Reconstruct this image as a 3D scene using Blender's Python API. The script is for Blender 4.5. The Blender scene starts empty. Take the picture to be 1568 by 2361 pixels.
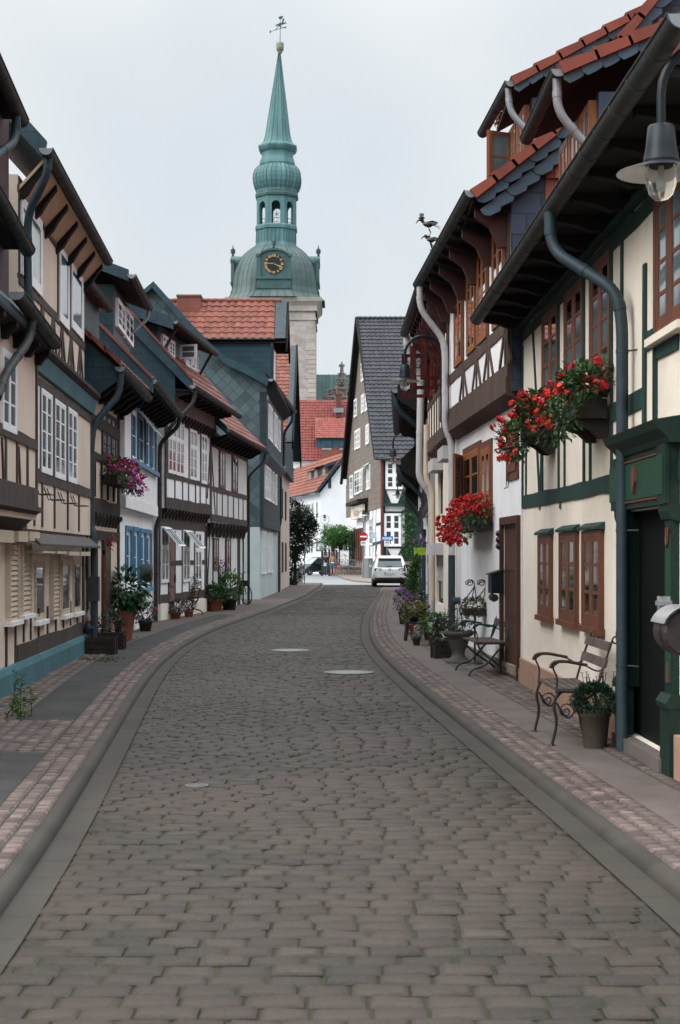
import bpy, math, random
from mathutils import Vector, Matrix
R = random.Random(11)
sc = bpy.context.scene
col = sc.collection
rad = math.radians
# ---------------------------------------------------------------- camera
K, CX, HY, H = 3512.6, 784.0, 1279.7, 1.7      # focal length and principal point in survey pixels, eye height
cd = bpy.data.cameras.new('camera'); cam = bpy.data.objects.new('camera', cd); col.objects.link(cam)
cam.location = (0, 0, H); cam.rotation_euler = (rad(90), 0, 0)
cd.sensor_fit = 'HORIZONTAL'; cd.sensor_width = 36; cd.lens = 36 * K / 1568.0
cd.shift_y = 0.0634; cd.clip_end = 3000; cd.clip_start = .1
cd.dof.use_dof = True; cd.dof.focus_distance = 24; cd.dof.aperture_fstop = 8
sc.camera = cam
# ---------------------------------------------------------------- sky and sun
w = bpy.data.worlds.new('World'); sc.world = w; w.use_nodes = True
nt = w.node_tree; nt.nodes.clear()
SUN_EL, SUN_AZ = 34, 240       # hazy light from the left and slightly behind the camera
sky = nt.nodes.new('ShaderNodeTexSky'); sky.sky_type = 'NISHITA'; sky.sun_disc = False
sky.sun_elevation = rad(SUN_EL); sky.sun_rotation = rad(SUN_AZ); sky.dust_density = 4; sky.air_density = 1.0
hs = nt.nodes.new('ShaderNodeHueSaturation'); hs.inputs['Saturation'].default_value = .35
tc = nt.nodes.new('ShaderNodeTexCoord')
nz = nt.nodes.new('ShaderNodeTexNoise'); nz.inputs['Scale'].default_value = 3.0; nz.inputs['Detail'].default_value = 3
cr = nt.nodes.new('ShaderNodeValToRGB')
cr.color_ramp.elements[0].position = .36; cr.color_ramp.elements[0].color = (4.9, 5.4, 5.75, 1)
cr.color_ramp.elements[1].position = .66; cr.color_ramp.elements[1].color = (6.2, 6.4, 6.45, 1)
mx = nt.nodes.new('ShaderNodeMix'); mx.data_type = 'RGBA'; mx.inputs['Factor'].default_value = .86
bg = nt.nodes.new('ShaderNodeBackground'); bg.inputs['Strength'].default_value = .10
out = nt.nodes.new('ShaderNodeOutputWorld')
nt.links.new(sky.outputs[0], hs.inputs['Color']); nt.links.new(hs.outputs[0], mx.inputs['A'])
nt.links.new(tc.outputs['Generated'], nz.inputs['Vector']); nt.links.new(nz.outputs['Fac'], cr.inputs[0])
nt.links.new(cr.outputs[0], mx.inputs['B'])
sep = nt.nodes.new('ShaderNodeSeparateXYZ'); nt.links.new(tc.outputs['Generated'], sep.inputs[0])
mr = nt.nodes.new('ShaderNodeMapRange'); mr.interpolation_type = 'SMOOTHSTEP'     # an overcast sky is about three times brighter overhead than low down
mr.inputs['From Min'].default_value = .30; mr.inputs['From Max'].default_value = .95; mr.inputs['To Min'].default_value = 1; mr.inputs['To Max'].default_value = 4.7
nt.links.new(sep.outputs['Z'], mr.inputs['Value'])
gs = nt.nodes.new('ShaderNodeVectorMath'); gs.operation = 'SCALE'
nt.links.new(mx.outputs['Result'], gs.inputs[0]); nt.links.new(mr.outputs[0], gs.inputs['Scale']); nt.links.new(gs.outputs[0], bg.inputs['Color']); nt.links.new(bg.outputs[0], out.inputs[0])
sd = bpy.data.lights.new('sun', 'SUN'); so = bpy.data.objects.new('sun', sd); col.objects.link(so)
sd.energy = 1.4; sd.angle = rad(40); sd.color = (1, .95, .88)
az = rad(SUN_AZ)
sv = Vector((math.sin(az) * math.cos(rad(SUN_EL)), math.cos(az) * math.cos(rad(SUN_EL)), math.sin(rad(SUN_EL))))
so.rotation_euler = sv.to_track_quat('Z', 'Y').to_euler()
vs = sc.view_settings; vs.view_transform = 'Standard'; vs.look = 'None'; vs.exposure = 0.60; vs.gamma = 1; vs.use_curve_mapping = False
# ---------------------------------------------------------------- survey frames: (x0, y0, scale) of the enlargements measured
ZM = dict(o=(0, 0, 1.0), L1=(0, 115.5, .2948), L2=(0, 751.1, .2579), L3=(0, 1155.5, .2579), L4=(173.3, 577.7, .35),
          L5=(173.3, 924.4, .35), T1=(491.1, 0, .18422), T2=(491.1, 375.5, .2446), R1=(1068.8, 0, .31834), R2=(895.5, 462.2, .29476),
          R3=(1126.6, 520, .2937), R4=(895.5, 1039.9, .23953), R5=(1155.5, 1039.9, .31805), C6=(635.5, 722.2, .2814), C7=(664.4, 1126.6, .20266))
def px(zm, x, y):
    a, b, s = ZM[zm]
    return a + x * s, b + y * s
def at(zm, x, y, Y):                     # point on the sight line at depth Y
    x, y = px(zm, x, y)
    return Vector(((x - CX) / K * Y, Y, H + (HY - y) / K * Y))
def gnd(zm, x, y, z=.1):                 # point where the sight line meets height z
    x, y = px(zm, x, y)
    Y = (H - z) * K / (y - HY)
    return Vector(((x - CX) / K * Y, Y, z))
# ---------------------------------------------------------------- mesh builder
class MB:
    def __init__(s):
        s.v = []; s.f = []; s.uv = []; s.r = []; s.sm = []
    def face(s, pts, uv=None, r=.5, sm=False):
        i = len(s.v); s.v += [tuple(p) for p in pts]
        s.uv += uv if uv else [(0, 0)] * len(pts)
        s.f.append(tuple(range(i, i + len(pts)))); s.r.append(r); s.sm.append(sm)
    def grid(s, rows, closed=False, sm=True, r=.5, uvs=None):
        i = len(s.v); n = len(rows[0])
        for a, row in enumerate(rows):
            s.v += [tuple(p) for p in row]
            s.uv += uvs[a] if uvs else [(b / n, a) for b in range(n)]
        for a in range(len(rows) - 1):
            for b in range(n if closed else n - 1):
                c = (b + 1) % n
                s.f.append((i + a * n + b, i + a * n + c, i + (a + 1) * n + c, i + (a + 1) * n + b)); s.r.append(r); s.sm.append(sm)
    def hexa(s, c, r=.5, dims=None):     # 8 corners: c[0..3] bottom ring, c[4..7] top ring
        d = dims
        for q in ((0, 1, 5, 4), (1, 2, 6, 5), (2, 3, 7, 6), (3, 0, 4, 7), (4, 5, 6, 7), (3, 2, 1, 0)):
            P = [Vector(c[k]) for k in q]
            lx = (P[1] - P[0]).length; ly = (P[3] - P[0]).length
            s.face(P, [(0, 0), (lx, 0), (lx, ly), (0, ly)], r)
    def box(s, x0, x1, y0, y1, z0, z1, r=.5):
        s.hexa([(x0, y0, z0), (x1, y0, z0), (x1, y1, z0), (x0, y1, z0), (x0, y0, z1), (x1, y0, z1), (x1, y1, z1), (x0, y1, z1)], r)
    def fbox(s, F, u0, u1, z0, z1, o0, o1, r=.5):
        p = F.p
        c = [(u0, z0, o1), (u1, z0, o1), (u1, z1, o1), (u0, z1, o1), (u0, z0, o0), (u1, z0, o0), (u1, z1, o0), (u0, z1, o0)]
        for q, uvf in (((0, 1, 2, 3), 0), ((5, 4, 7, 6), 0), ((4, 0, 3, 7), 1), ((1, 5, 6, 2), 1), ((3, 2, 6, 7), 2), ((4, 5, 1, 0), 2)):
            uv = [((c[k][0], c[k][1]) if uvf == 0 else (c[k][2], c[k][1]) if uvf == 1 else (c[k][0], c[k][2])) for k in q]
            s.face([p(*c[k]) for k in q], uv, r)
    def fprism(s, F, poly, o0, o1, r=.5):           # polygon in (u, z) pulled from offset o0 to o1
        s.face([F.p(u, z, o1) for u, z in poly], list(poly), r)
        s.face([F.p(u, z, o0) for u, z in reversed(poly)], list(reversed(poly)), r)
        n = len(poly)
        for k in range(n):
            a, b = poly[k], poly[(k + 1) % n]
            s.face([F.p(a[0], a[1], o0), F.p(b[0], b[1], o0), F.p(b[0], b[1], o1), F.p(a[0], a[1], o1)], [(a[0], o0), (b[0], o0), (b[0], o1), (a[0], o1)], r)
    def cprism(s, F, poly, u0, u1, r=.5):           # polygon in (off, z) pulled along the facade
        s.face([F.p(u0, z, o) for o, z in poly], list(poly), r)
        s.face([F.p(u1, z, o) for o, z in reversed(poly)], list(reversed(poly)), r)
        n = len(poly); t = 0
        for k in range(n):
            a, b = poly[k], poly[(k + 1) % n]
            l = math.hypot(a[0] - b[0], a[1] - b[1])
            s.face([F.p(u0, a[1], a[0]), F.p(u1, a[1], a[0]), F.p(u1, b[1], b[0]), F.p(u0, b[1], b[0])], [(u0, t), (u1, t), (u1, t + l), (u0, t + l)], r)
            t += l
    def bar(s, a, b, w_, h_, up=(0, 0, 1), r=.5):
        a, b = Vector(a), Vector(b); d = (b - a).normalized(); up = Vector(up)
        x = d.cross(up)
        if x.length < 1e-4: x = d.cross(Vector((1, 0, 0)))
        x.normalize(); y = x.cross(d)
        c = []
        for P in (a, b):
            for i, j in ((-1, -1), (1, -1), (1, 1), (-1, 1)): c.append(P + x * (i * w_ / 2) + y * (j * h_ / 2))
        s.hexa(c, r)
    def tube(s, pts, rr, n=8, caps=True, sm=True, r=.5):
        pts = [Vector(p) for p in pts]; m = len(pts)
        rs = rr if isinstance(rr, (list, tuple)) else [rr] * m
        rows = []; x = None
        for k in range(m):
            d = (pts[min(k + 1, m - 1)] - pts[max(k - 1, 0)]).normalized()
            if x is None:
                x = d.cross(Vector((0, 0, 1)))
                if x.length < 1e-3: x = d.cross(Vector((0, 1, 0)))
            else: x = x - d * x.dot(d)
            x.normalize(); y = d.cross(x)
            rows.append([pts[k] + (x * math.cos(2 * math.pi * j / n) + y * math.sin(2 * math.pi * j / n)) * rs[k] for j in range(n)])
        s.grid(rows, True, sm, r)
        if caps:
            s.face(list(reversed(rows[0])), r=r); s.face(rows[-1], r=r)
    def lathe(s, prof, c=(0, 0, 0), n=16, sm=True, r=.5, rot=0, sx=1, sy=1):
        rows = [[(c[0] + sx * q * math.cos(rot + 2 * math.pi * j / n), c[1] + sy * q * math.sin(rot + 2 * math.pi * j / n), c[2] + z) for j in range(n)] for q, z in prof]
        s.grid(rows, True, sm, r)
    def flat(s, prof, c, n, rot, k0=0):             # faceted lathe, each facet its own face
        for a in range(len(prof) - 1):
            for j in range(n):
                P = []
                for q, z, jj in ((prof[a][0], prof[a][1], j), (prof[a][0], prof[a][1], j + 1), (prof[a + 1][0], prof[a + 1][1], j + 1), (prof[a + 1][0], prof[a + 1][1], j)):
                    t = rot + 2 * math.pi * jj / n
                    P.append((c[0] + q * math.cos(t), c[1] + q * math.sin(t), c[2] + z))
                w0 = prof[a][0] * math.sin(math.pi / n); w1 = prof[a + 1][0] * math.sin(math.pi / n)
                s.face(P, [(-w0, prof[a][1]), (w0, prof[a][1]), (w1, prof[a + 1][1]), (-w1, prof[a + 1][1])])
    def build(s, name, m, parent=None, bevel=0):
        me = bpy.data.meshes.new(name); me.from_pydata(s.v, [], s.f)
        ul = me.uv_layers.new(name='UVMap')
        li = [0] * len(me.loops); me.loops.foreach_get('vertex_index', li)
        flat = []
        for k in li: flat += s.uv[k]
        ul.data.foreach_set('uv', flat)
        at_ = me.attributes.new('rnd', 'FLOAT', 'FACE'); at_.data.foreach_set('value', s.r)
        me.polygons.foreach_set('use_smooth', s.sm)
        me.materials.append(m); me.update()
        o = bpy.data.objects.new(name, me); col.objects.link(o)
        if bevel:
            b = o.modifiers.new('bevel', 'BEVEL'); b.width = bevel; b.segments = 2
        if parent:
            o.parent = parent
            M_ = Matrix.Translation(parent.location) if parent.type == 'EMPTY' else Matrix.Identity(4)
            if parent.type == 'EMPTY': o.matrix_parent_inverse = M_.inverted()
        return o
def fillet(pts, rr=.15, n=5):
    pts = [Vector(p) for p in pts]; out_ = [pts[0]]
    for k in range(1, len(pts) - 1):
        a, b, c = pts[k - 1], pts[k], pts[k + 1]
        d1 = min(rr, (a - b).length * .48); d2 = min(rr, (c - b).length * .48)
        p, q = b + (a - b).normalized() * d1, b + (c - b).normalized() * d2
        for i in range(n + 1):
            t = i / n; out_.append(p * (1 - t) ** 2 + b * 2 * t * (1 - t) + q * t * t)
    return out_ + [pts[-1]]
class Fac:                               # a street front: base line A-B, outward normal to the street
    def __init__(s, A, B, side):
        s.A = Vector(A); s.B = Vector(B); d = s.B - s.A; s.L = d.length; s.d = d.normalized()
        s.n = Vector((s.d.y, -s.d.x)) * side
    def hit(s, zm, x, y, off=0):
        x, y = px(zm, x, y); rx = (x - CX) / K
        P = s.A + s.n * off
        u = (rx * P.y - P.x) / (s.d.x - rx * s.d.y)
        return u, H + (HY - y) / K * (P.y + s.d.y * u)
    def p(s, u, z, o=0):
        q = s.A + s.d * u + s.n * o
        return Vector((q.x, q.y, z))
    def rect(s, zm, q, off=0):
        u0, z1 = s.hit(zm, q[0], q[1], off); u1, z0 = s.hit(zm, q[2], q[3], off)
        return min(u0, u1), max(u0, u1), min(z0, z1), max(z0, z1)
# ---------------------------------------------------------------- things
def thing(name, label, cat, loc=(0, 0, 0), group=None):
    o = bpy.data.objects.new(name, None); col.objects.link(o); o.location = loc
    o.empty_display_size = .2
    o['label'] = label; o['category'] = cat
    if group: o['group'] = group
    return o
def tag(o, label, cat, group=None):
    o['label'] = label; o['category'] = cat
    if group: o['group'] = group
    return o
def struct(name, mb, m, kind='structure'):
    o = mb.build(name, m); o['kind'] = kind
    return o
def copy_thing(root, loc, label, rotz=None, group=None, scale=None):
    r = root.copy(); col.objects.link(r); r.location = loc
    if rotz is not None: r.rotation_euler = (0, 0, rotz)
    if scale: r.scale = (scale, scale, scale)
    r['label'] = label
    if group: r['group'] = group
    for ch in root.children:
        c = ch.copy(); col.objects.link(c); c.parent = r
        for g in ch.children:
            d = g.copy(); col.objects.link(d); d.parent = c
    return r
# ---------------------------------------------------------------- materials
MATS = {}
def nodes(name):
    m = bpy.data.materials.new(name); m.use_nodes = True
    t = m.node_tree; b = t.nodes['Principled BSDF']
    return m, t, b
def mixc(t, fac, a, b, mode='MIX'):
    n = t.nodes.new('ShaderNodeMix'); n.data_type = 'RGBA'; n.blend_type = mode
    for key, v in (('Factor', fac), ('A', a), ('B', b)):
        if isinstance(v, (int, float)): n.inputs[key].default_value = v
        elif isinstance(v, tuple): n.inputs[key].default_value = (*v, 1)
        else: t.links.new(v, n.inputs[key])
    return n.outputs['Result']
def noise(t, scale, vec, detail=4, rough=.6, stretch=None):
    if stretch:
        mp = t.nodes.new('ShaderNodeMapping'); mp.inputs['Scale'].default_value = stretch
        t.links.new(vec, mp.inputs['Vector']); vec = mp.outputs[0]
    n = t.nodes.new('ShaderNodeTexNoise'); n.inputs['Scale'].default_value = scale; n.inputs['Detail'].default_value = detail
    n.inputs['Roughness'].default_value = rough
    t.links.new(vec, n.inputs['Vector'])
    return n.outputs['Fac']
def ramp(t, fac, p0, p1):
    n = t.nodes.new('ShaderNodeMapRange'); n.inputs['From Min'].default_value = p0; n.inputs['From Max'].default_value = p1
    t.links.new(fac, n.inputs['Value'])
    return n.outputs[0]
def bump(t, b, h, strength=.3, dist=.02):
    n = t.nodes.new('ShaderNodeBump'); n.inputs['Strength'].default_value = strength; n.inputs['Distance'].default_value = dist
    t.links.new(h, n.inputs['Height']); t.links.new(n.outputs[0], b.inputs['Normal'])
def scl(c, k): return tuple(min(1, x * k) for x in c)
def M(name, c, c2=None, rough=.75, scale=3, bmp=.25, metal=0, spec=.3, rnd=0, stretch=None, coord='Object', fine=60, dirt=0, trans=0):
    if name in MATS: return MATS[name]
    m, t, b = nodes(name)
    tcn = t.nodes.new('ShaderNodeTexCoord'); vec = tcn.outputs[coord]
    c2 = c2 or scl(c, .78)
    f = ramp(t, noise(t, scale, vec, stretch=stretch), .35, .68)
    cc = mixc(t, f, c, c2)
    f2 = noise(t, fine, vec, 3, stretch=stretch)
    cc = mixc(t, ramp(t, f2, .2, .9), scl(c, .86), cc) if False else mixc(t, mul(t, ramp(t, f2, .45, .75), .3), cc, scl(c2, .75))
    if dirt:
        f3 = ramp(t, noise(t, .9, vec, 6, .7, (1, 1, .25)), .46, .74)
        cc = mixc(t, mul(t, f3, dirt), cc, scl(c2, .45))
    if rnd:
        a = t.nodes.new('ShaderNodeAttribute'); a.attribute_name = 'rnd'
        k = t.nodes.new('ShaderNodeMapRange'); k.inputs['To Min'].default_value = 1 - rnd; k.inputs['To Max'].default_value = 1 + rnd
        t.links.new(a.outputs['Fac'], k.inputs['Value'])
        cm = t.nodes.new('ShaderNodeVectorMath'); cm.operation = 'SCALE'
        t.links.new(cc, cm.inputs[0]); t.links.new(k.outputs[0], cm.inputs['Scale']); cc = cm.outputs[0]
    t.links.new(cc, b.inputs['Base Color'])
    b.inputs['Roughness'].default_value = rough; b.inputs['Metallic'].default_value = metal
    b.inputs['Specular IOR Level'].default_value = spec
    if trans: b.inputs['Transmission Weight'].default_value = trans
    if bmp: bump(t, b, f2, bmp, .01)
    MATS[name] = m
    return m
def mul(t, a, k):
    n = t.nodes.new('ShaderNodeMath'); n.operation = 'MULTIPLY'; n.inputs[1].default_value = k
    t.links.new(a, n.inputs[0]); return n.outputs[0]
def BR(name, c1, c2, mortar, bw, bh, offset=.5, rot=0, msize=.01, rough=.8, bmp=.6, bias=0, third=None, scale=1, spec=.3, squash=None, mottle=.5):
    """courses of bricks, slates, tiles or setts laid out in metres on the surface (u, v)"""
    if name in MATS: return MATS[name]
    m, t, b = nodes(name)
    tcn = t.nodes.new('ShaderNodeTexCoord')
    mp = t.nodes.new('ShaderNodeMapping'); mp.inputs['Rotation'].default_value = (0, 0, rot)
    t.links.new(tcn.outputs['UV'], mp.inputs['Vector'])
    br = t.nodes.new('ShaderNodeTexBrick'); br.offset = offset
    br.inputs['Scale'].default_value = 1; br.inputs['Brick Width'].default_value = bw; br.inputs['Row Height'].default_value = bh
    br.inputs['Mortar Size'].default_value = msize; br.inputs['Mortar Smooth'].default_value = .3; br.inputs['Bias'].default_value = bias
    br.inputs['Color1'].default_value = (*c1, 1); br.inputs['Color2'].default_value = (*c2, 1); br.inputs['Mortar'].default_value = (*mortar, 1)
    # wobble so no course is dead straight
    wn = t.nodes.new('ShaderNodeTexNoise'); wn.inputs['Scale'].default_value = 6
    t.links.new(tcn.outputs['UV'], wn.inputs['Vector'])
    ws = t.nodes.new('ShaderNodeVectorMath'); ws.operation = 'SCALE'; ws.inputs['Scale'].default_value = min(bw, bh) * .12
    t.links.new(wn.outputs['Color'], ws.inputs[0])
    ad = t.nodes.new('ShaderNodeVectorMath'); ad.operation = 'ADD'
    t.links.new(mp.outputs[0], ad.inputs[0]); t.links.new(ws.outputs[0], ad.inputs[1])
    t.links.new(ad.outputs[0], br.inputs['Vector'])
    f = noise(t, 1.3, tcn.outputs['Object'], 5, .7)
    cc = mixc(t, mul(t, ramp(t, f, .4, .7), mottle), br.outputs['Color'], third or scl(c2, .6))
    f2 = noise(t, 45, tcn.outputs['Object'], 3)
    cc = mixc(t, mul(t, ramp(t, f2, .4, .8), .35), cc, scl(c1, .55))
    t.links.new(cc, b.inputs['Base Color']); b.inputs['Roughness'].default_value = rough; b.inputs['Specular IOR Level'].default_value = spec
    iv = t.nodes.new('ShaderNodeMath'); iv.operation = 'MULTIPLY_ADD'; iv.inputs[1].default_value = -1; iv.inputs[2].default_value = 1
    t.links.new(br.outputs['Fac'], iv.inputs[0])
    sm_ = t.nodes.new('ShaderNodeMath'); sm_.operation = 'MULTIPLY_ADD'; sm_.inputs[1].default_value = .25
    t.links.new(f2, sm_.inputs[0]); t.links.new(iv.outputs[0], sm_.inputs[2])
    bump(t, b, sm_.outputs[0], bmp, .012)
    MATS[name] = m
    return m
def GL(name, c=(.02, .028, .035), rough=.06, spec=.6):
    if name in MATS: return MATS[name]
    m, t, b = nodes(name)
    tcn = t.nodes.new('ShaderNodeTexCoord')
    f = noise(t, 1.7, tcn.outputs['Object'], 2)
    t.links.new(mixc(t, ramp(t, f, .35, .65), c, scl(c, 2.2)), b.inputs['Base Color'])
    b.inputs['Roughness'].default_value = rough; b.inputs['Specular IOR Level'].default_value = spec
    bump(t, b, noise(t, 2.5, tcn.outputs['Object'], 1), .05, .02)
    MATS[name] = m
    return m
def CLEAR(name):                          # clear pane: mirror-like at a glancing angle, see-through otherwise
    if name in MATS: return MATS[name]
    m = bpy.data.materials.new(name); m.use_nodes = True; t = m.node_tree; t.nodes.clear()
    tr = t.nodes.new('ShaderNodeBsdfTransparent'); tr.inputs[0].default_value = (.86, .9, .92, 1)
    gl = t.nodes.new('ShaderNodeBsdfGlossy'); gl.inputs['Roughness'].default_value = .04
    fr = t.nodes.new('ShaderNodeFresnel'); fr.inputs[0].default_value = 1.5
    mxs = t.nodes.new('ShaderNodeMixShader'); o = t.nodes.new('ShaderNodeOutputMaterial')
    t.links.new(fr.outputs[0], mxs.inputs[0]); t.links.new(tr.outputs[0], mxs.inputs[1]); t.links.new(gl.outputs[0], mxs.inputs[2]); t.links.new(mxs.outputs[0], o.inputs[0])
    MATS[name] = m
    return m
CREAM = M('cream_plaster', (.66, .55, .46), (.58, .47, .39), .9, 1.4, .35, dirt=.25)
CREAMV = M('warm_cream_plaster', (.77, .70, .60), (.67, .60, .51), .9, 1.2, .5, dirt=.28)
WHITE = M('white_plaster', (.82, .81, .83), (.72, .72, .75), .9, 1.3, .5, dirt=.25)
GREYW = M('pale_plaster', (.60, .60, .60), (.52, .52, .52), .9, 1.3, .35, dirt=.2)
PINK = M('pinkish_plaster', (.46, .37, .32), (.40, .31, .27), .9, 1.5, .35, dirt=.3)
TEALW = M('pale_teal_plaster', (.42, .50, .50), (.36, .43, .44), .9, 1.5, .35, dirt=.2)
TIMB = M('dark_timber', (.042, .030, .027), (.020, .015, .013), .8, 6, .5, stretch=(1, 1, .15))
TIMG = M('grey_timber', (.075, .058, .052), (.038, .03, .027), .8, 6, .5, stretch=(1, 1, .15))
TIMBR = M('brown_timber', (.092, .057, .044), (.046, .028, .022), .8, 6, .5, stretch=(1, 1, .15))
GREEN = M('green_timber', (.015, .048, .039), (.009, .028, .024), .75, 6, .6, stretch=(1, 1, .2))
DGREEN = M('dark_green_paint', (.004, .024, .017), (.003, .017, .012), .5, 4, .2)
PGREEN = M('panel_green_paint', (.009, .048, .026), (.008, .038, .021), .5, 4, .2)
BROWNW = M('varnished_brown_wood', (.145, .048, .022), (.09, .03, .014), .45, 8, .3, stretch=(1, 1, .15), spec=.4)
ORANGEW = M('varnished_orange_wood', (.30, .105, .033), (.20, .068, .024), .45, 8, .3, stretch=(1, 1, .15), spec=.4)
DOORW = M('brown_door_wood', (.075, .030, .014), (.045, .019, .010), .5, 5, .4, stretch=(1, 1, .12))
REDW = M('dark_red_paint', (.12, .018, .014), (.09, .013, .011), .5, 6, .2)
WPAINT = M('white_paint', (.80, .81, .83), (.72, .73, .75), .5, 6, .1)
BLUEW = M('blue_paint', (.045, .19, .34), (.035, .14, .26), .55, 6, .2)
BLUEL = M('pale_blue_paint', (.10, .24, .36), (.08, .19, .30), .6, 6, .2)
BEIGE = M('beige_shutter_paint', (.52, .43, .34), (.45, .37, .29), .7, 5, .1)
TEALP = M('teal_paint', (.055, .155, .185), (.045, .12, .145), .7, 3, .5, dirt=.55)
ZINC = M('weathered_zinc', (.055, .060, .060), (.034, .038, .038), .6, 6, .2, metal=.3)
ZINCL = M('grey_zinc', (.24, .26, .28), (.18, .19, .21), .5, 6, .15, metal=.3)
PIPET = M('teal_grey_pipe', (.032, .054, .066), (.022, .038, .048), .6, 5, .15, metal=.2)
PIPEC = M('cream_pipe', (.56, .47, .38), (.50, .41, .33), .6, 4, .1)
PIPEW = M('pale_grey_pipe', (.48, .47, .48), (.42, .41, .42), .6, 4, .1)
IRON = M('black_iron', (.012, .013, .015), (.02, .02, .02), .4, 20, .2, spec=.5)
LAMPB = M('dark_lamp_enamel', (.005, .009, .014), (.007, .011, .016), .42, 6, .03, spec=.25)
LAMPI = M('pale_lamp_enamel', (.62, .62, .60), None, .35, 6, .03)
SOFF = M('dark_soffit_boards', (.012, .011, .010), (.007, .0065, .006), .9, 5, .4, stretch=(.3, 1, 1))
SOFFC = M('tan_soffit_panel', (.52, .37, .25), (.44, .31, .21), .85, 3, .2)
SLATE = BR('blue_slate', (.014, .047, .066), (.009, .031, .046), (.008, .014, .02), .30, .20, .5, 0, .006, .55, .7, 0, (.02, .06, .075), spec=.35)
DIAM = BR('diamond_slate', (.070, .110, .122), (.014, .036, .046), (.010, .016, .02), .30, .30, 0, rad(45), .008, .6, .6, -.15, (.02, .05, .06), mottle=.35, spec=.4)
SLATER = BR('dark_red_slate', (.060, .020, .026), (.040, .014, .018), (.012, .008, .01), .30, .22, .5, 0, .006, .6, .6)
SLATEB = BR('brown_slate', (.175, .145, .122), (.118, .096, .080), (.05, .04, .032), .62, .42, .5, 0, .018, .75, .6, 0, (.20, .16, .125))
STONE = BR('tower_stone', (.38, .34, .31), (.23, .20, .185), (.28, .255, .235), 1.1, .55, .5, 0, .02, .85, .3, 0, (.43, .405, .385), mottle=.55)
TILE = M('terracotta_tile', (.20, .062, .040), (.125, .038, .026), .7, 4, .3, rnd=.28, dirt=.25)
TILER = M('red_clay_tile', (.19, .042, .032), (.135, .03, .024), .7, 4, .3, rnd=.2, dirt=.2)
TILEP = M('worn_pink_tile', (.19, .068, .052), (.12, .042, .034), .75, 4, .3, rnd=.3, dirt=.4)
TILED = M('dark_grey_tile', (.024, .027, .033), (.016, .018, .022), .6, 4, .3, rnd=.3)
BRICK = BR('red_brick', (.24, .06, .04), (.16, .045, .032), (.16, .11, .09), .22, .07, .5, 0, .01)
COPPER = M('green_copper', (.095, .205, .212), (.05, .13, .14), .6, .7, .2, rnd=.15, stretch=(1, 1, .25), dirt=.5)
COPPERD = M('dark_copper', (.05, .105, .105), (.035, .075, .08), .55, .8, .2, dirt=.3)
COPPERB = M('brownish_copper', (.095, .132, .124), (.052, .084, .083), .6, .5, .2, rnd=.15, stretch=(1, 1, .3), dirt=.5)
GOLD = M('gilded_metal', (.55, .33, .13), (.45, .26, .1), .4, 5, .1)
GLASS = GL('window_glass')
GLASSB = GL('bluish_window_glass', (.06, .085, .10))
PANE = CLEAR('clear_pane')
CURT = M('white_curtain', (.66, .68, .72), (.50, .52, .56), .9, 2, .1, stretch=(9, 9, .4))
CURTG = M('grey_curtain', (.22, .24, .26), (.12, .13, .15), .9, 2, .1, stretch=(9, 9, .4))
SANDST = M('pinkish_sandstone', (.38, .24, .17), (.30, .185, .13), .85, 5, .5, dirt=.3)
TERRA = M('terracotta_pot', (.30, .105, .065), (.23, .08, .05), .8, 4, .2, dirt=.3)
DARKP = M('dark_plastic', (.030, .027, .026), (.02, .018, .018), .5, 5, .1)
DARKW = M('weathered_dark_wood', (.030, .022, .018), (.018, .014, .012), .8, 5, .5)
WORNW = M('worn_grey_wood', (.10, .072, .06), (.05, .037, .032), .8, 6, .6, stretch=(.2, 1, 1))
STONEG = M('grey_cast_stone', (.10, .09, .08), (.06, .055, .05), .85, 6, .5)
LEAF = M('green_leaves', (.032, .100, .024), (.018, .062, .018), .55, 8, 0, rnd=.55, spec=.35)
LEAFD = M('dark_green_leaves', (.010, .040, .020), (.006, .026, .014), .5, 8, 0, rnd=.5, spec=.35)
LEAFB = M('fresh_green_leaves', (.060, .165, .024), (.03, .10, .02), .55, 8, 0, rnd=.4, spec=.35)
LEAFG = M('grey_green_leaves', (.06, .085, .06), (.04, .06, .045), .6, 8, 0, rnd=.4)
LEAFY = M('yellow_green_leaves', (.13, .125, .03), (.075, .085, .02), .6, 8, 0, rnd=.4)
REDF = M('red_petals', (.50, .010, .010), (.34, .007, .009), .55, 9, 0, rnd=.35)
PINKF = M('pink_petals', (.50, .035, .17), (.34, .018, .13), .55, 9, 0, rnd=.35)
PURPF = M('purple_petals', (.30, .07, .36), (.2, .05, .28), .55, 9, 0, rnd=.35)
WHITF = M('white_petals', (.75, .68, .68), (.65, .55, .58), .6, 9, 0, rnd=.25)
BARK = M('grey_brown_bark', (.06, .05, .04), (.035, .03, .025), .85, 12, .6)
SOIL = M('dark_soil', (.02, .016, .012), None, .95, 9, .5)
BLACK = M('black_void', (.004, .004, .005), None, .9, 5, 0)
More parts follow.
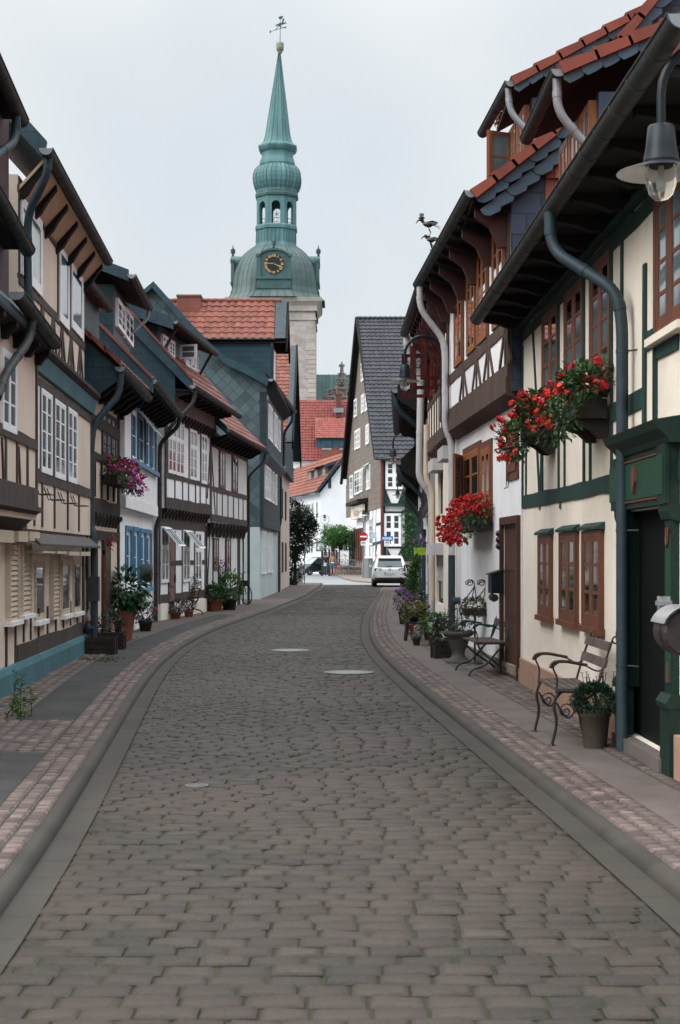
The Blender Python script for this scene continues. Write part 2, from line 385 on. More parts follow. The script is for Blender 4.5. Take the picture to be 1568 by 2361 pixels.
# ---------------------------------------------------------------- setting
def interp(tab, y):
    if y <= tab[0][0]: a, b = tab[0], tab[1]
    elif y >= tab[-1][0]: a, b = tab[-2], tab[-1]
    else:
        for a, b in zip(tab, tab[1:]):
            if a[0] <= y <= b[0]: break
    return a[1] + (b[1] - a[1]) * (y - a[0]) / (b[0] - a[0])
KL = [(3, -1.42), (6.7, -1.50), (8.2, -1.60), (11, -1.83), (14.9, -2.12), (18.5, -2.42), (21.9, -2.64), (25.2, -2.78), (30, -2.84), (35.2, -2.68), (44.7, -2.12), (60, -1.42), (82.7, -1.03), (90, -1.0)]
KR = [(3, 1.80), (7.4, 1.65), (9, 1.52), (12.3, 1.33), (16.5, 1.06), (21.9, .77), (26, .62), (30.6, .57), (39, .73), (51.2, 1.17), (65, 1.75), (72, 2.05), (80, 2.4), (90, 2.9)]
def smooth(tab):
    def f(y):
        return sum(interp(tab, y + d) * w_ for d, w_ in ((-3, .15), (-1.5, .22), (0, .26), (1.5, .22), (3, .15)))
    return f
kl, kr = smooth(KL), smooth(KR)
YEND = 88
def zr_(y):                               # the road lies a few centimetres below the kerbs and runs out level with the crossing
    t = min(1, max(0, (y - 50) / 25)); return .042 * (1 - t * t * (3 - 2 * t))
# ground sheet far below everything
g = MB(); g.face([(-900, -200, -.09), (900, -200, -.09), (900, 1800, -.09), (-900, 1800, -.09)])
struct('ground', g, M('distant_ground', (.10, .10, .085), None, .95, .05, .1))
# joint bed under the cobbles
JOINT = M('mossy_joints', (.034, .024, .013), (.022, .034, .012), .95, 7, .4)
g = MB(); rows = []
ys = [2 + k * 1.5 for k in range(60)]
g.grid([[(kl(y) + .14, y, zr_(y) - .014), (kr(y) - .15, y, zr_(y) - .014)] for y in ys if y < YEND], sm=False)
struct('road_bed', g, JOINT)
def cobble_mat():
    m, t, b = nodes('cobble_stone')
    tcn = t.nodes.new('ShaderNodeTexCoord'); v = tcn.outputs['Object']
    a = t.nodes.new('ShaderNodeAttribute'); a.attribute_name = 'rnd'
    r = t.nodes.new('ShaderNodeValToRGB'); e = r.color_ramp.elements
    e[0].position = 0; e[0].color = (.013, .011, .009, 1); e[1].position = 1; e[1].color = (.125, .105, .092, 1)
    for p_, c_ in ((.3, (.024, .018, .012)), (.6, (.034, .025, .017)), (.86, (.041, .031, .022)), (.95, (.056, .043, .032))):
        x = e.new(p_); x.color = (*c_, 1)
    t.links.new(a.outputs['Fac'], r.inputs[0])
    cc = mixc(t, mul(t, ramp(t, noise(t, .35, v, 3), .4, .6), .7), r.outputs[0], (.054, .036, .028))
    cc = mixc(t, mul(t, ramp(t, noise(t, 1.6, v, 6, .75), .5, .72), .55), cc, (.022, .018, .013))      # stains and sand
    f = noise(t, 26, v, 5, .7)
    cc = mixc(t, mul(t, ramp(t, f, .42, .75), .55), cc, (.026, .023, .019))
    cc = mixc(t, mul(t, ramp(t, noise(t, 140, v, 2), .5, .8), .4), cc, (.13, .115, .10))
    t.links.new(cc, b.inputs['Base Color']); b.inputs['Roughness'].default_value = .62; b.inputs['Specular IOR Level'].default_value = .28
    bump(t, b, f, .5, .012)
    return m
COB = cobble_mat()
def cobbles():
    g = MB(); rr = random.Random(4)
    y = 2.6; row = 0
    while y < YEND:
        d = .143 * rr.uniform(.95, 1.05)
        x0, x1 = kl(y) + .155, kr(y) - .165
        x = x0
        first = .05 + ((row * .38 + rr.uniform(-.12, .12)) % 1) * .21
        ln = first
        while x < x1 - .05:
            e = min(x + ln, x1)
            if x1 - e < .07: e = x1
            gp = rr.uniform(.003, .008); gy = rr.uniform(.002, .004)
            a, b, c, dd = x + gp, e - gp, y + gy, y + d - gy
            s1, s2 = rr.uniform(-.0015, .0015), rr.uniform(-.0015, .0015)
            zb = zr_(y); h = zb + rr.uniform(-.006, .005); rv = min(.84, max(.06, rr.gauss(.43, .25)))
            if rr.random() < .02: rv = rr.uniform(.85, .95)
            t1, t2 = rr.uniform(-.004, .004), rr.uniform(-.004, .004)
            if y < 42:
                q = rr.uniform(.016, .026); q2 = rr.uniform(.010, .016)
                o_ = [(a, c + s1, zb - .02), (b, c + s2, zb - .02), (b, dd + s2, zb - .02), (a, dd + s1, zb - .02)]
                m_ = [(a + .002, c + .002 + s1, h - .009), (b - .002, c + .002 + s2, h - .009), (b - .002, dd - .002 + s2, h - .009), (a + .002, dd - .002 + s1, h - .009)]
                # clipped corners give the worn, rounded heads
                i_ = [(a + q, c + q2 + s1, h + t1), (b - q, c + q2 + s2, h - t1), (b - q, dd - q2 + s2, h + t2), (a + q, dd - q2 + s1, h - t2)]
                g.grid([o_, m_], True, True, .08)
                g.grid([m_, i_], True, True, rv * .45)      # darker rim colour stands in for shade on the rounded edges and joints
                nv = len(g.v); g.f.append((nv - 4, nv - 3, nv - 2, nv - 1)); g.r.append(rv); g.sm.append(True)
            else:
                g.face([(a, c, zb - .02), (b, c, zb - .02), (b - .01, c + .01, h), (a + .01, c + .01, h)], r=rv)
                g.face([(a + .01, c + .01, h), (b - .01, c + .01, h), (b - .01, dd - .01, h), (a + .01, dd - .01, h)], r=rv)
            x = e; ln = rr.uniform(.185, .24)
        y += d; row += 1
    return g
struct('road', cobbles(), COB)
def sweep(fn, side, prof, y0, y1, dy, road=False):
    """profile [(distance outward, height)] carried along a kerb line"""
    g = MB(); rows = []; uvs = []; y = y0; s = 0; pv = None
    while y <= y1 + 1e-6:
        x = fn(y); tx = (fn(y + .3) - fn(y - .3)) / .6
        n = Vector((1, -tx)).normalized() * side
        if pv: s += math.hypot(x - pv[0], y - pv[1])
        pv = (x, y)
        rows.append([(x + n.x * d, y + n.y * d, z + (zr_(y) if road else 0)) for d, z in prof])
        t = 0; uv = []
        for k, (d, z) in enumerate(prof):
            if k: t += math.hypot(d - prof[k - 1][0], z - prof[k - 1][1])
            uv.append((s, t))
        uvs.append(uv); y += dy
    if side < 0:
        rows = [list(reversed(r)) for r in rows]; uvs = [list(reversed(u)) for u in uvs]
    g.grid(rows, uvs=uvs)
    return g
KERB = BR('kerb_stone', (.043, .037, .030), (.028, .024, .020), (.03, .027, .022), 1.0, 3, 0, 0, .012, .75, .5, mottle=.7, third=(.065, .056, .047))
GUTT = BR('gutter_stone', (.044, .037, .029), (.030, .026, .021), (.025, .022, .018), .42, 3, 0, 0, .010, .75, .5, mottle=.7, third=(.048, .043, .037))
SETT = BR('pink_setts', (.150, .113, .100), (.090, .070, .063), (.026, .020, .016), .125, .114, .5, 0, .019, .8, .9, 0, (.12, .09, .08))
SETTI = BR('worn_setts', (.145, .108, .094), (.09, .07, .062), (.026, .023, .016), .14, .125, .5, 0, .02, .8, .9, 0, (.10, .08, .068))
ASPH = M('dark_asphalt', (.052, .050, .048), (.030, .029, .028), .9, 2.2, .6, fine=150)
ASPHR = M('pinkish_asphalt', (.135, .112, .102), (.095, .078, .072), .9, 2.2, .6, fine=150)
kp = [(0, -.03), (.004, .05), (.016, .075), (.036, .092), (.05, .098), (.095, .10)]
for fn, side, y1 in ((kl, -1, 88), (kr, 1, 72)):
    struct('kerb', sweep(fn, side, kp, 2, y1, .5), KERB)
    struct('gutter', sweep(fn, side, [(-.165, -.003), (-.08, -.009), (.004, -.003)], 2, y1, .5, True), GUTT)
    struct('sett_band', sweep(fn, side, [(.097, .096), (.45, .101)], 2, y1, .5), SETT)
def setts(name, fn, side, d0, d1, n, y0, y1, m, seed, ln=.115):
    g = MB(); rr = random.Random(seed); w_ = (d1 - d0) / n
    for k in range(n):
        y = y0 + rr.uniform(0, .05)
        while y < y1 - .05:
            e = min(y1, y + ln * rr.uniform(.75, 1.3)); a, b = d0 + w_ * k + .006 + rr.uniform(0, .006), d0 + w_ * (k + 1) - .006 - rr.uniform(0, .006); q = .012; h = .108 + (d0 + d1) * .002 + rr.uniform(-.004, .004)
            rv = min(1, max(.1, rr.gauss(.5, .22)))
            def W(d, yy, z):
                x = fn(yy); tx = (fn(yy + .3) - fn(yy - .3)) / .6; nn = Vector((1, -tx)).normalized() * side
                return (x + nn.x * d, yy + nn.y * d, z)
            j = lambda: rr.uniform(-.007, .007)
            lo = [W(a + j(), y + .006, h - .016), W(b + j(), y + .006 + j(), h - .016), W(b + j(), e - .006 + j(), h - .016), W(a + j(), e - .006, h - .016)]
            hi = [W(a + q, y + .006 + q, h), W(b - q, y + .006 + q, h), W(b - q, e - .006 - q, h + j() * .6), W(a + q, e - .006 - q, h + j() * .6)]
            if side < 0: lo.reverse(); hi.reverse()
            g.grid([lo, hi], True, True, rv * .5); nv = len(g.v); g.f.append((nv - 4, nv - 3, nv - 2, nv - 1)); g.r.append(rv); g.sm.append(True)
            y = e
    struct(name, g, m)
SETTM = M('pink_sett_stone', (.148, .106, .094), (.095, .071, .064), .75, 3, .5, rnd=.55); SETTW = M('worn_sett_stone', (.122, .092, .080), (.078, .061, .054), .75, 3, .5, rnd=.55)
for fn, side in ((kl, -1), (kr, 1)): setts('sett_band', fn, side, .10, .45, 3, 3, 45, SETTM, 31 + side)
setts('sett_band', kl, -1, .46, 2.2, 14, 12.45, 14.75, SETTW, 35, .15); setts('sett_band', kl, -1, 1.005, 1.65, 5, 14.85, 30, SETTW, 36, .15); setts('sett_band', kl, -1, 1.065, 1.9, 6, 3, 12.35, SETTW, 37, .15); setts('sett_band', kr, 1, .835, 1.5, 5, 3, 32, SETTW, 38, .15)
# left: dark asphalt lane, cross bands of setts at the driveway, worn setts along the walls
struct('pavement', sweep(kl, -1, [(.452, .100), (1.06, .106)], 2, 12.4, .4), ASPH)
struct('sett_band', sweep(kl, -1, [(.452, .1005), (2.6, .109)], 12.4, 14.8, .3), SETTI)
struct('pavement', sweep(kl, -1, [(.452, .100), (1.0, .106)], 14.8, 41, .655), ASPH)
struct('sett_band', sweep(kl, -1, [(1.062, .106), (4.0, .115)], 2, 12.4, .4), SETTI)
struct('sett_band', sweep(kl, -1, [(1.002, .106), (4.0, .115)], 14.8, 41, .655), SETTI)
struct('sett_band', sweep(kl, -1, [(.452, .1005), (5.0, .115)], 41, 88, .5), SETTI)
# right: pinkish asphalt and setts along the walls
struct('pavement', sweep(kr, 1, [(.452, .100), (.83, .106)], 2, 72, .5), ASPHR)
struct('sett_band', sweep(kr, 1, [(.832, .106), (4.0, .113)], 2, 72, .5), SETTI)
struct('sett_band', sweep(kr, 1, [(-.185, .004), (6.0, .006)], 72.01, 88, .5), SETTI)
# the crossing beyond
g = MB(); g.face([(-40, 87.5, .006), (60, 86.5, .006), (60, 240, .006), (-40, 240, .006)])
struct('side_street', g, M('pale_asphalt', (.22, .225, .235), (.18, .185, .19), .85, .5, .2))
g = MB()
cornerpts = [gnd('C7', 560, 985, .1), gnd('C7', 640, 1020, .1), gnd('C7', 760, 1045, .1), gnd('C7', 960, 1060, .1)]
P_ = [Vector((p.x, p.y, .12)) for p in cornerpts] + [Vector((14, 86.8, .12)), Vector((14, 135, .12)), Vector((-.9, 150, .12)), Vector((-1.2, 128, .12))]
g.face(P_); n_ = len(P_)
for k in range(n_):
    a, b = P_[k], P_[(k + 1) % n_]
    g.face([a, b, (b.x, b.y, 0), (a.x, a.y, 0)])
struct('corner_pavement', g, M('corner_paving', (.20, .17, .15), (.16, .135, .12), .85, 2, .4))
# covers in the road
def cover(name, zm, x, y, r_, label, ring=True):
    P = gnd(zm, x, y, .042); P = Vector((P.x, P.y, .042))
    t = thing(name, label, 'manhole cover', P)
    a = MB(); a.lathe([(0, .008), (r_ * .80, .008), (r_ * .80, .002)], P, 28, False)
    if ring:
        for k in range(4):
            for q in (-1, 1):
                an = k * math.pi / 2 + q * .13
                a.box(P.x + math.cos(an) * r_ * .6 - .02, P.x + math.cos(an) * r_ * .6 + .02, P.y + math.sin(an) * r_ * .6 - .05, P.y + math.sin(an) * r_ * .6 + .05, .048, .0515)
    a.build('lid', M('worn_pale_concrete', (.27, .275, .265), (.17, .175, .17), .6, 14, .4) if ring else M('worn_iron_lid', (.10, .10, .095), (.06, .06, .058), .6, 14, .4), t)
    b = MB(); b.lathe([(r_ * .81, -.005), (r_ * .81, .009), (r_, .009), (r_, -.02)], P, 28, False)
    b.build('rim', M('iron_rim', (.16, .15, .14), None, .5, 9, .2, metal=.3), t)
cover('manhole_cover', 'o', 670, 1499.5, .36, 'round pale manhole cover in the cobbles, the farther of the two large ones')
cover('manhole_cover', 'o', 805, 1550.5, .36, 'round pale manhole cover with slots, close to the right kerb')
cover('valve_cover', 'o', 454, 1812.5, .085, 'small round valve cover set among the cobbles at left', False)
# ---------------------------------------------------------------- building kit
def wall(mb, F, u0, u1, z0, z1, off=0, holes=(), thick=.2, depth=.13):
    us = sorted({u0, u1, *[min(max(q, u0), u1) for h in holes for q in h[:2]]}); zs = sorted({z0, z1, *[min(max(q, z0), z1) for h in holes for q in h[2:4]]})
    for a, b in zip(us, us[1:]):
        for c, d in zip(zs, zs[1:]):
            mu, mz = (a + b) / 2, (c + d) / 2
            if any(h[0] < mu < h[1] and h[2] < mz < h[3] for h in holes): continue
            mb.face([F.p(a, c, off), F.p(b, c, off), F.p(b, d, off), F.p(a, d, off)], [(a, c), (b, c), (b, d), (a, d)])
    for h in holes:
        a, b, c, d = h[:4]; i = off - depth
        for q in (((a, c, off), (a, c, i), (a, d, i), (a, d, off)), ((b, c, off), (b, d, off), (b, d, i), (b, c, i)), ((a, d, off), (a, d, i), (b, d, i), (b, d, off)), ((a, c, off), (b, c, off), (b, c, i), (a, c, i)), ((a, c, i), (b, c, i), (b, d, i), (a, d, i))):
            mb.face([F.p(*k) for k in q], [(k[0] + k[2], k[1] + k[2]) for k in q])
    i = off - thick
    for q in (((u0, z0, i), (u0, z0, off), (u0, z1, off), (u0, z1, i)), ((u1, z0, off), (u1, z0, i), (u1, z1, i), (u1, z1, off)), ((u0, z1, off), (u1, z1, off), (u1, z1, i), (u0, z1, i)), ((u0, z0, i), (u1, z0, i), (u1, z0, off), (u0, z0, off))):
        mb.face([F.p(*k) for k in q], [(k[0] + k[2], k[1] + k[2]) for k in q])
def win(F, root, rc, off=0, m=WPAINT, g=GLASS, cols=2, rows=3, fw=.05, bw=.020, depth=.05, mull=.04, curtain=None, sill=None, sillm=None, hood=None, transom=None, name='window', skip=(), sw=.03, rev=0):
    """frame (with casement stiles and glazing bars) > pane, curtain, sill"""
    u0, u1, z0, z1 = rc
    f = MB(); o0, o1 = off - .02, off + depth
    f.fbox(F, u0, u0 + fw, z0, z1, o0, o1); f.fbox(F, u1 - fw, u1, z0, z1, o0, o1)
    f.fbox(F, u0 + fw, u1 - fw, z1 - fw, z1, o0, o1 - .003); f.fbox(F, u0 + fw, u1 - fw, z0, z0 + fw, o0, o1 - .003)
    a0, a1 = u0 + fw, u1 - fw; b0, b1 = z0 + fw, z1 - fw
    cw = (a1 - a0) / cols
    ts = [b0, b1] if not transom else [b0, b0 + (b1 - b0) * transom, b1]
    for k in range(1, cols):
        c = a0 + cw * k; f.fbox(F, c - mull / 2, c + mull / 2, b0, b1, o0, o1 - .004)
    if transom: f.fbox(F, a0, a1, ts[1] - mull / 2, ts[1] + mull / 2, o0, o1 - .002)
    for k in range(cols):
        c0 = a0 + cw * k + (mull / 2 if k else 0); c1 = a0 + cw * (k + 1) - (mull / 2 if k < cols - 1 else 0)
        for t in range(len(ts) - 1):
            d0 = ts[t] + (mull / 2 if t else 0); d1 = ts[t + 1] - (mull / 2 if t < len(ts) - 2 else 0)
            q = o1 - .004
            if sw:
                f.fbox(F, c0, c0 + sw, d0, d1, o0, q); f.fbox(F, c1 - sw, c1, d0, d1, o0, q)
                f.fbox(F, c0 + sw, c1 - sw, d0, d0 + sw * 1.2, o0, q - .002); f.fbox(F, c0 + sw, c1 - sw, d1 - sw, d1, o0, q - .002)
            n = rows if not transom else (max(1, round(rows * (d1 - d0) / (b1 - b0))))
            for j in range(1, n):
                z = d0 + (d1 - d0) * j / n; f.fbox(F, c0 + sw, c1 - sw, z - bw / 2, z + bw / 2, o0, q - .004)
    fo = f.build(name, m, root)
    p = MB(); oo = o1 - .013
    p.face([F.p(a0, b0, oo), F.p(a1, b0, oo), F.p(a1, b1, oo), F.p(a0, b1, oo)])
    p.build('pane', PANE if curtain else g, fo)
    if curtain:
        c = MB(); n = 16
        c.grid([[F.p(a0 + (a1 - a0) * j / n, z, oo - .012 + .006 * math.sin(j * 2.4 + u0 * 9)) for j in range(n + 1)] for z in (b0, b1)])
        c.build('curtain', curtain, fo)
    if sill is not None:
        s = MB(); s.fbox(F, u0 - .05, u1 + .05, z0 - .06, z0 - .002, off - .02, off + depth + sill); s.build('sill', sillm or m, fo)
    if hood:
        s = MB(); s.cprism(F, [(off, z1 + .09), (off + depth + hood, z1 + .03), (off + depth + hood, z1 + .004), (off, z1 + .004)], u0 - .045, u1 + .045); s.build('hood', GREEN, fo)
    return fo
def sash(F, root, u0, u1, z0, z1, off, m, ang, hinge='u0', rows=3, cols=1, g=GLASS, name='open_casement', th=.04, sw=.05):
    """an opened casement: turned about a vertical (u0/u1) or top/bottom edge"""
    f = MB(); p = MB(); w_, h_ = u1 - u0, z1 - z0; c, s = math.cos(rad(ang)), math.sin(rad(ang))
    def q(a, b, t):
        if hinge == 'u0': return F.p(u0 + a * c, z0 + b, off + a * s + t)
        if hinge == 'u1': return F.p(u1 - (w_ - a) * c, z0 + b, off + (w_ - a) * s + t)
        if hinge == 'bottom': return F.p(u0 + a, z0 + b * c, off - b * s + t)
        return F.p(u0 + a, z1 - (h_ - b) * c, off + (h_ - b) * s + t)
    def bx(a0, a1, b0, b1, t0, t1):
        f.hexa([q(a0, b0, t0), q(a1, b0, t0), q(a1, b0, t1), q(a0, b0, t1), q(a0, b1, t0), q(a1, b1, t0), q(a1, b1, t1), q(a0, b1, t1)])
    bx(0, sw, 0, h_, 0, th); bx(w_ - sw, w_, 0, h_, 0, th); bx(sw, w_ - sw, 0, sw, .002, th - .002); bx(sw, w_ - sw, h_ - sw, h_, .002, th - .002)
    for j in range(1, rows): bx(sw, w_ - sw, h_ * j / rows - .012, h_ * j / rows + .012, .008, th - .008)
    for j in range(1, cols): bx(w_ * j / cols - .012, w_ * j / cols + .012, sw, h_ - sw, .007, th - .009)
    fo = f.build(name, m, root)
    p.face([q(sw, sw, th / 2), q(w_ - sw, sw, th / 2), q(w_ - sw, h_ - sw, th / 2), q(sw, h_ - sw, th / 2)]); p.build('pane', g, fo)
    return fo
def timbers(F, root, lst, m, off=0, pr=.018, name='timber_frame'):
    """beams given by end points (u, z, u, z, width)"""
    mb = MB()
    for k, (u0, z0, u1, z1, w_) in enumerate(lst):
        d = Vector((u1 - u0, z1 - z0)); n = Vector((-d.y, d.x)).normalized() * (w_ / 2)
        N = max(2, int(d.length / .5)); pr_ = pr + (k % 5) * .0012
        L, Rr = [], []
        for j in range(N + 1):
            t = j / N; jl, jr = R.uniform(-.12, .12), R.uniform(-.12, .12)
            if j in (0, N): jl = jr = 0
            L.append((u0 + d.x * t + n.x * (1 + jl), z0 + d.y * t + n.y * (1 + jl))); Rr.append((u0 + d.x * t - n.x * (1 + jr), z0 + d.y * t - n.y * (1 + jr)))
        for j in range(N):
            q = [L[j], Rr[j], Rr[j + 1], L[j + 1]]
            mb.face([F.p(a, b, off + pr_) for a, b in q], q)
            for e in ((0, 3), (2, 1)):
                a, b = q[e[0]], q[e[1]]
                mb.face([F.p(*a, off + pr_), F.p(*b, off + pr_), F.p(*b, off - .01), F.p(*a, off - .01)], [(0, 0)] * 4)
        for q in ((L[0], Rr[0]), (Rr[-1], L[-1])):
            mb.face([F.p(*q[0], off + pr_), F.p(*q[1], off + pr_), F.p(*q[1], off - .01), F.p(*q[0], off - .01)])
    return mb.build(name, m, root)
def ptim(F, zm, lst, off=0):             # beams measured on the photograph -> (u, z, u, z, width)
    o = []
    for x0, y0, x1, y1, w_ in lst:
        a = F.hit(zm, x0, y0, off); b = F.hit(zm, x1, y1, off); o.append((a[0], a[1], b[0], b[1], w_))
    return o
def gutter(root, a, b, r=.075, m=ZINC, cap=ZINCL):
    """half-round gutter from a to b with a rolled lip, joint rings and end caps"""
    a, b = Vector(a), Vector(b); d = (b - a).normalized(); s = d.cross(Vector((0, 0, 1))).normalized()
    mb = MB(); N = max(2, int((b - a).length / .55)); n = 9
    def ring(P, q): return [P + s * (math.cos(math.pi + math.pi * j / n) * q) + Vector((0, 0, math.sin(math.pi + math.pi * j / n) * q)) for j in range(n + 1)]
    rows = [ring(a + (b - a) * k / N, r) for k in range(N + 1)]
    mb.grid(rows); mb.grid([list(reversed(ring(a, r * .93))), list(reversed(ring(b, r * .93)))])
    for k in range(N + 1):
        P = a + (b - a) * k / N
        mb.grid([ring(P - d * .012, r * 1.01), ring(P - d * .010, r * 1.07), ring(P + d * .010, r * 1.07), ring(P + d * .012, r * 1.01)], sm=False)
    for q in (-1, 1): mb.tube([a + s * r * q, b + s * r * q], r * .13, 6)
    o = mb.build('gutter', m, root)
    for P, q in ((a, -1), (b, 1)):
        c = MB(); e = ring(P + d * q * .004, r * 1.02); c.face(e if q > 0 else list(reversed(e))); c.build('end_cap', cap, o)
    return o
def pipe(root, pts, r=.05, m=PIPET, fr=.2, name='downpipe', clips=()):
    mb = MB(); P = fillet(pts, fr, 6); mb.tube(P, r, 12)
    pts = [Vector(p) for p in pts]
    for k in range(len(pts) - 1):          # collars at the joints
        a, b = pts[k], pts[k + 1]; d = (b - a); L = d.length; d.normalize()
        n = max(1, int(L / 1.6))
        for j in range(n):
            q = a + d * (fr * .9 + (L - fr * 1.8) * (j + .5) / n if L > fr * 2 else L / 2)
            mb.tube([q - d * .03, q + d * .03], r * 1.09, 12)
    return mb.build(name, m, root)
def tiles(mb, P0, du, dv, W, L, tw=.23, th=.33, amp=.028, step=.03, rr=None):
    """pantiles: S-curved courses stepping down a slope"""
    rr = rr or R
    du, dv = Vector(du).normalized(), Vector(dv).normalized(); n = du.cross(dv).normalized()
    if n.z < 0: n = -n
    nr = max(1, int(round(L / th))); nc = max(1, int(round(W / tw))); th = L / nr; tw = W / nc; S = 5
    prof = [0, .55, 1.0, .75, .2]
    P0 = Vector(P0)
    for i in range(nr):
        for j in range(nc):
            rv = rr.random(); jz = rr.uniform(-.004, .004)
            lo, hi, dn = [], [], []
            for k in range(S + 1):
                a = (j + k / S) * tw; h = amp * prof[k % S] if k < S else amp * prof[0]
                lo.append(P0 + du * a + dv * (i * th - .02) + n * (h + step + jz)); hi.append(P0 + du * a + dv * ((i + 1) * th) + n * (h + .004 + jz))
                dn.append(P0 + du * a + dv * (i * th - .02) + n * (h - .012))
            mb.grid([dn, lo], sm=False, r=rv); mb.grid([lo, hi], r=rv)
def roof(F, root, u0, u1, oe, ze, pitch, depth, m, tile=True, th=.10, name='roof', under=SOFF, tw=.23, tl=.33, ridge=True, amp=.028):
    """gable roof: street slope from the eave (oe, ze) back to the ridge, and the slope behind"""
    t = math.tan(rad(pitch)); orr = oe - depth; zr = ze + depth * t
    s = MB(); s.cprism(F, [(oe, ze), (orr, zr), (orr - depth, ze), (orr - depth, ze - th), (orr, zr - th * 1.3), (oe, ze - th)], u0, u1)
    o = s.build(name, m if not tile else under, root)
    if tile:
        mb = MB(); a = F.p(u0, ze, oe); n = F.n
        dv = Vector((-n.x, -n.y, t)); L = math.hypot(depth, depth * t)
        tiles(mb, a, F.p(u1, ze, oe) - a, dv, u1 - u0, L, tw, tl, amp)
        mb.build('tile_covering', m, o)
    return o, orr, zr
def house(name, label, F, group='half timbered houses along the street'):
    m_ = (F.A + F.B) / 2
    return thing(name, label, 'house', (m_.x, m_.y, .1), group)
def body(F, root, u0, u1, z1, ro, rz, D, m, off=-.19, z0=-.05, name='wall', mb=None):
    mb = mb or MB()
    mb.cprism(F, [(off, z0), (off, z1), (ro, rz), (ro * 2 - off, z1), (ro * 2 - off, z0)], u0, u1)
    return mb
def yprism(mb, pts, Y, t, r=.5):         # wall facing down the street: outline points (x, z) at depth Y, thickness t
    a = [(p[0], Y, p[1]) for p in pts]; b = [(p[0], Y + t, p[1]) for p in pts]
    mb.face(a, list(pts), r); mb.face(list(reversed(b)), list(reversed(list(pts))), r)
    n = len(pts); s = 0
    for k in range(n):
        j = (k + 1) % n; l = math.hypot(pts[k][0] - pts[j][0], pts[k][1] - pts[j][1])
        mb.face([a[k], b[k], b[j], a[j]], [(0, s), (t, s), (t, s + l), (0, s + l)], r); s += l
def atxz(zm, lst, Y):
    o = []
    for x, y in lst:
        p = at(zm, x, y, Y); o.append((p.x, p.z))
    return o
def shutter(F, root, rc, off=.03, m=BEIGE, name='roller_shutter'):
    u0, u1, z0, z1 = rc; f = MB()
    f.fbox(F, u0, u0 + .05, z0, z1, off - .03, off + .035); f.fbox(F, u1 - .05, u1, z0, z1, off - .03, off + .035)
    z = z0
    while z < z1 - .02:
        f.cprism(F, [(off - .03, z), (off + .022, z), (off + .0, z + .058), (off - .03, z + .058)], u0 + .05, u1 - .05); z += .06
    return f.build(name, m, root)
def brackets(F, root, us, z1, h, off0, depth, m, w_=.13, name='bracket'):
    for u in us:
        mb = MB(); mb.cprism(F, [(off0, z1), (off0 + depth, z1), (off0 + depth, z1 - h * .3), (off0 + depth * .55, z1 - h * .55), (off0 + depth * .3, z1 - h), (off0, z1 - h)], u - w_ / 2, u + w_ / 2)
        mb.build(name, m, root)
def soffit(F, root, u0, u1, o0, z0, o1, z1, m=SOFF, rafters=0, rm=TIMB, name='soffit', rw=.12):
    s = MB(); s.cprism(F, [(o0, z0), (o1, z1), (o1, z1 + .05), (o0, z0 + .05)], u0, u1); so_ = s.build(name, m, root)
    if rafters:
        n = max(1, int((u1 - u0) / rafters))
        for k in range(n + 1):
            u = u0 + .08 + (u1 - u0 - .16) * k / n
            mb = MB(); mb.cprism(F, [(o0, z0 - .12), (o0 + (o1 - o0) * .35, z0 + (z1 - z0) * .35 - .14), (o0 + (o1 - o0) * .6, z0 + (z1 - z0) * .6 - .09), (o0 + (o1 - o0) * .95, z0 + (z1 - z0) * .95 - .06), (o0 + (o1 - o0) * .95, z0 + (z1 - z0) * .95 - .003), (o0, z0 - .003)], u - rw / 2, u + rw / 2)
            mb.build('rafter_foot', rm, so_)
# ================================================================ A: cream house at the left edge
FA = Fac((-3.56, 10.0), (-3.90, 18.35), 1); L = FA.L
hA = house('timber_house', 'cream house at the left edge with a jettied upper floor, shutters and three stacked gutters', FA)
rs = [FA.rect('L3', q) for q in ((45, 375, 130, 1060), (160, 375, 245, 1000))]
mb = MB(); wall(mb, FA, 0, L, 0, 2.12, 0, rs)
wm = FA.rect('L2', (5, 190, 132, 975), .24)
wall(mb, FA, 0, L, 2.12, 4.25, .24, [(wm[0], wm[1], wm[2], wm[3])])
body(FA, hA, 0, L, 4.3, -3.4, 7.6, 0, CREAM, mb=mb); mb.build('wall', CREAM, hA)
for q in rs: shutter(FA, hA, q)
b = MB()
for q in rs: b.fbox(FA, q[0] - .08, q[1] + .08, q[2] - .05, q[2], -.01, .10)
b.build('window_sill', WPAINT, hA)
b = MB()
for k, q in enumerate(((135, 265, 222, 365), (235, 268, 328, 358))):
    r_ = FA.rect('L3', q, .16); b.fbox(FA, r_[0], r_[1], r_[2], r_[3], -.01, .2)
r_ = FA.rect('L3', (-40, 250, 120, 372), .16); b.fbox(FA, r_[0] - 3, r_[1], r_[2], r_[3], -.01, .17)
b.build('lintel_box', BEIGE, hA)
win(FA, hA, wm, .22, WPAINT, GLASS, 2, 3, depth=.05)
b = MB(); b.cprism(FA, [(0, 1.95), (.26, 2.2), (.31, 2.22), (.31, 2.27), (.26, 2.28), (.26, 2.5), (0, 2.5)], 0, L + .03); b.build('jetty_beam', TIMG, hA)
timbers(FA, hA, [(u, 2.5, u, 3.05, .07) for u in (L - 2.1, L - 1.4, L - .7)] + [(L - .04, 2.4, L - .04, 4.2, .09), (0, 3.02, L, 3.02, .12)] + ptim(FA, 'L2', [(160, 1080, 180, 1540, .05), (10, 1000, 28, 1510, .05)], .24), TIMG, .24)
timbers(FA, hA, [(L - k * .62 - .1, .25, L - k * .62 - .1, rs[0][2] - .06, .07) for k in range(6)] + [(0, .30, L, .30, .16)], TIMG, 0, name='post')
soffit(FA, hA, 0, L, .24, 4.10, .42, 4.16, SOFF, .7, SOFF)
roof(FA, hA, 0, L + .05, .42, 4.28, 46, 3.4, SLATE, False)
gutter(hA, FA.p(5.6, 4.40, .47), FA.p(L - .05, 4.26, .47), .085)
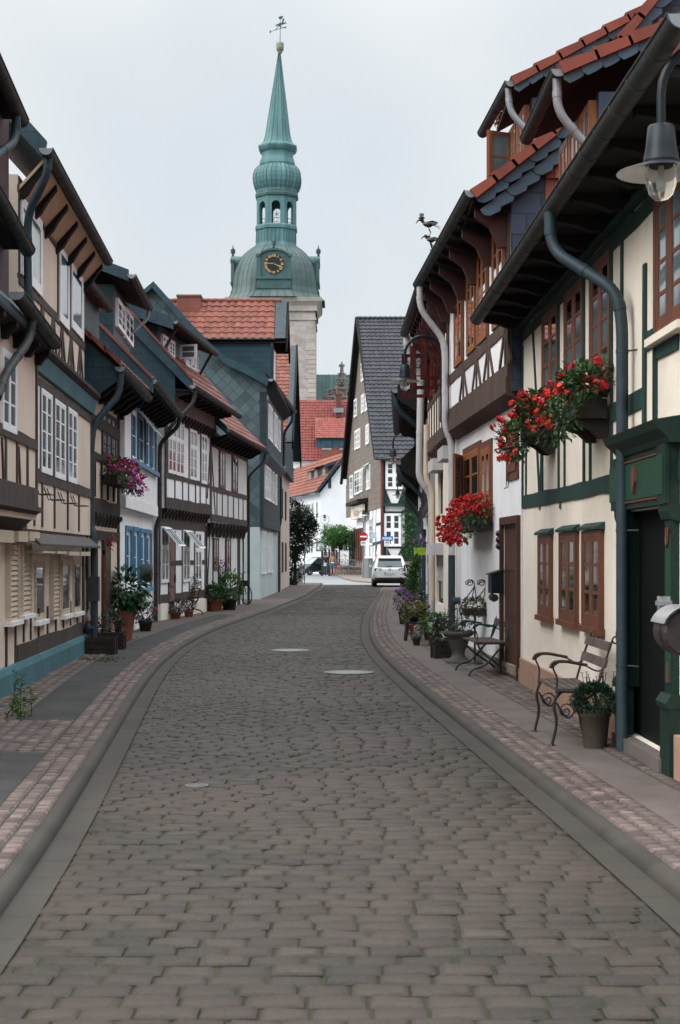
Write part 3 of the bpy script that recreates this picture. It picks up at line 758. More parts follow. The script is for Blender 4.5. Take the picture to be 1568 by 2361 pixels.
# dark red slated upper storey with its own two gutters
b = MB(); b.fbox(FA, 2.0, L - .62, 4.5, 6.75, -2.2, .02); b.build('slate_storey', SLATER, hA)
b = MB(); b.cprism(FA, [(.02, 5.55), (.26, 5.26), (.26, 5.20), (.02, 5.20)], 2.0, L - .9); b.cprism(FA, [(-1.6, 7.9), (.22, 6.78), (.22, 6.68), (-1.6, 6.68)], 2.0, L - .95); b.build('pent_roof', SOFF, hA)
gutter(hA, FA.p(4.0, 5.50, .29), FA.p(L - .95, 5.20, .29), .085)
gutter(hA, FA.p(4.0, 6.90, .25), FA.p(L - 1.15, 6.62, .25), .085)
a = FA.p(L - 1.4, 6.6, .5)
pipe(hA, [FA.p(L - 1.45, 6.62, .25), FA.p(L - 1.45, 6.3, .24), FA.p(L - 2.2, 5.9, .12), FA.p(L - 2.3, 5.7, .1)], .05, PIPET)
pipe(hA, [FA.p(L - 1.7, 4.3, .46), FA.p(L - 1.75, 4.05, .44), FA.p(L - 2.5, 3.6, .32), FA.p(L - 2.9, 3.3, .3)], .05, ZINC)
# ================================================================ B: cream house with the teal cornice and teal plinth
FB = Fac((-3.91, 18.4), (-4.20, 24.9), 1); L = FB.L
hB = house('timber_house', 'tall cream timber house with a teal cornice, white windows and a teal plinth', FB)
MO, UO = .13, .02
sh = FB.rect('L3', (440, 480, 505, 1045))
wl = [FB.rect('L3', q) for q in ((305, 540, 390, 1050), (545, 530, 615, 1000), (648, 520, 716, 980))]
wmid = [FB.rect('L2', q, MO) for q in ((258, 490, 332, 1275), (356, 552, 452, 1340), (479, 645, 573, 1385), (598, 722, 678, 1418))]
wup = [FB.rect('L1', q, UO) for q in ((148, 1125, 200, 1805), (220, 1210, 311, 1930), (451, 1500, 525, 2195), (545, 1640, 633, 2265))]
mb = MB(); wall(mb, FB, 0, L, 0, 2.02, 0, [sh] + wl, depth=.1)
wall(mb, FB, 0, L, 2.02, 4.3, MO, wmid, depth=.05); wall(mb, FB, 0, L, 4.3, 6.3, UO, wup, depth=.05)
body(FB, hB, 0, L, 6.3, -3.6, 9.6, 0, CREAM, mb=mb); mb.build('wall', CREAM, hB)
shutter(FB, hB, sh)
for q in wl: win(FB, hB, q, -.02, BEIGE, GLASS, 1, 1, fw=.05, depth=.045, curtain=CURT, sill=.05, sillm=WPAINT)
for q in wmid: win(FB, hB, q, MO - .03, WPAINT, GLASS, 2, 4, fw=.045, depth=.06, sw=.03, mull=.045, curtain=CURTG if q is wmid[0] else None)
for q in wup: win(FB, hB, q, UO - .03, WPAINT, GLASSB, 1, 1, fw=.075, depth=.07, sw=.05)
tl = []
zb = wmid[0][2]
for x_ in (302, 372, 482, 600, 700):
    u_ = FB.hit('L2', x_, 1600, MO)[0]; tl.append((u_, 2.06, u_, zb - .16, .07))
tl += [(0, zb - .08, L, zb - .09, .15), (L - .06, 2.02, L - .06, 4.0, .10)]
for q, q_ in zip(wmid, wmid[1:]): c_ = (q[1] + q_[0]) / 2; tl += [(c_, q[2], c_, q[3], max(.05, q_[0] - q[1] - .02))]
tl += [(wmid[-1][1] + .04, wmid[-1][2] - .1, wmid[-1][1] + .04, wmid[-1][3] + .1, .08), (wmid[0][0] - .1, wmid[0][3] + .06, L, wmid[-1][3] + .07, .12)]
timbers(FB, hB, tl, TIMG, MO)
zs_ = wup[0][2]
tl = [(0, zs_ - .06, L, wup[-1][2] - .06, .12), (0, 6.18, L, 6.14, .2)]
for q in wup: tl += [(q[0] - .035, q[2] - .05, q[0] - .035, q[3] + .1, .06), (q[1] + .035, q[2] - .05, q[1] + .035, q[3] + .1, .06)]
for c in (1.0, 1.9, 2.9, 3.8, 4.8, 5.9):
    tl += [(c, 4.45, c, zs_ - .1, .08), (c - .38, 4.45, c - .05, zs_ - .12, .09), (c + .38, 4.45, c + .05, zs_ - .12, .09)]
timbers(FB, hB, tl, TIMG, UO)
tl = [(u, .62, u, 1.0, .065) for u in (.5, 1.05, 1.7, 2.5, 3.3, 4.1, 4.9, 5.7)] + [(0, .50, L, .50, .22), (L - .07, .4, L - .07, 2.0, .14)]
timbers(FB, hB, tl, TIMG, 0, name='post')
b = MB(); b.cprism(FB, [(MO, 3.98), (MO + .05, 4.0), (MO + .09, 4.22), (MO, 4.22)], -.05, L + .02); b.build('teal_cornice', TEALP, hB)
b = MB(); b.cprism(FB, [(UO, 4.23), (MO + .10, 4.23), (MO + .15, 4.28), (MO + .15, 4.33), (UO + .06, 4.45), (UO, 4.45)], -.05, L + .04); b.build('cornice_ledge', TIMB, hB)
b = MB(); b.cprism(FB, [(MO, 1.98), (.28, 1.84), (.28, 1.81), (MO, 1.90)], .1, L + .05); b.build('pent_roof', M('lead_sheet', (.07, .06, .058), (.05, .043, .043), .65, 4, .3), hB)
b = MB()
for q in ((375, 390, 480, 465), (500, 390, 585, 470), (610, 415, 700, 485), (715, 425, 797, 488)):
    r_ = FB.rect('L3', q, .25); b.fbox(FB, r_[0], r_[1], r_[2], min(1.75, r_[3]), -.01, .27)
b.build('lintel_box', BEIGE, hB)
b = MB(); b.cprism(FB, [(-.05, 0), (.10, 0), (.08, .33), (.05, .40), (-.05, .42)], -2.6, L + .05); b.build('plinth', TEALP, hB)
for q in wmid:                           # iron flower holders below the windows
    b = MB(); u = (q[0] + q[1]) / 2; z = q[2] - .2
    for s_ in (-.13, .13): b.tube([FB.p(u + s_, z + .02, MO), FB.p(u + s_, z - .14, MO + .06), FB.p(u + s_, z - .14, MO + .24)], .008, 5)
    b.tube([FB.p(u - .2, z - .14, MO + .2), FB.p(u + .2, z - .14, MO + .2)], .008, 5); b.build('flower_holder', IRON, hB)
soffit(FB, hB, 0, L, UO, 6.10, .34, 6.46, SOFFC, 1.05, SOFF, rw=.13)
roof(FB, hB, -.05, L + .1, .36, 6.58, 48, 4.0, SLATE, False, .12)
gutter(hB, FB.p(-.3, 6.54, .40), FB.p(L + .02, 6.52, .40), .080)
pipe(hB, [FB.p(-.1, 6.48, .40), FB.p(-.1, 6.25, .38), FB.p(.05, 5.85, .13), FB.p(.1, 5.2, .12), FB.p(.1, 4.5, .14)], .05, PIPET)
b = MB(); b.cprism(FB, [(.34, 6.46), (-1.2, 8.16), (-1.2, 8.42), (.38, 6.68)], -.12, -.04); b.build('verge', SLATE, hB)
# ================================================================ C: narrow brown timbered house with the pink flower box
FC = Fac((-4.20, 25.2), (-4.26, 29.3), 1); L = FC.L
hC = house('timber_house', 'narrow dark brown timbered house set back behind a teal downpipe', FC)
wc = FC.rect('L2', (905, 745, 1030, 1215)); 
mb = MB(); wall(mb, FC, 0, L, 0, 4.6, 0, [wc]); body(FC, hC, 0, L, 4.6, -3.3, 8.2, 0, CREAM, mb=mb); mb.build('wall', CREAM, hC)
win(FC, hC, wc, -.03, TIMB, GLASS, 3, 4, depth=.06, curtain=None)
win(FC, hC, FC.rect('L3', (905, 345, 950, 440)), 0, TIMB, GLASS, 1, 1, curtain=CURT)
b = MB(); r_ = FC.rect('L3', (905, 480, 955, 900)); b.fbox(FC, r_[0], r_[1], .15, r_[3], 0, .05)
for k in range(3): b.fbox(FC, r_[0] + .08, r_[1] - .08, .3 + k * .55, .75 + k * .55, .05, .065)
b.build('door', DOORW, hC)
tl = [(0, 2.55, L, 2.5, .3), (0, 2.05, L, 2.05, .16), (0, wc[2] - .06, L, wc[2] - .06, .12), (0, 4.0, L, 4.0, .2), (.1, 0, .1, 4.5, .2), (L - .12, .1, L - .12, 4.5, .2)]
tl += [(u, 2.7, u, wc[2] - .1, .09) for u in (.9, 1.7, 2.5, 3.3)] + [(2.55, .1, 2.55, 2.0, .5), (1.1, .1, 1.1, 2.0, .14)]
timbers(FC, hC, tl, TIMB, 0, .03)
brackets(FC, hC, [.4 + .45 * k for k in range(8)], 2.42, .22, 0, .14, TIMB)
soffit(FC, hC, 0, L, .02, 4.45, .52, 4.70, SOFF, .6, SOFF)
gutter(hC, FC.p(-.15, 4.80, .58), FC.p(L - .1, 4.72, .58), .085)
ze = 4.80
b = MB(); yprism(b, [(-3.62, 4.62), (-3.62, 4.84), (-5.0, 6.06), (-5.0, 4.2), (-4.2, 4.2)], 25.12, .06); b.build('verge_slates', SLATE, hC)
roof(FC, hC, -.1, L, .58, 4.84, 42, 3.6, TILE, True)
b = MB(); v_ = Vector((-1, 0, .884)).normalized()
for k in range(7):
    P = Vector((-3.60, 25.02, 4.86)) + v_ * (k * .33); Q = P + v_ * .36 + Vector((0, 0, .035))
    b.hexa([P + Vector((0, -.03, -.06)), Q + Vector((0, -.03, -.06)), Q + Vector((0, .2, -.06)), P + Vector((0, .2, -.06)), P + Vector((0, -.03, .05)), Q + Vector((0, -.03, .02)), Q + Vector((0, .2, .02)), P + Vector((0, .2, .05))], R.random())
b.build('verge_tiles', TILE, hC)
# small dormer on C
b = MB(); b.fbox(FC, .1, 2.2, 5.3, 6.15, -1.6, -.1); b.build('dormer_wall', SLATE, hC)
b = MB(); b.cprism(FC, [(.02, 6.12), (.02, 6.2), (-2.0, 7.0), (-2.0, 6.9)], -.1, 2.4); b.build('dormer_roof', TILE, hC)
gutter(hC, FC.p(-.1, 6.2, .06), FC.p(2.3, 6.16, .06), .08)
pipe(hC, [FC.p(-.08, 4.72, .58), FC.p(-.08, 4.35, .56), FC.p(-.25, 3.85, .16), FC.p(-.3, 3.5, .13), FC.p(-.3, 2.2, .13), FC.p(-.38, 2.0, .18), FC.p(-.38, .12, .18)], .055, PIPET, .16)
b = MB(); P = FC.p(-.38, 0, .18); b.box(P.x - .09, P.x + .09, P.y - .08, P.y + .08, .95, 1.35); b.build('rain_trap', ZINC, hC)
# ================================================================ D: white house with blue windows
FD = Fac((-4.25, 29.3), (-4.50, 36.6), 1); L = FD.L
hD = house('plaster_house', 'white plastered house with blue window frames and a slated roof edge', FD)
w1 = [FD.rect('L5', q, .1) for q in ((368, 35, 413, 408), (415, 65, 460, 432), (462, 90, 495, 455), (500, 110, 528, 475))]
w0 = [FD.rect('L5', q) for q in ((330, 848, 368, 1190), (382, 855, 414, 1200), (428, 865, 460, 1215), (465, 870, 496, 1225))]
mb = MB(); wall(mb, FD, 0, L, 0, 2.62, 0, w0, depth=.16); wall(mb, FD, 0, L, 2.62, 4.95, .11, w1, depth=.16)
body(FD, hD, 0, L, 4.95, -3.6, 9.0, 0, WHITE, mb=mb); mb.build('wall', WHITE, hD)
b = MB(); b.fbox(FD, -.02, L, 2.62, 2.86, .10, .135); b.build('plaster_band', WHITE, hD)
for q in w1: win(FD, hD, q, .03, WPAINT, GLASSB, 1, 2, fw=.06, depth=.05, sw=.04)
for q in w0: win(FD, hD, q, -.07, WPAINT, GLASSB, 1, 2, fw=.06, depth=.05, sw=.04)
b = MB()
for q in w1: b.fbox(FD, q[0] - .08, q[1] + .08, q[2] - .09, q[2], .06, .20)
b.build('window_sill', BLUEL, hD)
b = MB(); b.fbox(FD, w0[0][0] - .1, w0[-1][1] + .1, w0[-1][2] - .08, w0[-1][2], -.1, .08); b.build('window_sill', BLUEL, hD)
for q, o_ in [(q, .1) for q in w1] + [(q, 0) for q in w0]:
    b = MB()
    for a0, a1 in ((q[0] - .08, q[0]), (q[1], q[1] + .08)): b.fbox(FD, a0, a1, q[2], q[3] + .08, o_, o_ + .03)
    b.fbox(FD, q[0], q[1], q[3], q[3] + .09, o_, o_ + .028); b.build('window_surround', BLUEW, hD)
    b = MB(); b.fbox(FD, q[1] - .02, q[1], q[2], q[3], o_ - .09, o_ - .003); b.build('window_reveal', BLUEW, hD)
sash(FD, hD, w1[1][0], w1[1][1], w1[1][3] - .55, w1[1][3], .12, WPAINT, 38, 'top', 1, 1, GLASSB)
soffit(FD, hD, 0, L, .12, 4.86, .58, 5.0, SOFF, .7, SOFF)
roof(FD, hD, -.1, L, .62, 5.10, 45, 4.1, TILEP, True)
gutter(hD, FD.p(-.15, 5.06, .66), FD.p(L, 5.06, .66), .085)
b = MB(); yprism(b, [(-3.58, 4.80), (-3.58, 5.06), (-5.9, 7.40), (-5.9, 6.95)], 29.12, .08); b.build('verge_slates', SLATE, hD)
b = MB(); yprism(b, [(-3.9, 4.85), (-6.4, 7.35), (-6.4, 4.3), (-4.15, 4.3), (-4.15, 4.7)], 29.24, .05); b.build('side_cladding', SLATE, hD)
b = MB(); yprism(b, [(-3.60, 5.075), (-3.60, 5.15), (-5.9, 7.49), (-5.9, 7.415)], 29.08, .14); b.build('verge_tiles', TILEP, hD)
# slated dormer of D
b = MB(); b.fbox(FD, .5, 3.6, 5.6, 7.0, -2.2, -.16); b.build('dormer_wall', SLATE, hD)
for q in ((905, 1935, 962, 2235), (968, 2005, 1025, 2325)): win(FD, hD, FD.rect('L1', q, -.15), -.15, WPAINT, GLASS, 2, 3, depth=.06)
b = MB(); b.cprism(FD, [(.18, 7.02), (.18, 7.14), (-2.6, 8.2), (-2.6, 8.05)], .1, 3.8); b.build('dormer_roof', SOFF, hD)
b = MB(); b.cprism(FD, [(.18, 6.98), (.18, 7.20), (-2.6, 8.25), (-2.6, 8.02)], .02, .09); b.build('dormer_verge', SLATE, hD)
gutter(hD, FD.p(.0, 7.10, .24), FD.p(3.7, 7.06, .24), .08)
pipe(hD, [FD.p(3.62, 7.04, .24), FD.p(3.62, 6.8, .22), FD.p(3.3, 6.3, -.25), FD.p(3.2, 6.1, -.4)], .035, ZINCL, .1)
pipe(hD, [FD.p(L - .2, 5.0, .66), FD.p(L - .2, 4.8, .64), FD.p(L - .05, 4.4, .2), FD.p(L - .02, 4.2, .17), FD.p(L - .02, 2.6, .17), FD.p(L - .05, 2.4, .08), FD.p(L - .05, .1, .08)], .05, DARKP, .15)
b = MB(); yprism(b, [(x - 6.2, z) for x, z in ((0, 7.9), (.55, 7.9), (.55, 9.15), (0, 9.15))], 33.5, .5); b.build('chimney', BRICK, hD)
# ================================================================ E: black and white half timbered house
FE = Fac((-4.40, 37.0), (-3.82, 43.2), 1); L = FE.L
hE = house('timber_house', 'black and white half timbered house with tall white windows and red tiled roof with dormer', FE)
EO = .15
w1 = [FE.rect('L5', q, EO) for q in ((607, 105, 658, 485), (660, 130, 710, 500), (750, 180, 795, 525), (826, 215, 862, 550))]
w0 = [FE.rect('L5', q) for q in ((560, 825, 610, 1195), (706, 848, 748, 1190), (786, 858, 826, 1188))]
dr = FE.rect('L5', (616, 880, 655, 1310))
mb = MB(); wall(mb, FE, 0, L, 0, 2.85, 0, w0 + [dr], depth=.06); wall(mb, FE, 0, L, 2.85, 5.75, EO, w1, depth=.06)
body(FE, hE, 0, L, 5.75, -3.4, 9.9, 0, WHITE, mb=mb); mb.build('wall', WHITE, hE)
for q in w1: win(FE, hE, q, EO - .03, WPAINT, GLASSB, 2 if q is not w1[3] else 2, 4, depth=.07, transom=.66, sw=.03, mull=.05, curtain=CURTG)
for k, q in enumerate(w0): win(FE, hE, q, -.03, WPAINT, GLASSB, 2, 3, depth=.07, transom=.64, sw=.03, mull=.05, curtain=CURT if k == 0 else CURTG)
for q in (w0[0], w0[1]): sash(FE, hE, q[0] + .02, q[1] - .02, q[3] - .62, q[3] - .02, .05, WPAINT, 40, 'top', 1, 3, GLASSB)
b = MB(); b.fbox(FE, dr[0], dr[1], .12, dr[3], -.05, .0)
for k in range(3): b.fbox(FE, dr[0] + .1, dr[1] - .1, .3 + k * .62, .78 + k * .62, 0, .02)
dd = b.build('door', M('faded_red_door', (.20, .10, .10), (.15, .07, .07), .6, 5, .2), hE)
b = MB(); b.fbox(FE, dr[1] - .13, dr[1] - .10, 1.0, 1.2, 0, .06); b.build('handle', IRON, dd)
tl = [(0, 2.98, L, 2.98, .27), (0, 5.1, L, 5.1, .2), (0, w1[0][2] - .07, L, w1[0][2] - .06, .12), (.06, 2.85, .06, 5.2, .13), (L - .08, 2.85, L - .08, 5.2, .15)]
tl += [(u, 3.1, u, w1[0][2] - .12, .085) for u in [FE.hit('L5', x_, 600, EO)[0] for x_ in (655, 706, 745, 791, 821, 861)]]
for q in w1: tl += [(q[0] - .04, q[2] - .05, q[0] - .04, q[3] + .15, .075), (q[1] + .04, q[2] - .05, q[1] + .04, q[3] + .15, .075)]
tl += ptim(FE, 'L5', [(868, 640, 885, 330, .07), (850, 215, 850, 330, .05)], EO)
timbers(FE, hE, tl, TIMG, EO)
tl = [(0, 2.50, L, 2.50, .28), (0, .62, L, .62, .22), (0, 1.5, L, 1.5, .12), (.06, .3, .06, 2.5, .13), (L - .08, .3, L - .08, 2.5, .13)]
for q in w0 + [dr]: tl += [(q[0] - .05, .6, q[0] - .05, q[3] + .1, .09), (q[1] + .05, .6, q[1] + .05, q[3] + .1, .09)]
for q in w0: tl += []
timbers(FE, hE, [t_ for t_ in tl if True], TIMG, 0, .012, 'post')
for q in w0: pass
b = MB(); b.fbox(FE, -.02, dr[0] - .12, 0, .5, -.02, .05); b.fbox(FE, dr[1] + .12, L, 0, .48, -.02, .05); b.build('plinth', CREAMV, hE)
brackets(FE, hE, [.3 + .42 * k for k in range(15)], 2.86, .26, 0, .16, TIMB)
b = MB(); b.fbox(FE, 0, L, 5.25, 5.72, .15, .32); b.build('board_cladding', BR('grey_boards', (.15, .135, .125), (.125, .11, .105), (.02, .018, .018), .22, 3, 0, 0, .012, .8, .5), hE)
brackets(FE, hE, [.3 + .42 * k for k in range(15)], 5.25, .22, EO, .17, TIMB)
soffit(FE, hE, 0, L, .3, 5.7, .78, 5.66, SOFF, .7, SOFF)
roof(FE, hE, -.1, L + .25, .82, 5.78, 48, 4.4, TILEP, True)
gutter(hE, FE.p(-.15, 5.80, .86), FE.p(L + .55, 5.70, .88), .085)
b = MB(); yprism(b, [(-3.55, 5.62), (-3.55, 5.9), (-6.6, 9.25), (-6.6, 8.7)], 36.82, .08); b.build('verge_slates', SLATE, hE)
b = MB(); yprism(b, [(-3.57, 5.92), (-3.57, 5.99), (-6.6, 9.33), (-6.6, 9.26)], 36.78, .14); b.build('verge_tiles', TILEP, hE)
b = MB(); yprism(b, [(-4.0, 5.4), (-4.0, 6.05), (-6.8, 9.0), (-6.8, 5.0), (-4.25, 5.0)], 36.95, .05); b.build('side_cladding', SLATE, hE)
pipe(hE, [FE.p(.12, 5.72, .86), FE.p(.1, 5.4, .84), FE.p(-.12, 4.8, .3), FE.p(-.15, 4.6, .24)], .05, ZINC, .15)
# dormer with white windows
u0, z1 = FE.hit('L4', 570, 520, -.05); u1, z0 = FE.hit('L4', 802, 820, -.05)
b = MB(); b.fbox(FE, u0 - .25, u1 + .1, 5.9, z1 + .1, -2.4, -.08); b.build('dormer_wall', SLATE, hE)
dw = [FE.rect('L4', q, -.06) for q in ((568, 525, 608, 700), (612, 555, 648, 730), (720, 625, 756, 800), (760, 655, 800, 825))]
for q in dw: win(FE, hE, (q[0], q[1], z0 + .05, z1 - .1), -.07, WPAINT, GLASSB, 2, 3, depth=.06)
sash(FE, hE, dw[1][1] + .05, dw[1][1] + .5, z0 + .1, z1 - .1, 0, WPAINT, 78, 'u1', 2, 1, GLASSB)
b = MB(); b.cprism(FE, [(.35, z1 + .02), (.35, z1 + .16), (-2.6, z1 + 1.2), (-2.6, z1 + 1.05)], u0 - .5, u1 + .45); b.build('dormer_roof', SOFF, hE)
b = MB(); b.cprism(FE, [(.35, z1 - .08), (.35, z1 + .22), (-2.6, z1 + 1.26), (-2.6, z1 + .9)], u0 - .6, u0 - .51); b.build('dormer_verge', SLATE, hE)
gutter(hE, FE.p(u0 - .55, z1 + .12, .4), FE.p(u1 + .5, z1 + .08, .4), .07)
b = MB(); b.bar(FE.p(u0 - .1, z1 - .75, -.1), FE.p(u0 - .1, z1 + .02, .34), .06, .06); b.build('dormer_brace', TIMB, hE); b = MB(); b.bar(FE.p(u1 + .1, z1 - .75, -.1), FE.p(u1 + .1, z1 + .02, .34), .06, .06); b.build('dormer_brace', TIMB, hE)
# ================================================================ F: half timbered house with brown windows
FF = Fac((-3.81, 43.3), (-3.17, 50.0), 1); L = FF.L
hF = house('timber_house', 'low half timbered house with narrow brown windows and worn red roof', FF)
EO = .13
w1 = [FF.rect('L5', q, EO) for q in ((948, 325, 983, 580), (1032, 355, 1066, 605))]
w0 = [FF.rect('L5', q) for q in ((908, 900, 940, 1110), (990, 905, 1020, 1120))]
mb = MB(); wall(mb, FF, 0, L, 0, 2.62, 0, w0, depth=.06); wall(mb, FF, 0, L, 2.62, 5.0, EO, w1, depth=.06)
body(FF, hF, 0, L, 5.0, -3.2, 8.4, 0, GREYW, mb=mb); mb.build('wall', GREYW, hF)
for q in w1 + w0: win(FF, hF, q, (EO if q in w1 else 0) - .03, BROWNW, GLASS, 2, 4, depth=.07, sw=.03, curtain=CURTG)
tl = [(0, 2.78, L, 2.72, .2), (0, 4.9, L, 4.85, .2), (0, w1[0][2] - .08, L, w1[1][2] - .08, .14), (.07, 2.62, .07, 4.9, .14), (L - .08, 2.62, L - .08, 4.9, .14), (.15, 4.6, .75, 2.8, .09)]
tl += [(u, 2.8, u, w1[0][2] - .12, .08) for u in (1.0, 1.9, 2.9, 3.9, 4.9, 5.8)]
for q in w1: tl += [(q[0] - .05, q[2] - .05, q[0] - .05, 4.9, .09), (q[1] + .05, q[2] - .05, q[1] + .05, 4.9, .09)]
timbers(FF, hF, tl, TIMG, EO)
tl = [(0, 2.42, L, 2.42, .22), (0, .55, L, .55, .25), (.07, .1, .07, 2.4, .15), (.2, .9, .55, 2.3, .09), (L - .1, .1, L - .1, 2.4, .2), (L - 1.0, .1, L - 1.0, 2.4, .5)]
for q in w0: tl += [(q[0] - .05, .6, q[0] - .05, 2.4, .12), (q[1] + .05, .6, q[1] + .05, 2.4, .12)]
timbers(FF, hF, tl, TIMB, 0, .016, 'post')
brackets(FF, hF, [.3 + .62 * k for k in range(11)], 2.64, .42, 0, .2, TIMB)
soffit(FF, hF, 0, L, EO, 4.95, .62, 5.1, SOFF, .7, SOFF)
roof(FF, hF, -.25, L + .5, .66, 5.22, 44, 3.8, TILEP, True)
b = MB(); b.cprism(FF, [(.66, 5.1), (.66, 5.32), (-1.8, 7.7), (-1.8, 7.3)], -.36, -.26); b.build('verge_boards', SLATE, hF)
gutter(hF, FF.p(-.3, 5.24, .70), FF.p(L + .55, 5.12, .70), .08)
pipe(hF, [FF.p(L + .2, 5.05, .7), FF.p(L + .2, 4.8, .66), FF.p(L - .05, 4.3, .2), FF.p(L - .05, 4.1, .18), FF.p(L - .05, .1, .18)], .045, DARKP, .15)
# ================================================================ G: slated house with the diamond pattern and the big red dormer roof
YG = 55.0
FG = Fac((-2.90, YG), (-2.72, 66.0), 1); L = FG.L
hG = house('slate_house', 'tall house clad in diamond slates with an orange tiled cross roof', FG)
mb = MB(); wall(mb, FG, 0, L, 0, 3.1, 0, (), thick=.4); mb.build('wall', TEALW, hG)
gp = atxz('L4', [(520, 210), (640, 345), (760, 480), (900, 625), (1000, 710), (1130, 770), (1275, 850)], YG)
xe = gp[-1][0]
lo = atxz('L5', [(1220, 830)], YG)[0][1]
m_ = MB()
xr = gp[0][0]
mid = [(xe - .12, gp[-1][1] - .35), (xe - .12, 5.95), (-2.80, 5.9), (-2.80, 3.0), (2 * xr + 2.9, 3.0), (2 * xr - xe, gp[-1][1])]
out_ = gp + mid
# solid body under the slated gable
body_pts = [(x, z - .12) for x, z in gp] + [(xe - .2, 6.0), (-2.85, 5.9), (-2.85, 3.05), (-2.92, 3.05), (-2.92, 0), (2 * xr + 2.9, 0), (2 * xr + 2.9, gp[-1][1])]
yprism(m_, body_pts, YG + .06, 10.9); m_.build('house_body', TEALW, hG)
s_ = MB(); yprism(s_, [(x, z - .1) for x, z in gp] + [(xe - .25, 6.05), (-2.78, 6.0), (-2.78, lo), (2 * xr + 2.9, lo), (2 * xr + 2.9, gp[-1][1])], YG, .06); s_.build('slate_gable', DIAM, hG)
# slated street front
s_ = MB(); s_.fbox(FG, 0, L, lo, 5.35, -.2, .14); s_.fbox(FG, 0, L, 5.35, 7.6, -.2, .26); s_.build('slate_front', BR('front_slates', (.016, .030, .038), (.010, .021, .028), (.006, .01, .012), .3, .22, .5, 0, .006, .6, .6), hG)
s_ = MB(); s_.cprism(FG, [(.14, 5.0), (.40, 5.28), (.40, 5.4), (.14, 5.55)], -.03, L); s_.build('slate_skirt', SLATE, hG)
for zm, o_, z0_, z1_, us in (('up', .26, 5.95, 7.25, (.7, 1.9, 4.0, 5.2, 7.2)), ('mid', .14, 3.75, 5.0, (.5, 1.7, 2.9, 4.8, 6.8))):
    for u in us: win(FG, hG, (u, u + 1.0, z0_, z1_), o_, WPAINT, GLASSB, 2, 3, depth=.05, curtain=None)
for u in (1.0, 2.2, 4.4, 6.0): win(FG, hG, (u, u + .8, 1.0, 2.6), .0, WPAINT, GLASSB, 2, 3, depth=.06)
# main roof: two slopes following the bell-cast gable
t_ = MB(); roofp = [(x, z) for x, z in gp] + [(x, z - .12) for x, z in reversed(gp)]
yprism(t_, roofp, YG - .25, 11.4); t_.build('roof', SLATE, hG)
t_ = MB(); yprism(t_, [(gp[0][0], gp[0][1]), (2 * xr - xe, gp[-1][1]), (2 * xr - xe, gp[-1][1] - .15), (gp[0][0], gp[0][1] - .2)], YG - .25, 11.4); t_.build('roof', SLATE, hG)
t_ = MB(); yprism(t_, [(x, z + .01) for x, z in gp] + [(x - .02, z - .26) for x, z in reversed(gp)], YG - .31, .08); t_.build('verge_slates', SLATE, hG)
gutter(hG, (xe + .08, YG - .3, gp[-1][1]), (-1.98, 66.2, gp[-1][1] - .1), .10)
b = MB(); b.cprism(FG, [(.26, 7.5), (.62, 7.75), (.62, 7.9), (.2, 8.3)], 0, L); b.build('eave_boards', SOFF, hG)
pipe(hG, [Vector((-2.05, 65.6, 7.9)), Vector((-2.05, 65.6, 7.5)), Vector((-2.4, 65.7, 7.0)), Vector((-2.42, 65.7, 5.6)), Vector((-2.55, 65.7, 5.2)), Vector((-2.55, 65.7, 3.2)), Vector((-2.62, 65.7, 2.9)), Vector((-2.62, 65.7, .1))], .055, PIPET, .15)
# cross dormer: its near slope carries the big field of red pantiles
YD = 57.5
e0 = at('L4', 940, 590, YD); e1 = at('L4', 1312, 580, YD); r0 = at('L4', 735, 392, YD + 1.6); r1 = at('L4', 1372, 335, YD + 1.6)
xf, zr, zed = e1.x, r1.z, e1.z
du = Vector((1, 0, 0)); dv = Vector((0, 1.6, zr - zed))
t_ = MB(); tiles(t_, (xf - 5.4, YD, zed), du, dv, 5.4 - .02, dv.length, .30, .32, .05, .035)
t_.build('dormer_tiles', TILE, hG)
t_ = MB()
for s0 in (YD, YD + 3.2):
    q = [Vector((xf - 5.4, s0, zed - .03)), Vector((xf + .45, s0, zed - .03)), Vector((xf + .45, YD + 1.6, zr - .03)), Vector((xf - 5.4, YD + 1.6, zr - .03))]
    t_.face(q); t_.face([p - Vector((0, 0, .12)) for p in reversed(q)])
t_.build('dormer_roof', SOFF, hG)
t_ = MB(); q = [Vector((xf, YD - .03, zed + .02)), Vector((xf + .42, YD - .03, zed + .02)), Vector((xf + .42, YD + 1.57, zr + .03)), Vector((xf, YD + 1.57, zr + .03))]
L_ = dv.length; t_.face(q, [(0, 0), (.42, 0), (.42, L_), (0, L_)]); t_.build('verge_slates', BR('small_slates', (.045, .065, .075), (.028, .045, .055), (.01, .014, .016), .16, .13, .5, 0, .006, .6, .7), hG)
t_ = MB()
for (ya, za, yb, zb) in ((YD - .1, zed - .5, YD + 1.6, zr - .02), (YD + 3.3, zed - .5, YD + 1.6, zr - .02)):
    t_.hexa([(xf + .43, ya, za), (xf + .50, ya, za), (xf + .50, yb, zb - .55), (xf + .43, yb, zb - .55), (xf + .43, ya, za + .5), (xf + .50, ya, za + .5), (xf + .50, yb, zb), (xf + .43, yb, zb)])
t_.build('barge_board', BLACK, hG)
t_ = MB(); t_.tube([(xf - 5.4, YD - .02, zed - .02), (xf, YD - .02, zed - .02)], .05, 6); t_.build('dormer_gutter', IRON, hG)
t_ = MB()
for k in range(18):
    x_ = xf - 5.4 + k * .31; t_.tube([(x_, YD + 1.6, zr + .02), (x_ + .34, YD + 1.6, zr + .035)], [.09, .1], 8)
t_.build('ridge_tiles', TILE, hG)
c_ = MB(); c_.box(xf - 5.2, xf - .12, YD + .12, YD + 3.1, 7.4, zed); c_.build('dormer_cheek', SLATE, hG)
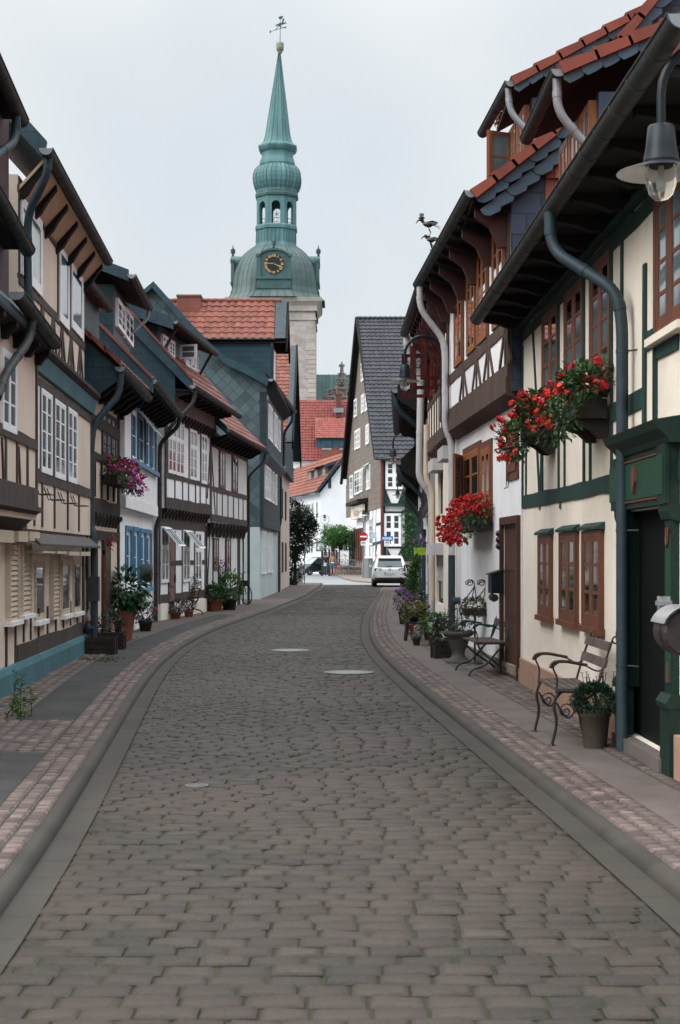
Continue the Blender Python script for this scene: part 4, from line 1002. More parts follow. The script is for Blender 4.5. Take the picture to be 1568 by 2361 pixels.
c_ = MB(); yprism(c_, [(xf - .12, zed - .3), (xf - .12, 7.6), (xf - .05, 7.6), (xf - .05, zed - .3)], YD + .1, 3.0); c_.build('dormer_front', BR('front_slates', (.03, .045, .055), (.02, .03, .04), (0, 0, 0), .3, .2), hG)
c_ = MB(); c_.box(xf - .049, xf - .01, YD + .5, YD + 1.3, 8.3, zed - .35); c_.build('dormer_window', WPAINT, hG)
P = at('L4', 747, 300, 58.5); c_ = MB(); c_.box(P.x - .45, P.x + .45, 58.6, 59.4, 8.5, P.z); c_.box(P.x - .48, P.x + .48, 58.57, 59.43, P.z, P.z + .08); c_.build('chimney', BRICK, hG)
# ================================================================ H: pink-grey house beyond, orange roof strip and black gable
FH = Fac((-2.72, 66.1), (-2.66, 80.0), 1); L = FH.L
hH = house('gable_house', 'narrow pinkish plaster house with an orange tiled slope and black gable edge', FH)
zr, ze = 11.7, 6.6
mb = MB(); wall(mb, FH, 0, L, 0, 5.6, 0, (), thick=.4)
mb.box(-9, -2.9, 66.3, 80, 0, 5.6); mb.build('wall', PINK, hH)
for u, z_ in ((1.0, 3.4), (4.0, 3.4), (8.0, 3.4), (1.2, .9), (4.4, .9), (8.2, .9)): win(FH, hH, (u, u + .9, z_, z_ + 1.4), 0, TIMG, GLASS, 2, 3, depth=.05)
y0, y1 = 66.3, 80; ym = 73
x1 = -2.72 + .62
t_ = MB(); dv = Vector((0, ym - y0, zr - ze)); tiles(t_, (x1 - 6, y0, ze), (1, 0, 0), dv, 5.78, dv.length, .24, .33, .03, .035); t_.build('tile_covering', TILE, hH)
t_ = MB(); t_.face([(x1 - 6, y0, ze - .03), (x1, y0, ze - .03), (x1, ym, zr - .03), (x1 - 6, ym, zr - .03)]); t_.face([(x1 - 6, y1, ze), (x1 - 6, ym, zr - .02), (x1, ym, zr - .02), (x1, y1, ze)]); t_.build('roof', SLATE, hH)
t_ = MB(); t_.face([(x1 - .24, y0 - .03, ze + .03), (x1, y0 - .03, ze + .03), (x1, ym, zr + .05), (x1 - .24, ym, zr + .05)], [(0, 0), (.24, 0), (.24, dv.length), (0, dv.length)]); t_.build('verge_slates', MATS['small_slates'], hH)
t_ = MB()
for ya, yb in ((y0 - .1, ym), (y1 + .1, ym)): t_.hexa([(x1 + .003, ya, ze - .3), (x1 + .08, ya, ze - .3), (x1 + .08, yb, zr - .3), (x1 + .003, yb, zr - .3), (x1 + .003, ya, ze + .05), (x1 + .08, ya, ze + .05), (x1 + .08, yb, zr + .1), (x1 + .003, yb, zr + .1)])
t_.build('barge_board', BLACK, hH)
t_ = MB(); xg = -2.42; t_.hexa([(xg - .2, y0 + .2, 5.5), (xg, y0 + .2, 5.5), (xg, y1, 5.5), (xg - .2, y1, 5.5), (xg - .2, ym - .1, zr - .3), (xg, ym - .1, zr - .3), (xg, ym + .1, zr - .3), (xg - .2, ym + .1, zr - .3)]); t_.build('gable', MATS['front_slates'], hH)
pipe(hH, [FH.p(.3, 5.6, .3), FH.p(.3, 4.8, .12), FH.p(.3, .1, .12)], .05, PIPEC, .1)
def text(mb, s, O, ax, ay, size, depth=.004, align='CENTER', bold=0):
    """lettering laid on a surface: O is the centre of the line, ax and ay its axes"""
    cu = bpy.data.curves.new('lettering', 'FONT'); cu.body = s; cu.size = size; cu.align_x = align; cu.align_y = 'CENTER'; cu.offset = bold; cu.resolution_u = 3
    ob = bpy.data.objects.new('lettering', cu); col.objects.link(ob)
    dg = bpy.context.evaluated_depsgraph_get(); me = bpy.data.meshes.new_from_object(ob.evaluated_get(dg))
    ax, ay = Vector(ax).normalized(), Vector(ay).normalized(); O = Vector(O)
    vs_ = [v.co.copy() for v in me.vertices]
    for p in me.polygons: mb.face([O + ax * vs_[k].x + ay * vs_[k].y for k in p.vertices])
    bpy.data.objects.remove(ob); bpy.data.curves.remove(cu); bpy.data.meshes.remove(me)
# ================================================================ V: cream house with green timbers and the green portal
FV = Fac((2.46, 9.2), (2.28, 19.0), -1); L = FV.L
hV = house('timber_house', 'warm cream house with green timbers, brown windows and a carved green doorway', FV)
w0 = [FV.rect('R5', q) for q in ((290, 612, 378, 1205), (446, 592, 566, 1245), (613, 580, 748, 1290))]
w1 = [FV.rect('R3', q) for q in ((432, 700, 553, 1400), (606, 545, 752, 1330), (810, 430, 968, 1195))]
wz = (w1[1][2], w1[1][3])
w1 = [(q[0], q[1], wz[0], wz[1]) for q in w1]
ua, za = FV.hit('R3', 1325, 890); wN = (ua - .95, ua, za, wz[1] + .05)
pl0 = FV.hit('R5', 906, 1500, .05)[0]; d0, d1 = FV.hit('R5', 975, 1500, -.10)[0], FV.hit('R5', 1187, 1500, .05)[0]; pl1 = d1 - .24
mb = MB(); wall(mb, FV, 0, L, 0, 4.62, 0, [(q[0], q[1], q[2], q[3]) for q in w0 + w1 + [wN]] + [(min(d0, d1), max(d0, d1), .22, 2.06)], depth=.10)
body(FV, hV, 0, L, 4.62, -3.6, 8.2, 0, CREAMV, mb=mb); mb.build('wall', CREAMV, hV)
for q in w0: win(FV, hV, q, -.03, BROWNW, GLASS, 2, 3, fw=.06, bw=.03, depth=.075, mull=.06, sw=.045, curtain=CURTG, sill=.025, hood=.03)
for q in w1: win(FV, hV, q, -.05, BROWNW, GLASS, 2, 4, fw=.06, bw=.03, depth=.075, mull=.06, sw=.045, curtain=CURTG)
win(FV, hV, wN, -.05, BROWNW, GLASSB, 2, 4, fw=.07, bw=.03, depth=.08, mull=.07, sw=.06, sill=.06, sillm=CREAMV)
u_, zb1 = FV.hit('R3', 300, 2140); zb0 = 2.28
tl = [(0, 2.30, L, 2.36, .155)]
ze_ = FV.hit('R3', 800, 300)[1]
tl += [(0, ze_ - .03, L, ze_ - .03, .14)]
for q in w1 + [wN]: tl += [(q[0] - .03, 2.4, q[0] - .03, ze_ - .1, .06), (q[1] + .03, 2.4, q[1] + .03, ze_ - .1, .06)]
tl += [(q[0] - .06, q[2] - .05, q[1] + .06, q[2] - .05, .10) for q in w1]
tl += ptim(FV, 'R3', [(1237, 300, 1230, 1890, .10), (1318, 960, 1316, 1900, .10), (975, 1470, 1228, 1345, .16), (1250, 910, 1312, 880, .16), (1318, 985, 1500, 890, .14), (352, 790, 380, 1330, .05), (385, 1690, 405, 2100, .05), (300, 1660, 298, 2130, .07), (420, 1690, 415, 2095, .06)])
u7, _ = FV.hit('R3', 1055, 500)
tl += [(u7, 2.4, u7, ze_ - .05, .07), (L - .04, 2.3, L - .04, 4.3, .08)]
for k in range(10): tl.append((.5 + k * .92, ze_ + .04, .5 + k * .92, 4.72, .07))
timbers(FV, hV, tl, GREEN, 0, .016)
b = MB(); b.cprism(FV, [(0, ze_ + .06), (.08, ze_ + .06), (.08, ze_ + .1), (0, ze_ + .1)], 0, L); b.build('top_plate', GREEN, hV)
b = MB(); b.fbox(FV, max(pl0, pl1) + .22, L + .01, 0, .42, -.02, .04); b.build('stone_base', SANDST, hV)
b = MB(); b.fbox(FV, 0, min(pl0, pl1) - .02, 0, .42, -.02, .05); b.build('stone_base', SANDST, hV)
soffit(FV, hV, 0, L + .05, .0, 4.66, .52, 4.66, SOFF, .8, SOFF)
roof(FV, hV, 0, L + .1, .54, 4.72, 47, 3.9, TILER, False)
gutter(hV, FV.p(-.8, 4.68, .59), FV.p(L + .04, 4.66, .57), .080)
pv = pipe(hV, [FV.p(L - 6.1, 4.60, .62), FV.p(L - 6.1, 4.28, .60), FV.p(L - 6.55, 3.86, .14), FV.p(L - 6.58, 3.6, .10), FV.p(L - 6.58, .1, .10)], .050, PIPET, .16)
for z_ in (3.36, 2.55, 1.9, .8): b = MB(); b.tube([FV.p(L - 6.58, z_, .10), FV.p(L - 6.70, z_, -.01)], .008, 5); b.lathe([(.054, -.012), (.054, .012)], FV.p(L - 6.58, z_, .10), 12); b.build('pipe_clip', ZINC, pv)
for q in ((268, 385, 288, 425), (418, 365, 438, 415)):
    r_ = FV.rect('R5', q); b = MB(); b.fbox(FV, r_[0], r_[0] + .10, r_[2], r_[3], -.01, .012); b.build('beam_end', STONEG, hV)
# carved green doorway
ur, ul = min(pl0, pl1), max(pl0, pl1)      # ur = near jamb outside, ul = far jamb outside
ir, il = min(d0, d1), max(d0, d1)
for a, b_ in ((ur, ir), (il, ul)):
    P = MB(); P.fbox(FV, a, b_, .62, 2.0, -.14, .05); P.fbox(FV, a - .03, b_ + .03, .10, .60, -.02, .08); P.cprism(FV, [(-.02, .60), (.10, .60), (.11, .64), (.07, .70), (-.02, .70)], a - .04, b_ + .04)
    P.cprism(FV, [(-.02, 1.93), (.07, 1.96), (.09, 2.02), (.09, 2.07), (-.02, 2.07)], a - .04, b_ + .04)
    pil = P.build('pilaster', DGREEN, hV)
    P = MB(); P.fbox(FV, a + .03, b_ - .03, .78, 1.85, .05, .056); P.build('panel', PGREEN, pil)
    P = MB(); c = (a + b_) / 2; P.tube([FV.p(c - .03, 1.9, .062), FV.p(c - .03, 1.8, .065), FV.p(c, 1.76, .066), FV.p(c + .03, 1.8, .065), FV.p(c + .03, 1.9, .062)], .008, 5); RC = M('red_ornament', (.14, .045, .03), None, .5, 6, .1); P.build('ornament', RC, pil)
    P = MB(); P.fprism(FV, [(c - .025, .78), (c + .025, .78), (c, .93)], .05, .066); P.build('ornament', RC, pil)
P = MB(); P.fbox(FV, ur - .02, ul + .02, 2.07, 2.50, -.02, .08); P.cprism(FV, [(-.02, 2.5), (.10, 2.5), (.12, 2.54), (.19, 2.60), (.22, 2.66), (-.02, 2.70)], ur - .14, ul + .14)
for a, b_ in ((ur - .03, ir), (il, ul + .03)): P.fbox(FV, a, b_, 2.07, 2.5, .08, .11)
cor = P.build('door_cornice', DGREEN, hV)
for a, b_, o_ in ((ir + .04, il - .04, .08), (ur + .03, ir - .03, .11), (il + .03, ul - .03, .11)): P = MB(); P.fbox(FV, a, b_, 2.14, 2.43, o_, o_ + .007); P.build('panel', PGREEN, cor)
um = (ir + il) / 2
P = MB(); P.fbox(FV, ir + .05, il - .05, 2.44, 2.452, .08, .095); P.fbox(FV, ir + .05, il - .05, 2.118, 2.13, .08, .095)
for s_ in (ir + .05, il - .06): P.fbox(FV, s_, s_ + .012, 2.13, 2.44, .08, .0948)
P.build('panel_moulding', RC, cor)
P = MB(); P.fprism(FV, [(um, 2.18), (um + .05, 2.28), (um + .02, 2.40), (um - .02, 2.40), (um - .05, 2.28)], .087, .11); P.build('ornament', RC, cor)
P = MB(); P.fbox(FV, ir, il, .22, 2.06, -.14, -.06); dr_ = P.build('door', M('dark_doorway_fill', (.004, .006, .005), None, .7, 5, .1, spec=.1), hV)  # black panel stands in for the unlit depth of the open doorway
P = MB(); P.fbox(FV, ir - .02, il + .02, .10, .21, -.1, .10); P.fbox(FV, ir + .02, il - .02, .21, .218, -.1, .06); P.build('doorstep', M('doorstep_stone', (.14, .12, .11), None, .6, 8, .3), hV)
# slate-hung shed dormer on V's roof
b = MB(); uA = FV.hit('o', 1300, 220, .1)[0]; 
yA, yB = 15.0, 17.3
XD = 2.15
b = MB(); b.box(XD + .42, 4.8, yA + .12, yB - .1, 5.0, 6.3); b.build('dormer_wall', M('slate_hung_cheek', (.03, .05, .085), (.02, .035, .06), .5, 4, .3), hV)
FD2 = Fac((XD + .40, yA + .12), (XD + .36, yB - .1), -1)
for k in range(3): win(FD2, hV, (.12 + k * .64, .12 + k * .64 + .56, 5.45, 6.25), .0, ORANGEW, GLASSB, 2, 2, fw=.05, depth=.06)
def shed(root, X0, Z0, Y0, Y1, run, pitch, tm=TILER):
    t = math.tan(rad(pitch)); X1, Z1 = X0 + run, Z0 + run * t
    b = MB()
    for q in (([(X0, Z0), (X1, Z1), (X1, Z1 - .08), (X0, Z0 - .08)],)): yprism(b, q, Y0, Y1 - Y0)
    o = b.build('dormer_roof', SOFF, root)
    b = MB(); tiles(b, (X0, Y1, Z0 + .01), (0, -1, 0), (1, 0, t), Y1 - Y0, math.hypot(run, run * t), .23, .33, .025, .03); b.build('tile_covering', tm, o)
    v = MB(); n = int(math.hypot(run, run * t) / .19)
    for k in range(n):                     # slates with rounded tails along the verge
        a0, a1 = k / n, (k + 1) / n
        x0, x1 = X0 + run * a0, X0 + run * a1 + .03; z0, z1 = Z0 + (x0 - X0) * t, Z0 + (x1 - X0) * t; y = Y0 - .02 - .012 * (k % 2) - .004
        pts = [(x0, z0 - .03), (x1, z1 - .03), (x1, z1 - .17), (x1 - .05, z1 - .205), (x0 + .07, z0 - .175 + (z1 - z0) * .2), (x0 + .01, z0 - .12)]
        yprism(v, pts, y, .02, R.random())
    v.build('verge_slates', M('verge_slate', (.030, .062, .090), (.02, .042, .064), .45, 6, .3, rnd=.35, spec=.45), root)
    v = MB(); L_ = math.hypot(run, run * t); n = max(1, int(L_ / .34)); d = Vector((1, 0, t)).normalized(); u = Vector((-t, 0, 1)).normalized()
    for k in range(n):
        P = Vector((X0 - .02, Y0 - .07, Z0 - .01)) + d * (k * L_ / n); Q = P + d * (L_ / n + .03)
        v.hexa([P - u * .07, Q - u * .07, Q - u * .07 + Vector((0, .24, 0)), P - u * .07 + Vector((0, .24, 0)), P + u * .055, Q + u * .02, Q + u * .02 + Vector((0, .24, 0)), P + u * .055 + Vector((0, .24, 0))], R.random())
    v.build('verge_tiles', M('verge_tile', (.20, .046, .026), (.155, .036, .021), .6, 5, .2, rnd=.2), root)
    return o
shed(hV, XD + .04, 6.50, yA, yB, 2.3, 23)
gutter(hV, (XD, yA - .02, 6.48), (XD - .03, yB, 6.44), .075)
pipe(hV, [Vector((XD, yA + .08, 6.42)), Vector((XD + .0, yA + .08, 6.1)), Vector((XD + .30, yA + .1, 5.75)), Vector((XD + .75, yA + .1, 5.55))], .045, ZINCL, .14)
# ================================================================ U: white house with brown timbers and orange windows
FU = Fac((2.27, 19.08), (1.96, 25.4), -1); L = FU.L
hU = house('timber_house', 'white house with brown timbers, orange-brown windows and slate-hung side under red tiles', FU)
UO = .15
w2 = [FU.rect('R2', q, UO) for q in ((528, 650, 588, 1238), (627, 550, 690, 1155), (709, 432, 783, 1082), (828, 262, 914, 960))]
zt = sum(q[3] for q in w2) / 4; zbm = sum(q[2] for q in w2[:3]) / 3
w2 = [(q[0], q[1], zbm, zt) for q in w2]
w1 = [FU.rect('R4', q) for q in ((905, -10, 996, 560), (735, 40, 890, 600))]
w1.append(FU.rect('R2', (942, 1790, 1014, 2110)))
w1[0] = (w1[0][0], w1[0][1], 2.25, w1[0][3]); w1[1] = (w1[1][0], w1[1][1], 2.25, w1[1][3])
d_ = FU.rect('R4', (1112, 712, 1262, 2150)); d_ = (d_[0], d_[1], .12, d_[3])
mb = MB(); wall(mb, FU, 0, L, 0, 3.8, 0, w1 + [d_], depth=.12); wall(mb, FU, 0, L, 3.8, 6.2, UO, w2, depth=.06)
body(FU, hU, 0, L, 6.25, -3.6, 9.6, 0, WHITE, mb=mb); mb.build('wall', WHITE, hU)
for q in w2: win(FU, hU, q, UO - .03, ORANGEW, GLASSB, 2, 4, fw=.055, bw=.025, depth=.07, sw=.04, curtain=CURTG)
for k, q in enumerate(w1): win(FU, hU, q, -.03, BROWNW if k == 2 else ORANGEW, GLASSB, 2, 3, fw=.06, bw=.025, depth=.07, sw=.045, curtain=CURTG)
sash(FU, hU, w1[1][1] - .5, w1[1][1], w1[1][2], w1[1][3], .04, ORANGEW, 20, 'u1', 3, 1, GLASSB)
for q in w1:
    b = MB()
    for a0, a1 in ((q[0] - .1, q[0] - .003), (q[1] + .003, q[1] + .1)): b.fbox(FU, a0, a1, q[2] - .1, q[3] + .1, -.01, .022)
    b.fbox(FU, q[0] - .1, q[1] + .1, q[3] + .003, q[3] + .1, -.01, .024); b.fbox(FU, q[0] - .1, q[1] + .1, q[2] - .1, q[2] - .003, -.01, .024)
    b.build('window_surround', BROWNW, hU)
b = MB(); b.fbox(FU, d_[0] - .09, d_[0], .1, d_[3] + .1, -.08, .05); b.fbox(FU, d_[1], d_[1] + .09, .1, d_[3] + .1, -.08, .05); b.fbox(FU, d_[0], d_[1], d_[3], d_[3] + .1, -.08, .048); b.build('door_frame', DOORW, hU)
b = MB(); b.fbox(FU, d_[0], d_[1], .16, d_[3], -.10, -.012)
for k in range(3): b.fbox(FU, d_[0] + .12, d_[1] - .12, .3 + k * .6, .8 + k * .6, -.012, -.003)
b.build('door', DOORW, hU)
b = MB(); b.fbox(FU, d_[0] - .05, d_[1] + .05, .05, .16, -.1, .03); b.build('doorstep', STONEG, hU)
tl = [(0, zbm - .10, L, zbm - .10, .16), (0, zt + .1, L, zt + .1, .14), (.05, 4.1, .05, 6.1, .12), (L - .06, 4.1, L - .06, 6.1, .12)]
for q in w2: tl += [(q[0] - .05, 4.1, q[0] - .05, 6.1, .09), (q[1] + .05, zbm, q[1] + .05, 6.1, .08)]
for q in w2:
    c = q[0] - .05; tl += [(c - .45, 4.1, c - .06, zbm - .16, .085), (c + .45, 4.1, c + .06, zbm - .16, .085)]
timbers(FU, hU, tl, TIMBR, UO)
b = MB(); b.cprism(FU, [(0, 3.62), (UO + .02, 3.70), (UO + .05, 3.73), (UO + .05, 3.93), (UO + .03, 3.94), (UO + .03, 4.10), (0, 4.1)], -.02, L + .02); b.build('jetty_beam', TIMBR, hU)
b = MB(); b.fbox(FU, -.02, L, 0, .28, -.02, .03); b.build('rough_base', M('flaking_base', (.30, .25, .21), (.17, .14, .12), .95, 5, .8), hU)
for k in range(3):                        # narrow slots in the base of the wall
    pass
brackets(FU, hU, [.12, 1.35, 2.75, 4.05, 5.3, 6.2], 6.12, .55, UO, .42, M('carved_dark_red', (.05, .018, .016), None, .6, 5, .2), .12)
soffit(FU, hU, -.05, L, UO, 6.1, .66, 6.12, SOFF, .62, SOFF)
u_, z_ = FU.hit('R2', 960, 2120)
for k in (0, .16): b = MB(); b.tube([FU.p(u_ + k, z_ - .02, .025), FU.p(u_ + k, z_ - .2, .04), FU.p(u_ + k, z_ - .22, .07)], .006, 5); b.build('iron_hook', IRON, hU)
# slate-hung gable wall facing down the street, bell-cast roof, red hung tiles
Y0 = 19.0
rp = [(1.64, 6.16), (2.61, 6.92), (3.45, 8.06), (4.6, 9.5), (5.8, 11.0)]
b = MB(); yprism(b, [(2.135, 3.75), (2.135, 6.30), (2.61, 6.80), (3.45, 7.95), (5.8, 10.9), (7.5, 8.0), (7.5, 3.75)], Y0, .07); b.build('side_cladding', BR('scalloped_slate', (.026, .042, .075), (.018, .030, .055), (.006, .008, .014), .36, .26, .5, 0, .008, .5, .8, 0, (.035, .05, .085), spec=.4), hU)
b = MB(); x_ = 2.56
for row in range(3):
    for k in range(9): 
        b.hexa([(x_ + k * .115, Y0 - .05 - .02 * (k % 2), 5.55 + row * .42), (x_ + k * .115 + .112, Y0 - .05 - .02 * (k % 2), 5.55 + row * .42), (x_ + k * .115 + .112, Y0 - .001, 5.55 + row * .42), (x_ + k * .115, Y0 - .001, 5.55 + row * .42), (x_ + k * .115, Y0 - .02, 5.98 + row * .42), (x_ + k * .115 + .112, Y0 - .02, 5.98 + row * .42), (x_ + k * .115 + .112, Y0 - .001, 5.98 + row * .42), (x_ + k * .115, Y0 - .001, 5.98 + row * .42)], R.random())
b.build('hung_tiles', MATS['verge_tile'], hU)
t_ = MB(); yprism(t_, rp + [(5.8, 10.9), (4.6, 9.4), (3.45, 7.96), (2.61, 6.82), (1.64, 6.06)], Y0 - .15, 6.6); t_.build('roof', SOFF, hU)
t_ = MB()
for a, b_ in zip(rp, rp[1:]):
    tiles(t_, (a[0], Y0 + 6.4, a[1] + .01), (0, -1, 0), (b_[0] - a[0], 0, b_[1] - a[1]), 6.5, math.hypot(b_[0] - a[0], b_[1] - a[1]), .23, .33, .025, .03)
t_.build('tile_covering', TILER, hU)
v = MB(); vt = MB(); kk = 0
for a, b_ in zip(rp, rp[1:]):
    A_, B_ = Vector((a[0], 0, a[1])), Vector((b_[0], 0, b_[1])); L_ = (B_ - A_).length; d = (B_ - A_).normalized(); u = Vector((-d.z, 0, d.x)); n = max(1, round(L_ / .20))
    for k in range(n):
        p, q = A_ + d * (L_ * k / n), A_ + d * (L_ * (k + 1) / n + .03); kk += 1
        pts = [p - u * .04, q - u * .04, q - u * .17, q - u * .205 - d * .05, p - u * .175 + d * .05, p - u * .12]
        yprism(v, [(w_.x, w_.z) for w_ in pts], Y0 - .17 - .012 * (kk % 2), .02, R.random())
        if a[0] < 3: yprism(v, [(w_.x + .07, w_.z - .15) for w_ in pts], Y0 - .12 - .012 * (kk % 2), .02, R.random())
    n = max(1, round(L_ / .34))
    for k in range(n):
        P = A_ + d * (L_ * k / n) + Vector((0, Y0 - .24, 0)); Q = P + d * (L_ / n + .04); w_ = Vector((0, .24, 0))
        vt.hexa([P - u * .07, Q - u * .07, Q - u * .07 + w_, P - u * .07 + w_, P + u * .06, Q + u * .025, Q + u * .025 + w_, P + u * .06 + w_], R.random())
v.build('verge_slates', MATS['verge_slate'], hU); vt.build('verge_tiles', MATS['verge_tile'], hU)
gutter(hU, (1.62, Y0 - .2, 6.20), (1.30, 25.3, 6.20), .085)
pipe(hU, [Vector((1.31, 25.0, 6.1)), Vector((1.31, 25.0, 5.75)), Vector((1.70, 25.1, 5.25)), Vector((1.73, 25.1, 5.0)), Vector((1.73, 25.1, 3.8)), Vector((1.84, 25.1, 3.55)), Vector((1.84, 25.1, .1))], .052, PIPEW, .16)
b = MB(); b.tube([(1.84, 25.1, .1), (1.84, 25.1, 1.7)], .058, 12); b.tube([(1.84, 25.05, .95), (2.0, 25.05, .95)], .06, 10); b.build('pipe_foot', PIPET, hU)
# dormer 1 on U
XD1, ya, yb = 2.24, 20.0, 22.2
b = MB(); b.box(XD1 + .30, 4.8, ya + .15, yb - .1, 6.6, 7.75); b.build('dormer_wall', MATS['slate_hung_cheek'], hU)
FD1 = Fac((XD1 + .28, ya + .15), (XD1 + .18, yb - .1), -1)
for k in range(2): win(FD1, hU, (.15 + k * .72, .15 + k * .72 + .62, 6.9, 7.7), .0, ORANGEW, GLASSB, 2, 2, fw=.05, depth=.06)
sash(FD1, hU, 1.0, 1.36, 6.95, 7.66, .03, ORANGEW, 68, 'u1', 2, 1, GLASSB)
shed(hU, XD1 + .04, 7.93, ya, yb, 2.1, 29)
gutter(hU, (XD1, ya - .02, 7.92), (XD1 - .16, yb, 7.86), .075)
pipe(hU, [Vector((XD1 - .02, ya + .1, 7.86)), Vector((XD1, ya + .1, 7.55)), Vector((XD1 + .35, ya + .05, 7.15)), Vector((XD1 + .37, ya + .05, 6.8))], .045, ZINCL, .14)
# ================================================================ T1: cream house with dark red open casements
FT = Fac((1.95, 25.5), (1.90, 30.5), -1); L = FT.L
hT = house('timber_house', 'narrow cream house with roller shutter boxes and dark red casements standing open', FT)
wr = [FT.rect('R4', (482, 215, 526, 600)), FT.rect('R4', (583, 110, 632, 545)), FT.rect('R4', (465, 1000, 528, 1480))]
dt = FT.rect('R4', (584, 985, 624, 1500))
mb = MB(); wall(mb, FT, 0, L, 0, 3.75, 0, wr + [dt], depth=.14); wall(mb, FT, 0, L, 3.75, 6.1, .14, ()); body(FT, hT, 0, L, 6.1, -3.4, 9.2, 0, CREAMV, mb=mb); mb.build('wall', CREAMV, hT)
for q in wr: win(FT, hT, q, -.1, GREEN, GLASS, 1, 1, depth=.05)
b = MB(); b.fbox(FT, wr[2][0], wr[2][1], wr[2][2] + .42, wr[2][3], -.06, -.03)
for k in range(10): b.fbox(FT, wr[2][0], wr[2][1], wr[2][2] + .44 + k * .06, wr[2][2] + .48 + k * .06, -.03, -.018)
b.build('roller_shutter', PIPEW, hT)
for q in wr: b = MB(); b.fbox(FT, q[0] - .08, q[1] + .08, q[3], q[3] + .22, -.01, .2); b.build('shutter_box', PIPEW, hT)
b = MB(); b.fbox(FT, dt[0], dt[1], .1, dt[3], -.13, -.1); b.build('door', DOORW, hT)
q = FT.hit('R4', 605, 1122, .01); c_ = FT.p(q[0], q[1], .0); b = MB(); b.bar(c_, FT.p(q[0], q[1], .014), .16, .14); pl_ = b.build('house_number', WPAINT, hT)
b = MB(); text(b, '9', FT.p(q[0], q[1], .018), -FT.d.to_3d(), (0, 0, 1), .13); b.build('lettering', IRON, pl_)
tl = [(0, 3.85, L, 3.85, .24), (0, 4.65, L, 4.65, .14), (0, 5.7, L, 5.7, .2)] + [(u, 3.9, u, 5.7, .09) for u in (.1, .7, 1.3, 1.9, 2.5, 3.1, 3.8, 4.5)]
timbers(FT, hT, tl, TIMBR, .14)
brackets(FT, hT, [.4 + .55 * k for k in range(9)], 3.76, .22, 0, .16, TIMBR)
for u, k in ((.75, 0), (2.0, 1), (3.4, 2)): win(FT, hT, (u, u + .85, 4.72, 5.55), .14, REDW, GLASSB, 2, 2, fw=.06, depth=.06, curtain=CURT)
for u, z0, z1, wd in ((.55, 4.70, 5.42, .36), (1.9, 4.68, 5.46, .46), (3.75, 4.72, 5.56, .52)): sash(FT, hT, u, u + wd, z0, z1, .16, REDW, 90, 'u0', 2, 1, PANE, sw=.065, th=.05)
brackets(FT, hT, [.2, .9, 1.6, 2.3, 3.0, 3.7, 4.4], 5.95, .5, .14, .34, MATS['carved_dark_red'])
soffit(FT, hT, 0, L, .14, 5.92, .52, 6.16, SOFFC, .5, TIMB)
roof(FT, hT, -.05, L + .1, .56, 6.2, 46, 3.8, TILER, False)
gutter(hT, FT.p(0, 6.2, .60), FT.p(L + .1, 6.16, .60), .085)
pipe(hT, [Vector((1.34, 30.6, 6.1)), Vector((1.36, 30.6, 5.8)), Vector((1.62, 30.7, 5.3)), Vector((1.63, 30.7, 5.1)), Vector((1.60, 30.7, 3.25)), Vector((1.82, 30.7, 2.95)), Vector((1.85, 30.7, 2.8)), Vector((1.86, 30.7, .1))], .075, PIPEW, .14)
pipe(hT, [Vector((1.72, 30.4, 4.3)), Vector((1.72, 30.4, 3.2)), Vector((1.80, 30.4, 3.05)), Vector((1.84, 30.4, 2.9)), Vector((1.84, 30.4, .8))], .05, PIPEC, .1)
# ================================================================ T2 - T4: the row that runs on towards the crossing
def rowhouse(A, B, label, zw, ze, oe, m, um, near, wins, pm, px_):
    F = Fac(A, B, -1); L = F.L; h = house('timber_house', label, F)
    mb = MB(); wall(mb, F, 0, L, 0, zw, 0, ()); wall(mb, F, 0, L, zw, ze, .12, ()); body(F, h, 0, L, ze, -3.2, ze + 3.4, 0, m, mb=mb); mb.build('wall', m, h)
    tl = [(0, zw + .1, L, zw + .1, .22), (0, ze - .15, L, ze - .15, .18)] + [(u * .75 + .1, zw + .2, u * .75 + .1, ze - .2, .1) for u in range(int(L / .75))]
    timbers(F, h, tl, um, .12)
    for u in wins: win(F, h, (u, u + .8, zw + .75, ze - .35), .10, WPAINT, GLASS, 2, 3, depth=.06); win(F, h, (u, u + .8, .95, zw - .3), 0, WPAINT, GLASS, 2, 2, depth=.06)
    soffit(F, h, -.1, L, .12, ze - .05, oe - .05, ze - .02, SOFF, .7)
    roof(F, h, -.2, L + .1, oe, ze + .06, 46, 3.4, TILER, False)
    b = MB(); b.cprism(F, [(oe, ze - .15), (oe, ze + .12), (-1.6, ze + 2.4), (-1.6, ze + .2), (.1, ze - .6)], -.26, -.2); b.build('verge_boards', SOFF, h)
    gutter(h, F.p(-.25, ze + .06, oe + .04), F.p(L + .1, ze + .02, oe + .04), .085)
    pipe(h, [F.p(px_, ze - .0, oe + .04), F.p(px_, ze - .3, oe), F.p(px_ + .1, ze - .85, .14), F.p(px_ + .1, ze - 1.1, .10), F.p(px_ + .1, .1, .10)], .06, pm, .16)
    return h, F
rowhouse((1.95, 31.0), (2.35, 41.0), 'grey boarded house with a black projecting eave, beyond the red casements', 2.7, 5.0, .78, GREYW, TIMB, 1, (1.5, 4.0, 7.0), PIPET, .2)
rowhouse((2.36, 41.1), (2.85, 53.0), 'low white timbered house with dark eave and grey downpipes, third along the right row', 2.4, 4.15, .72, WHITE, TIMB, 1, (1.5, 4.5, 8), PIPET, .2)
rowhouse((2.90, 53.2), (4.3, 72.0), 'far low house of the right row, partly hidden by climbing greenery', 2.3, 3.9, .6, CREAMV, TIMB, 1, (2, 6, 11), PIPET, .2)
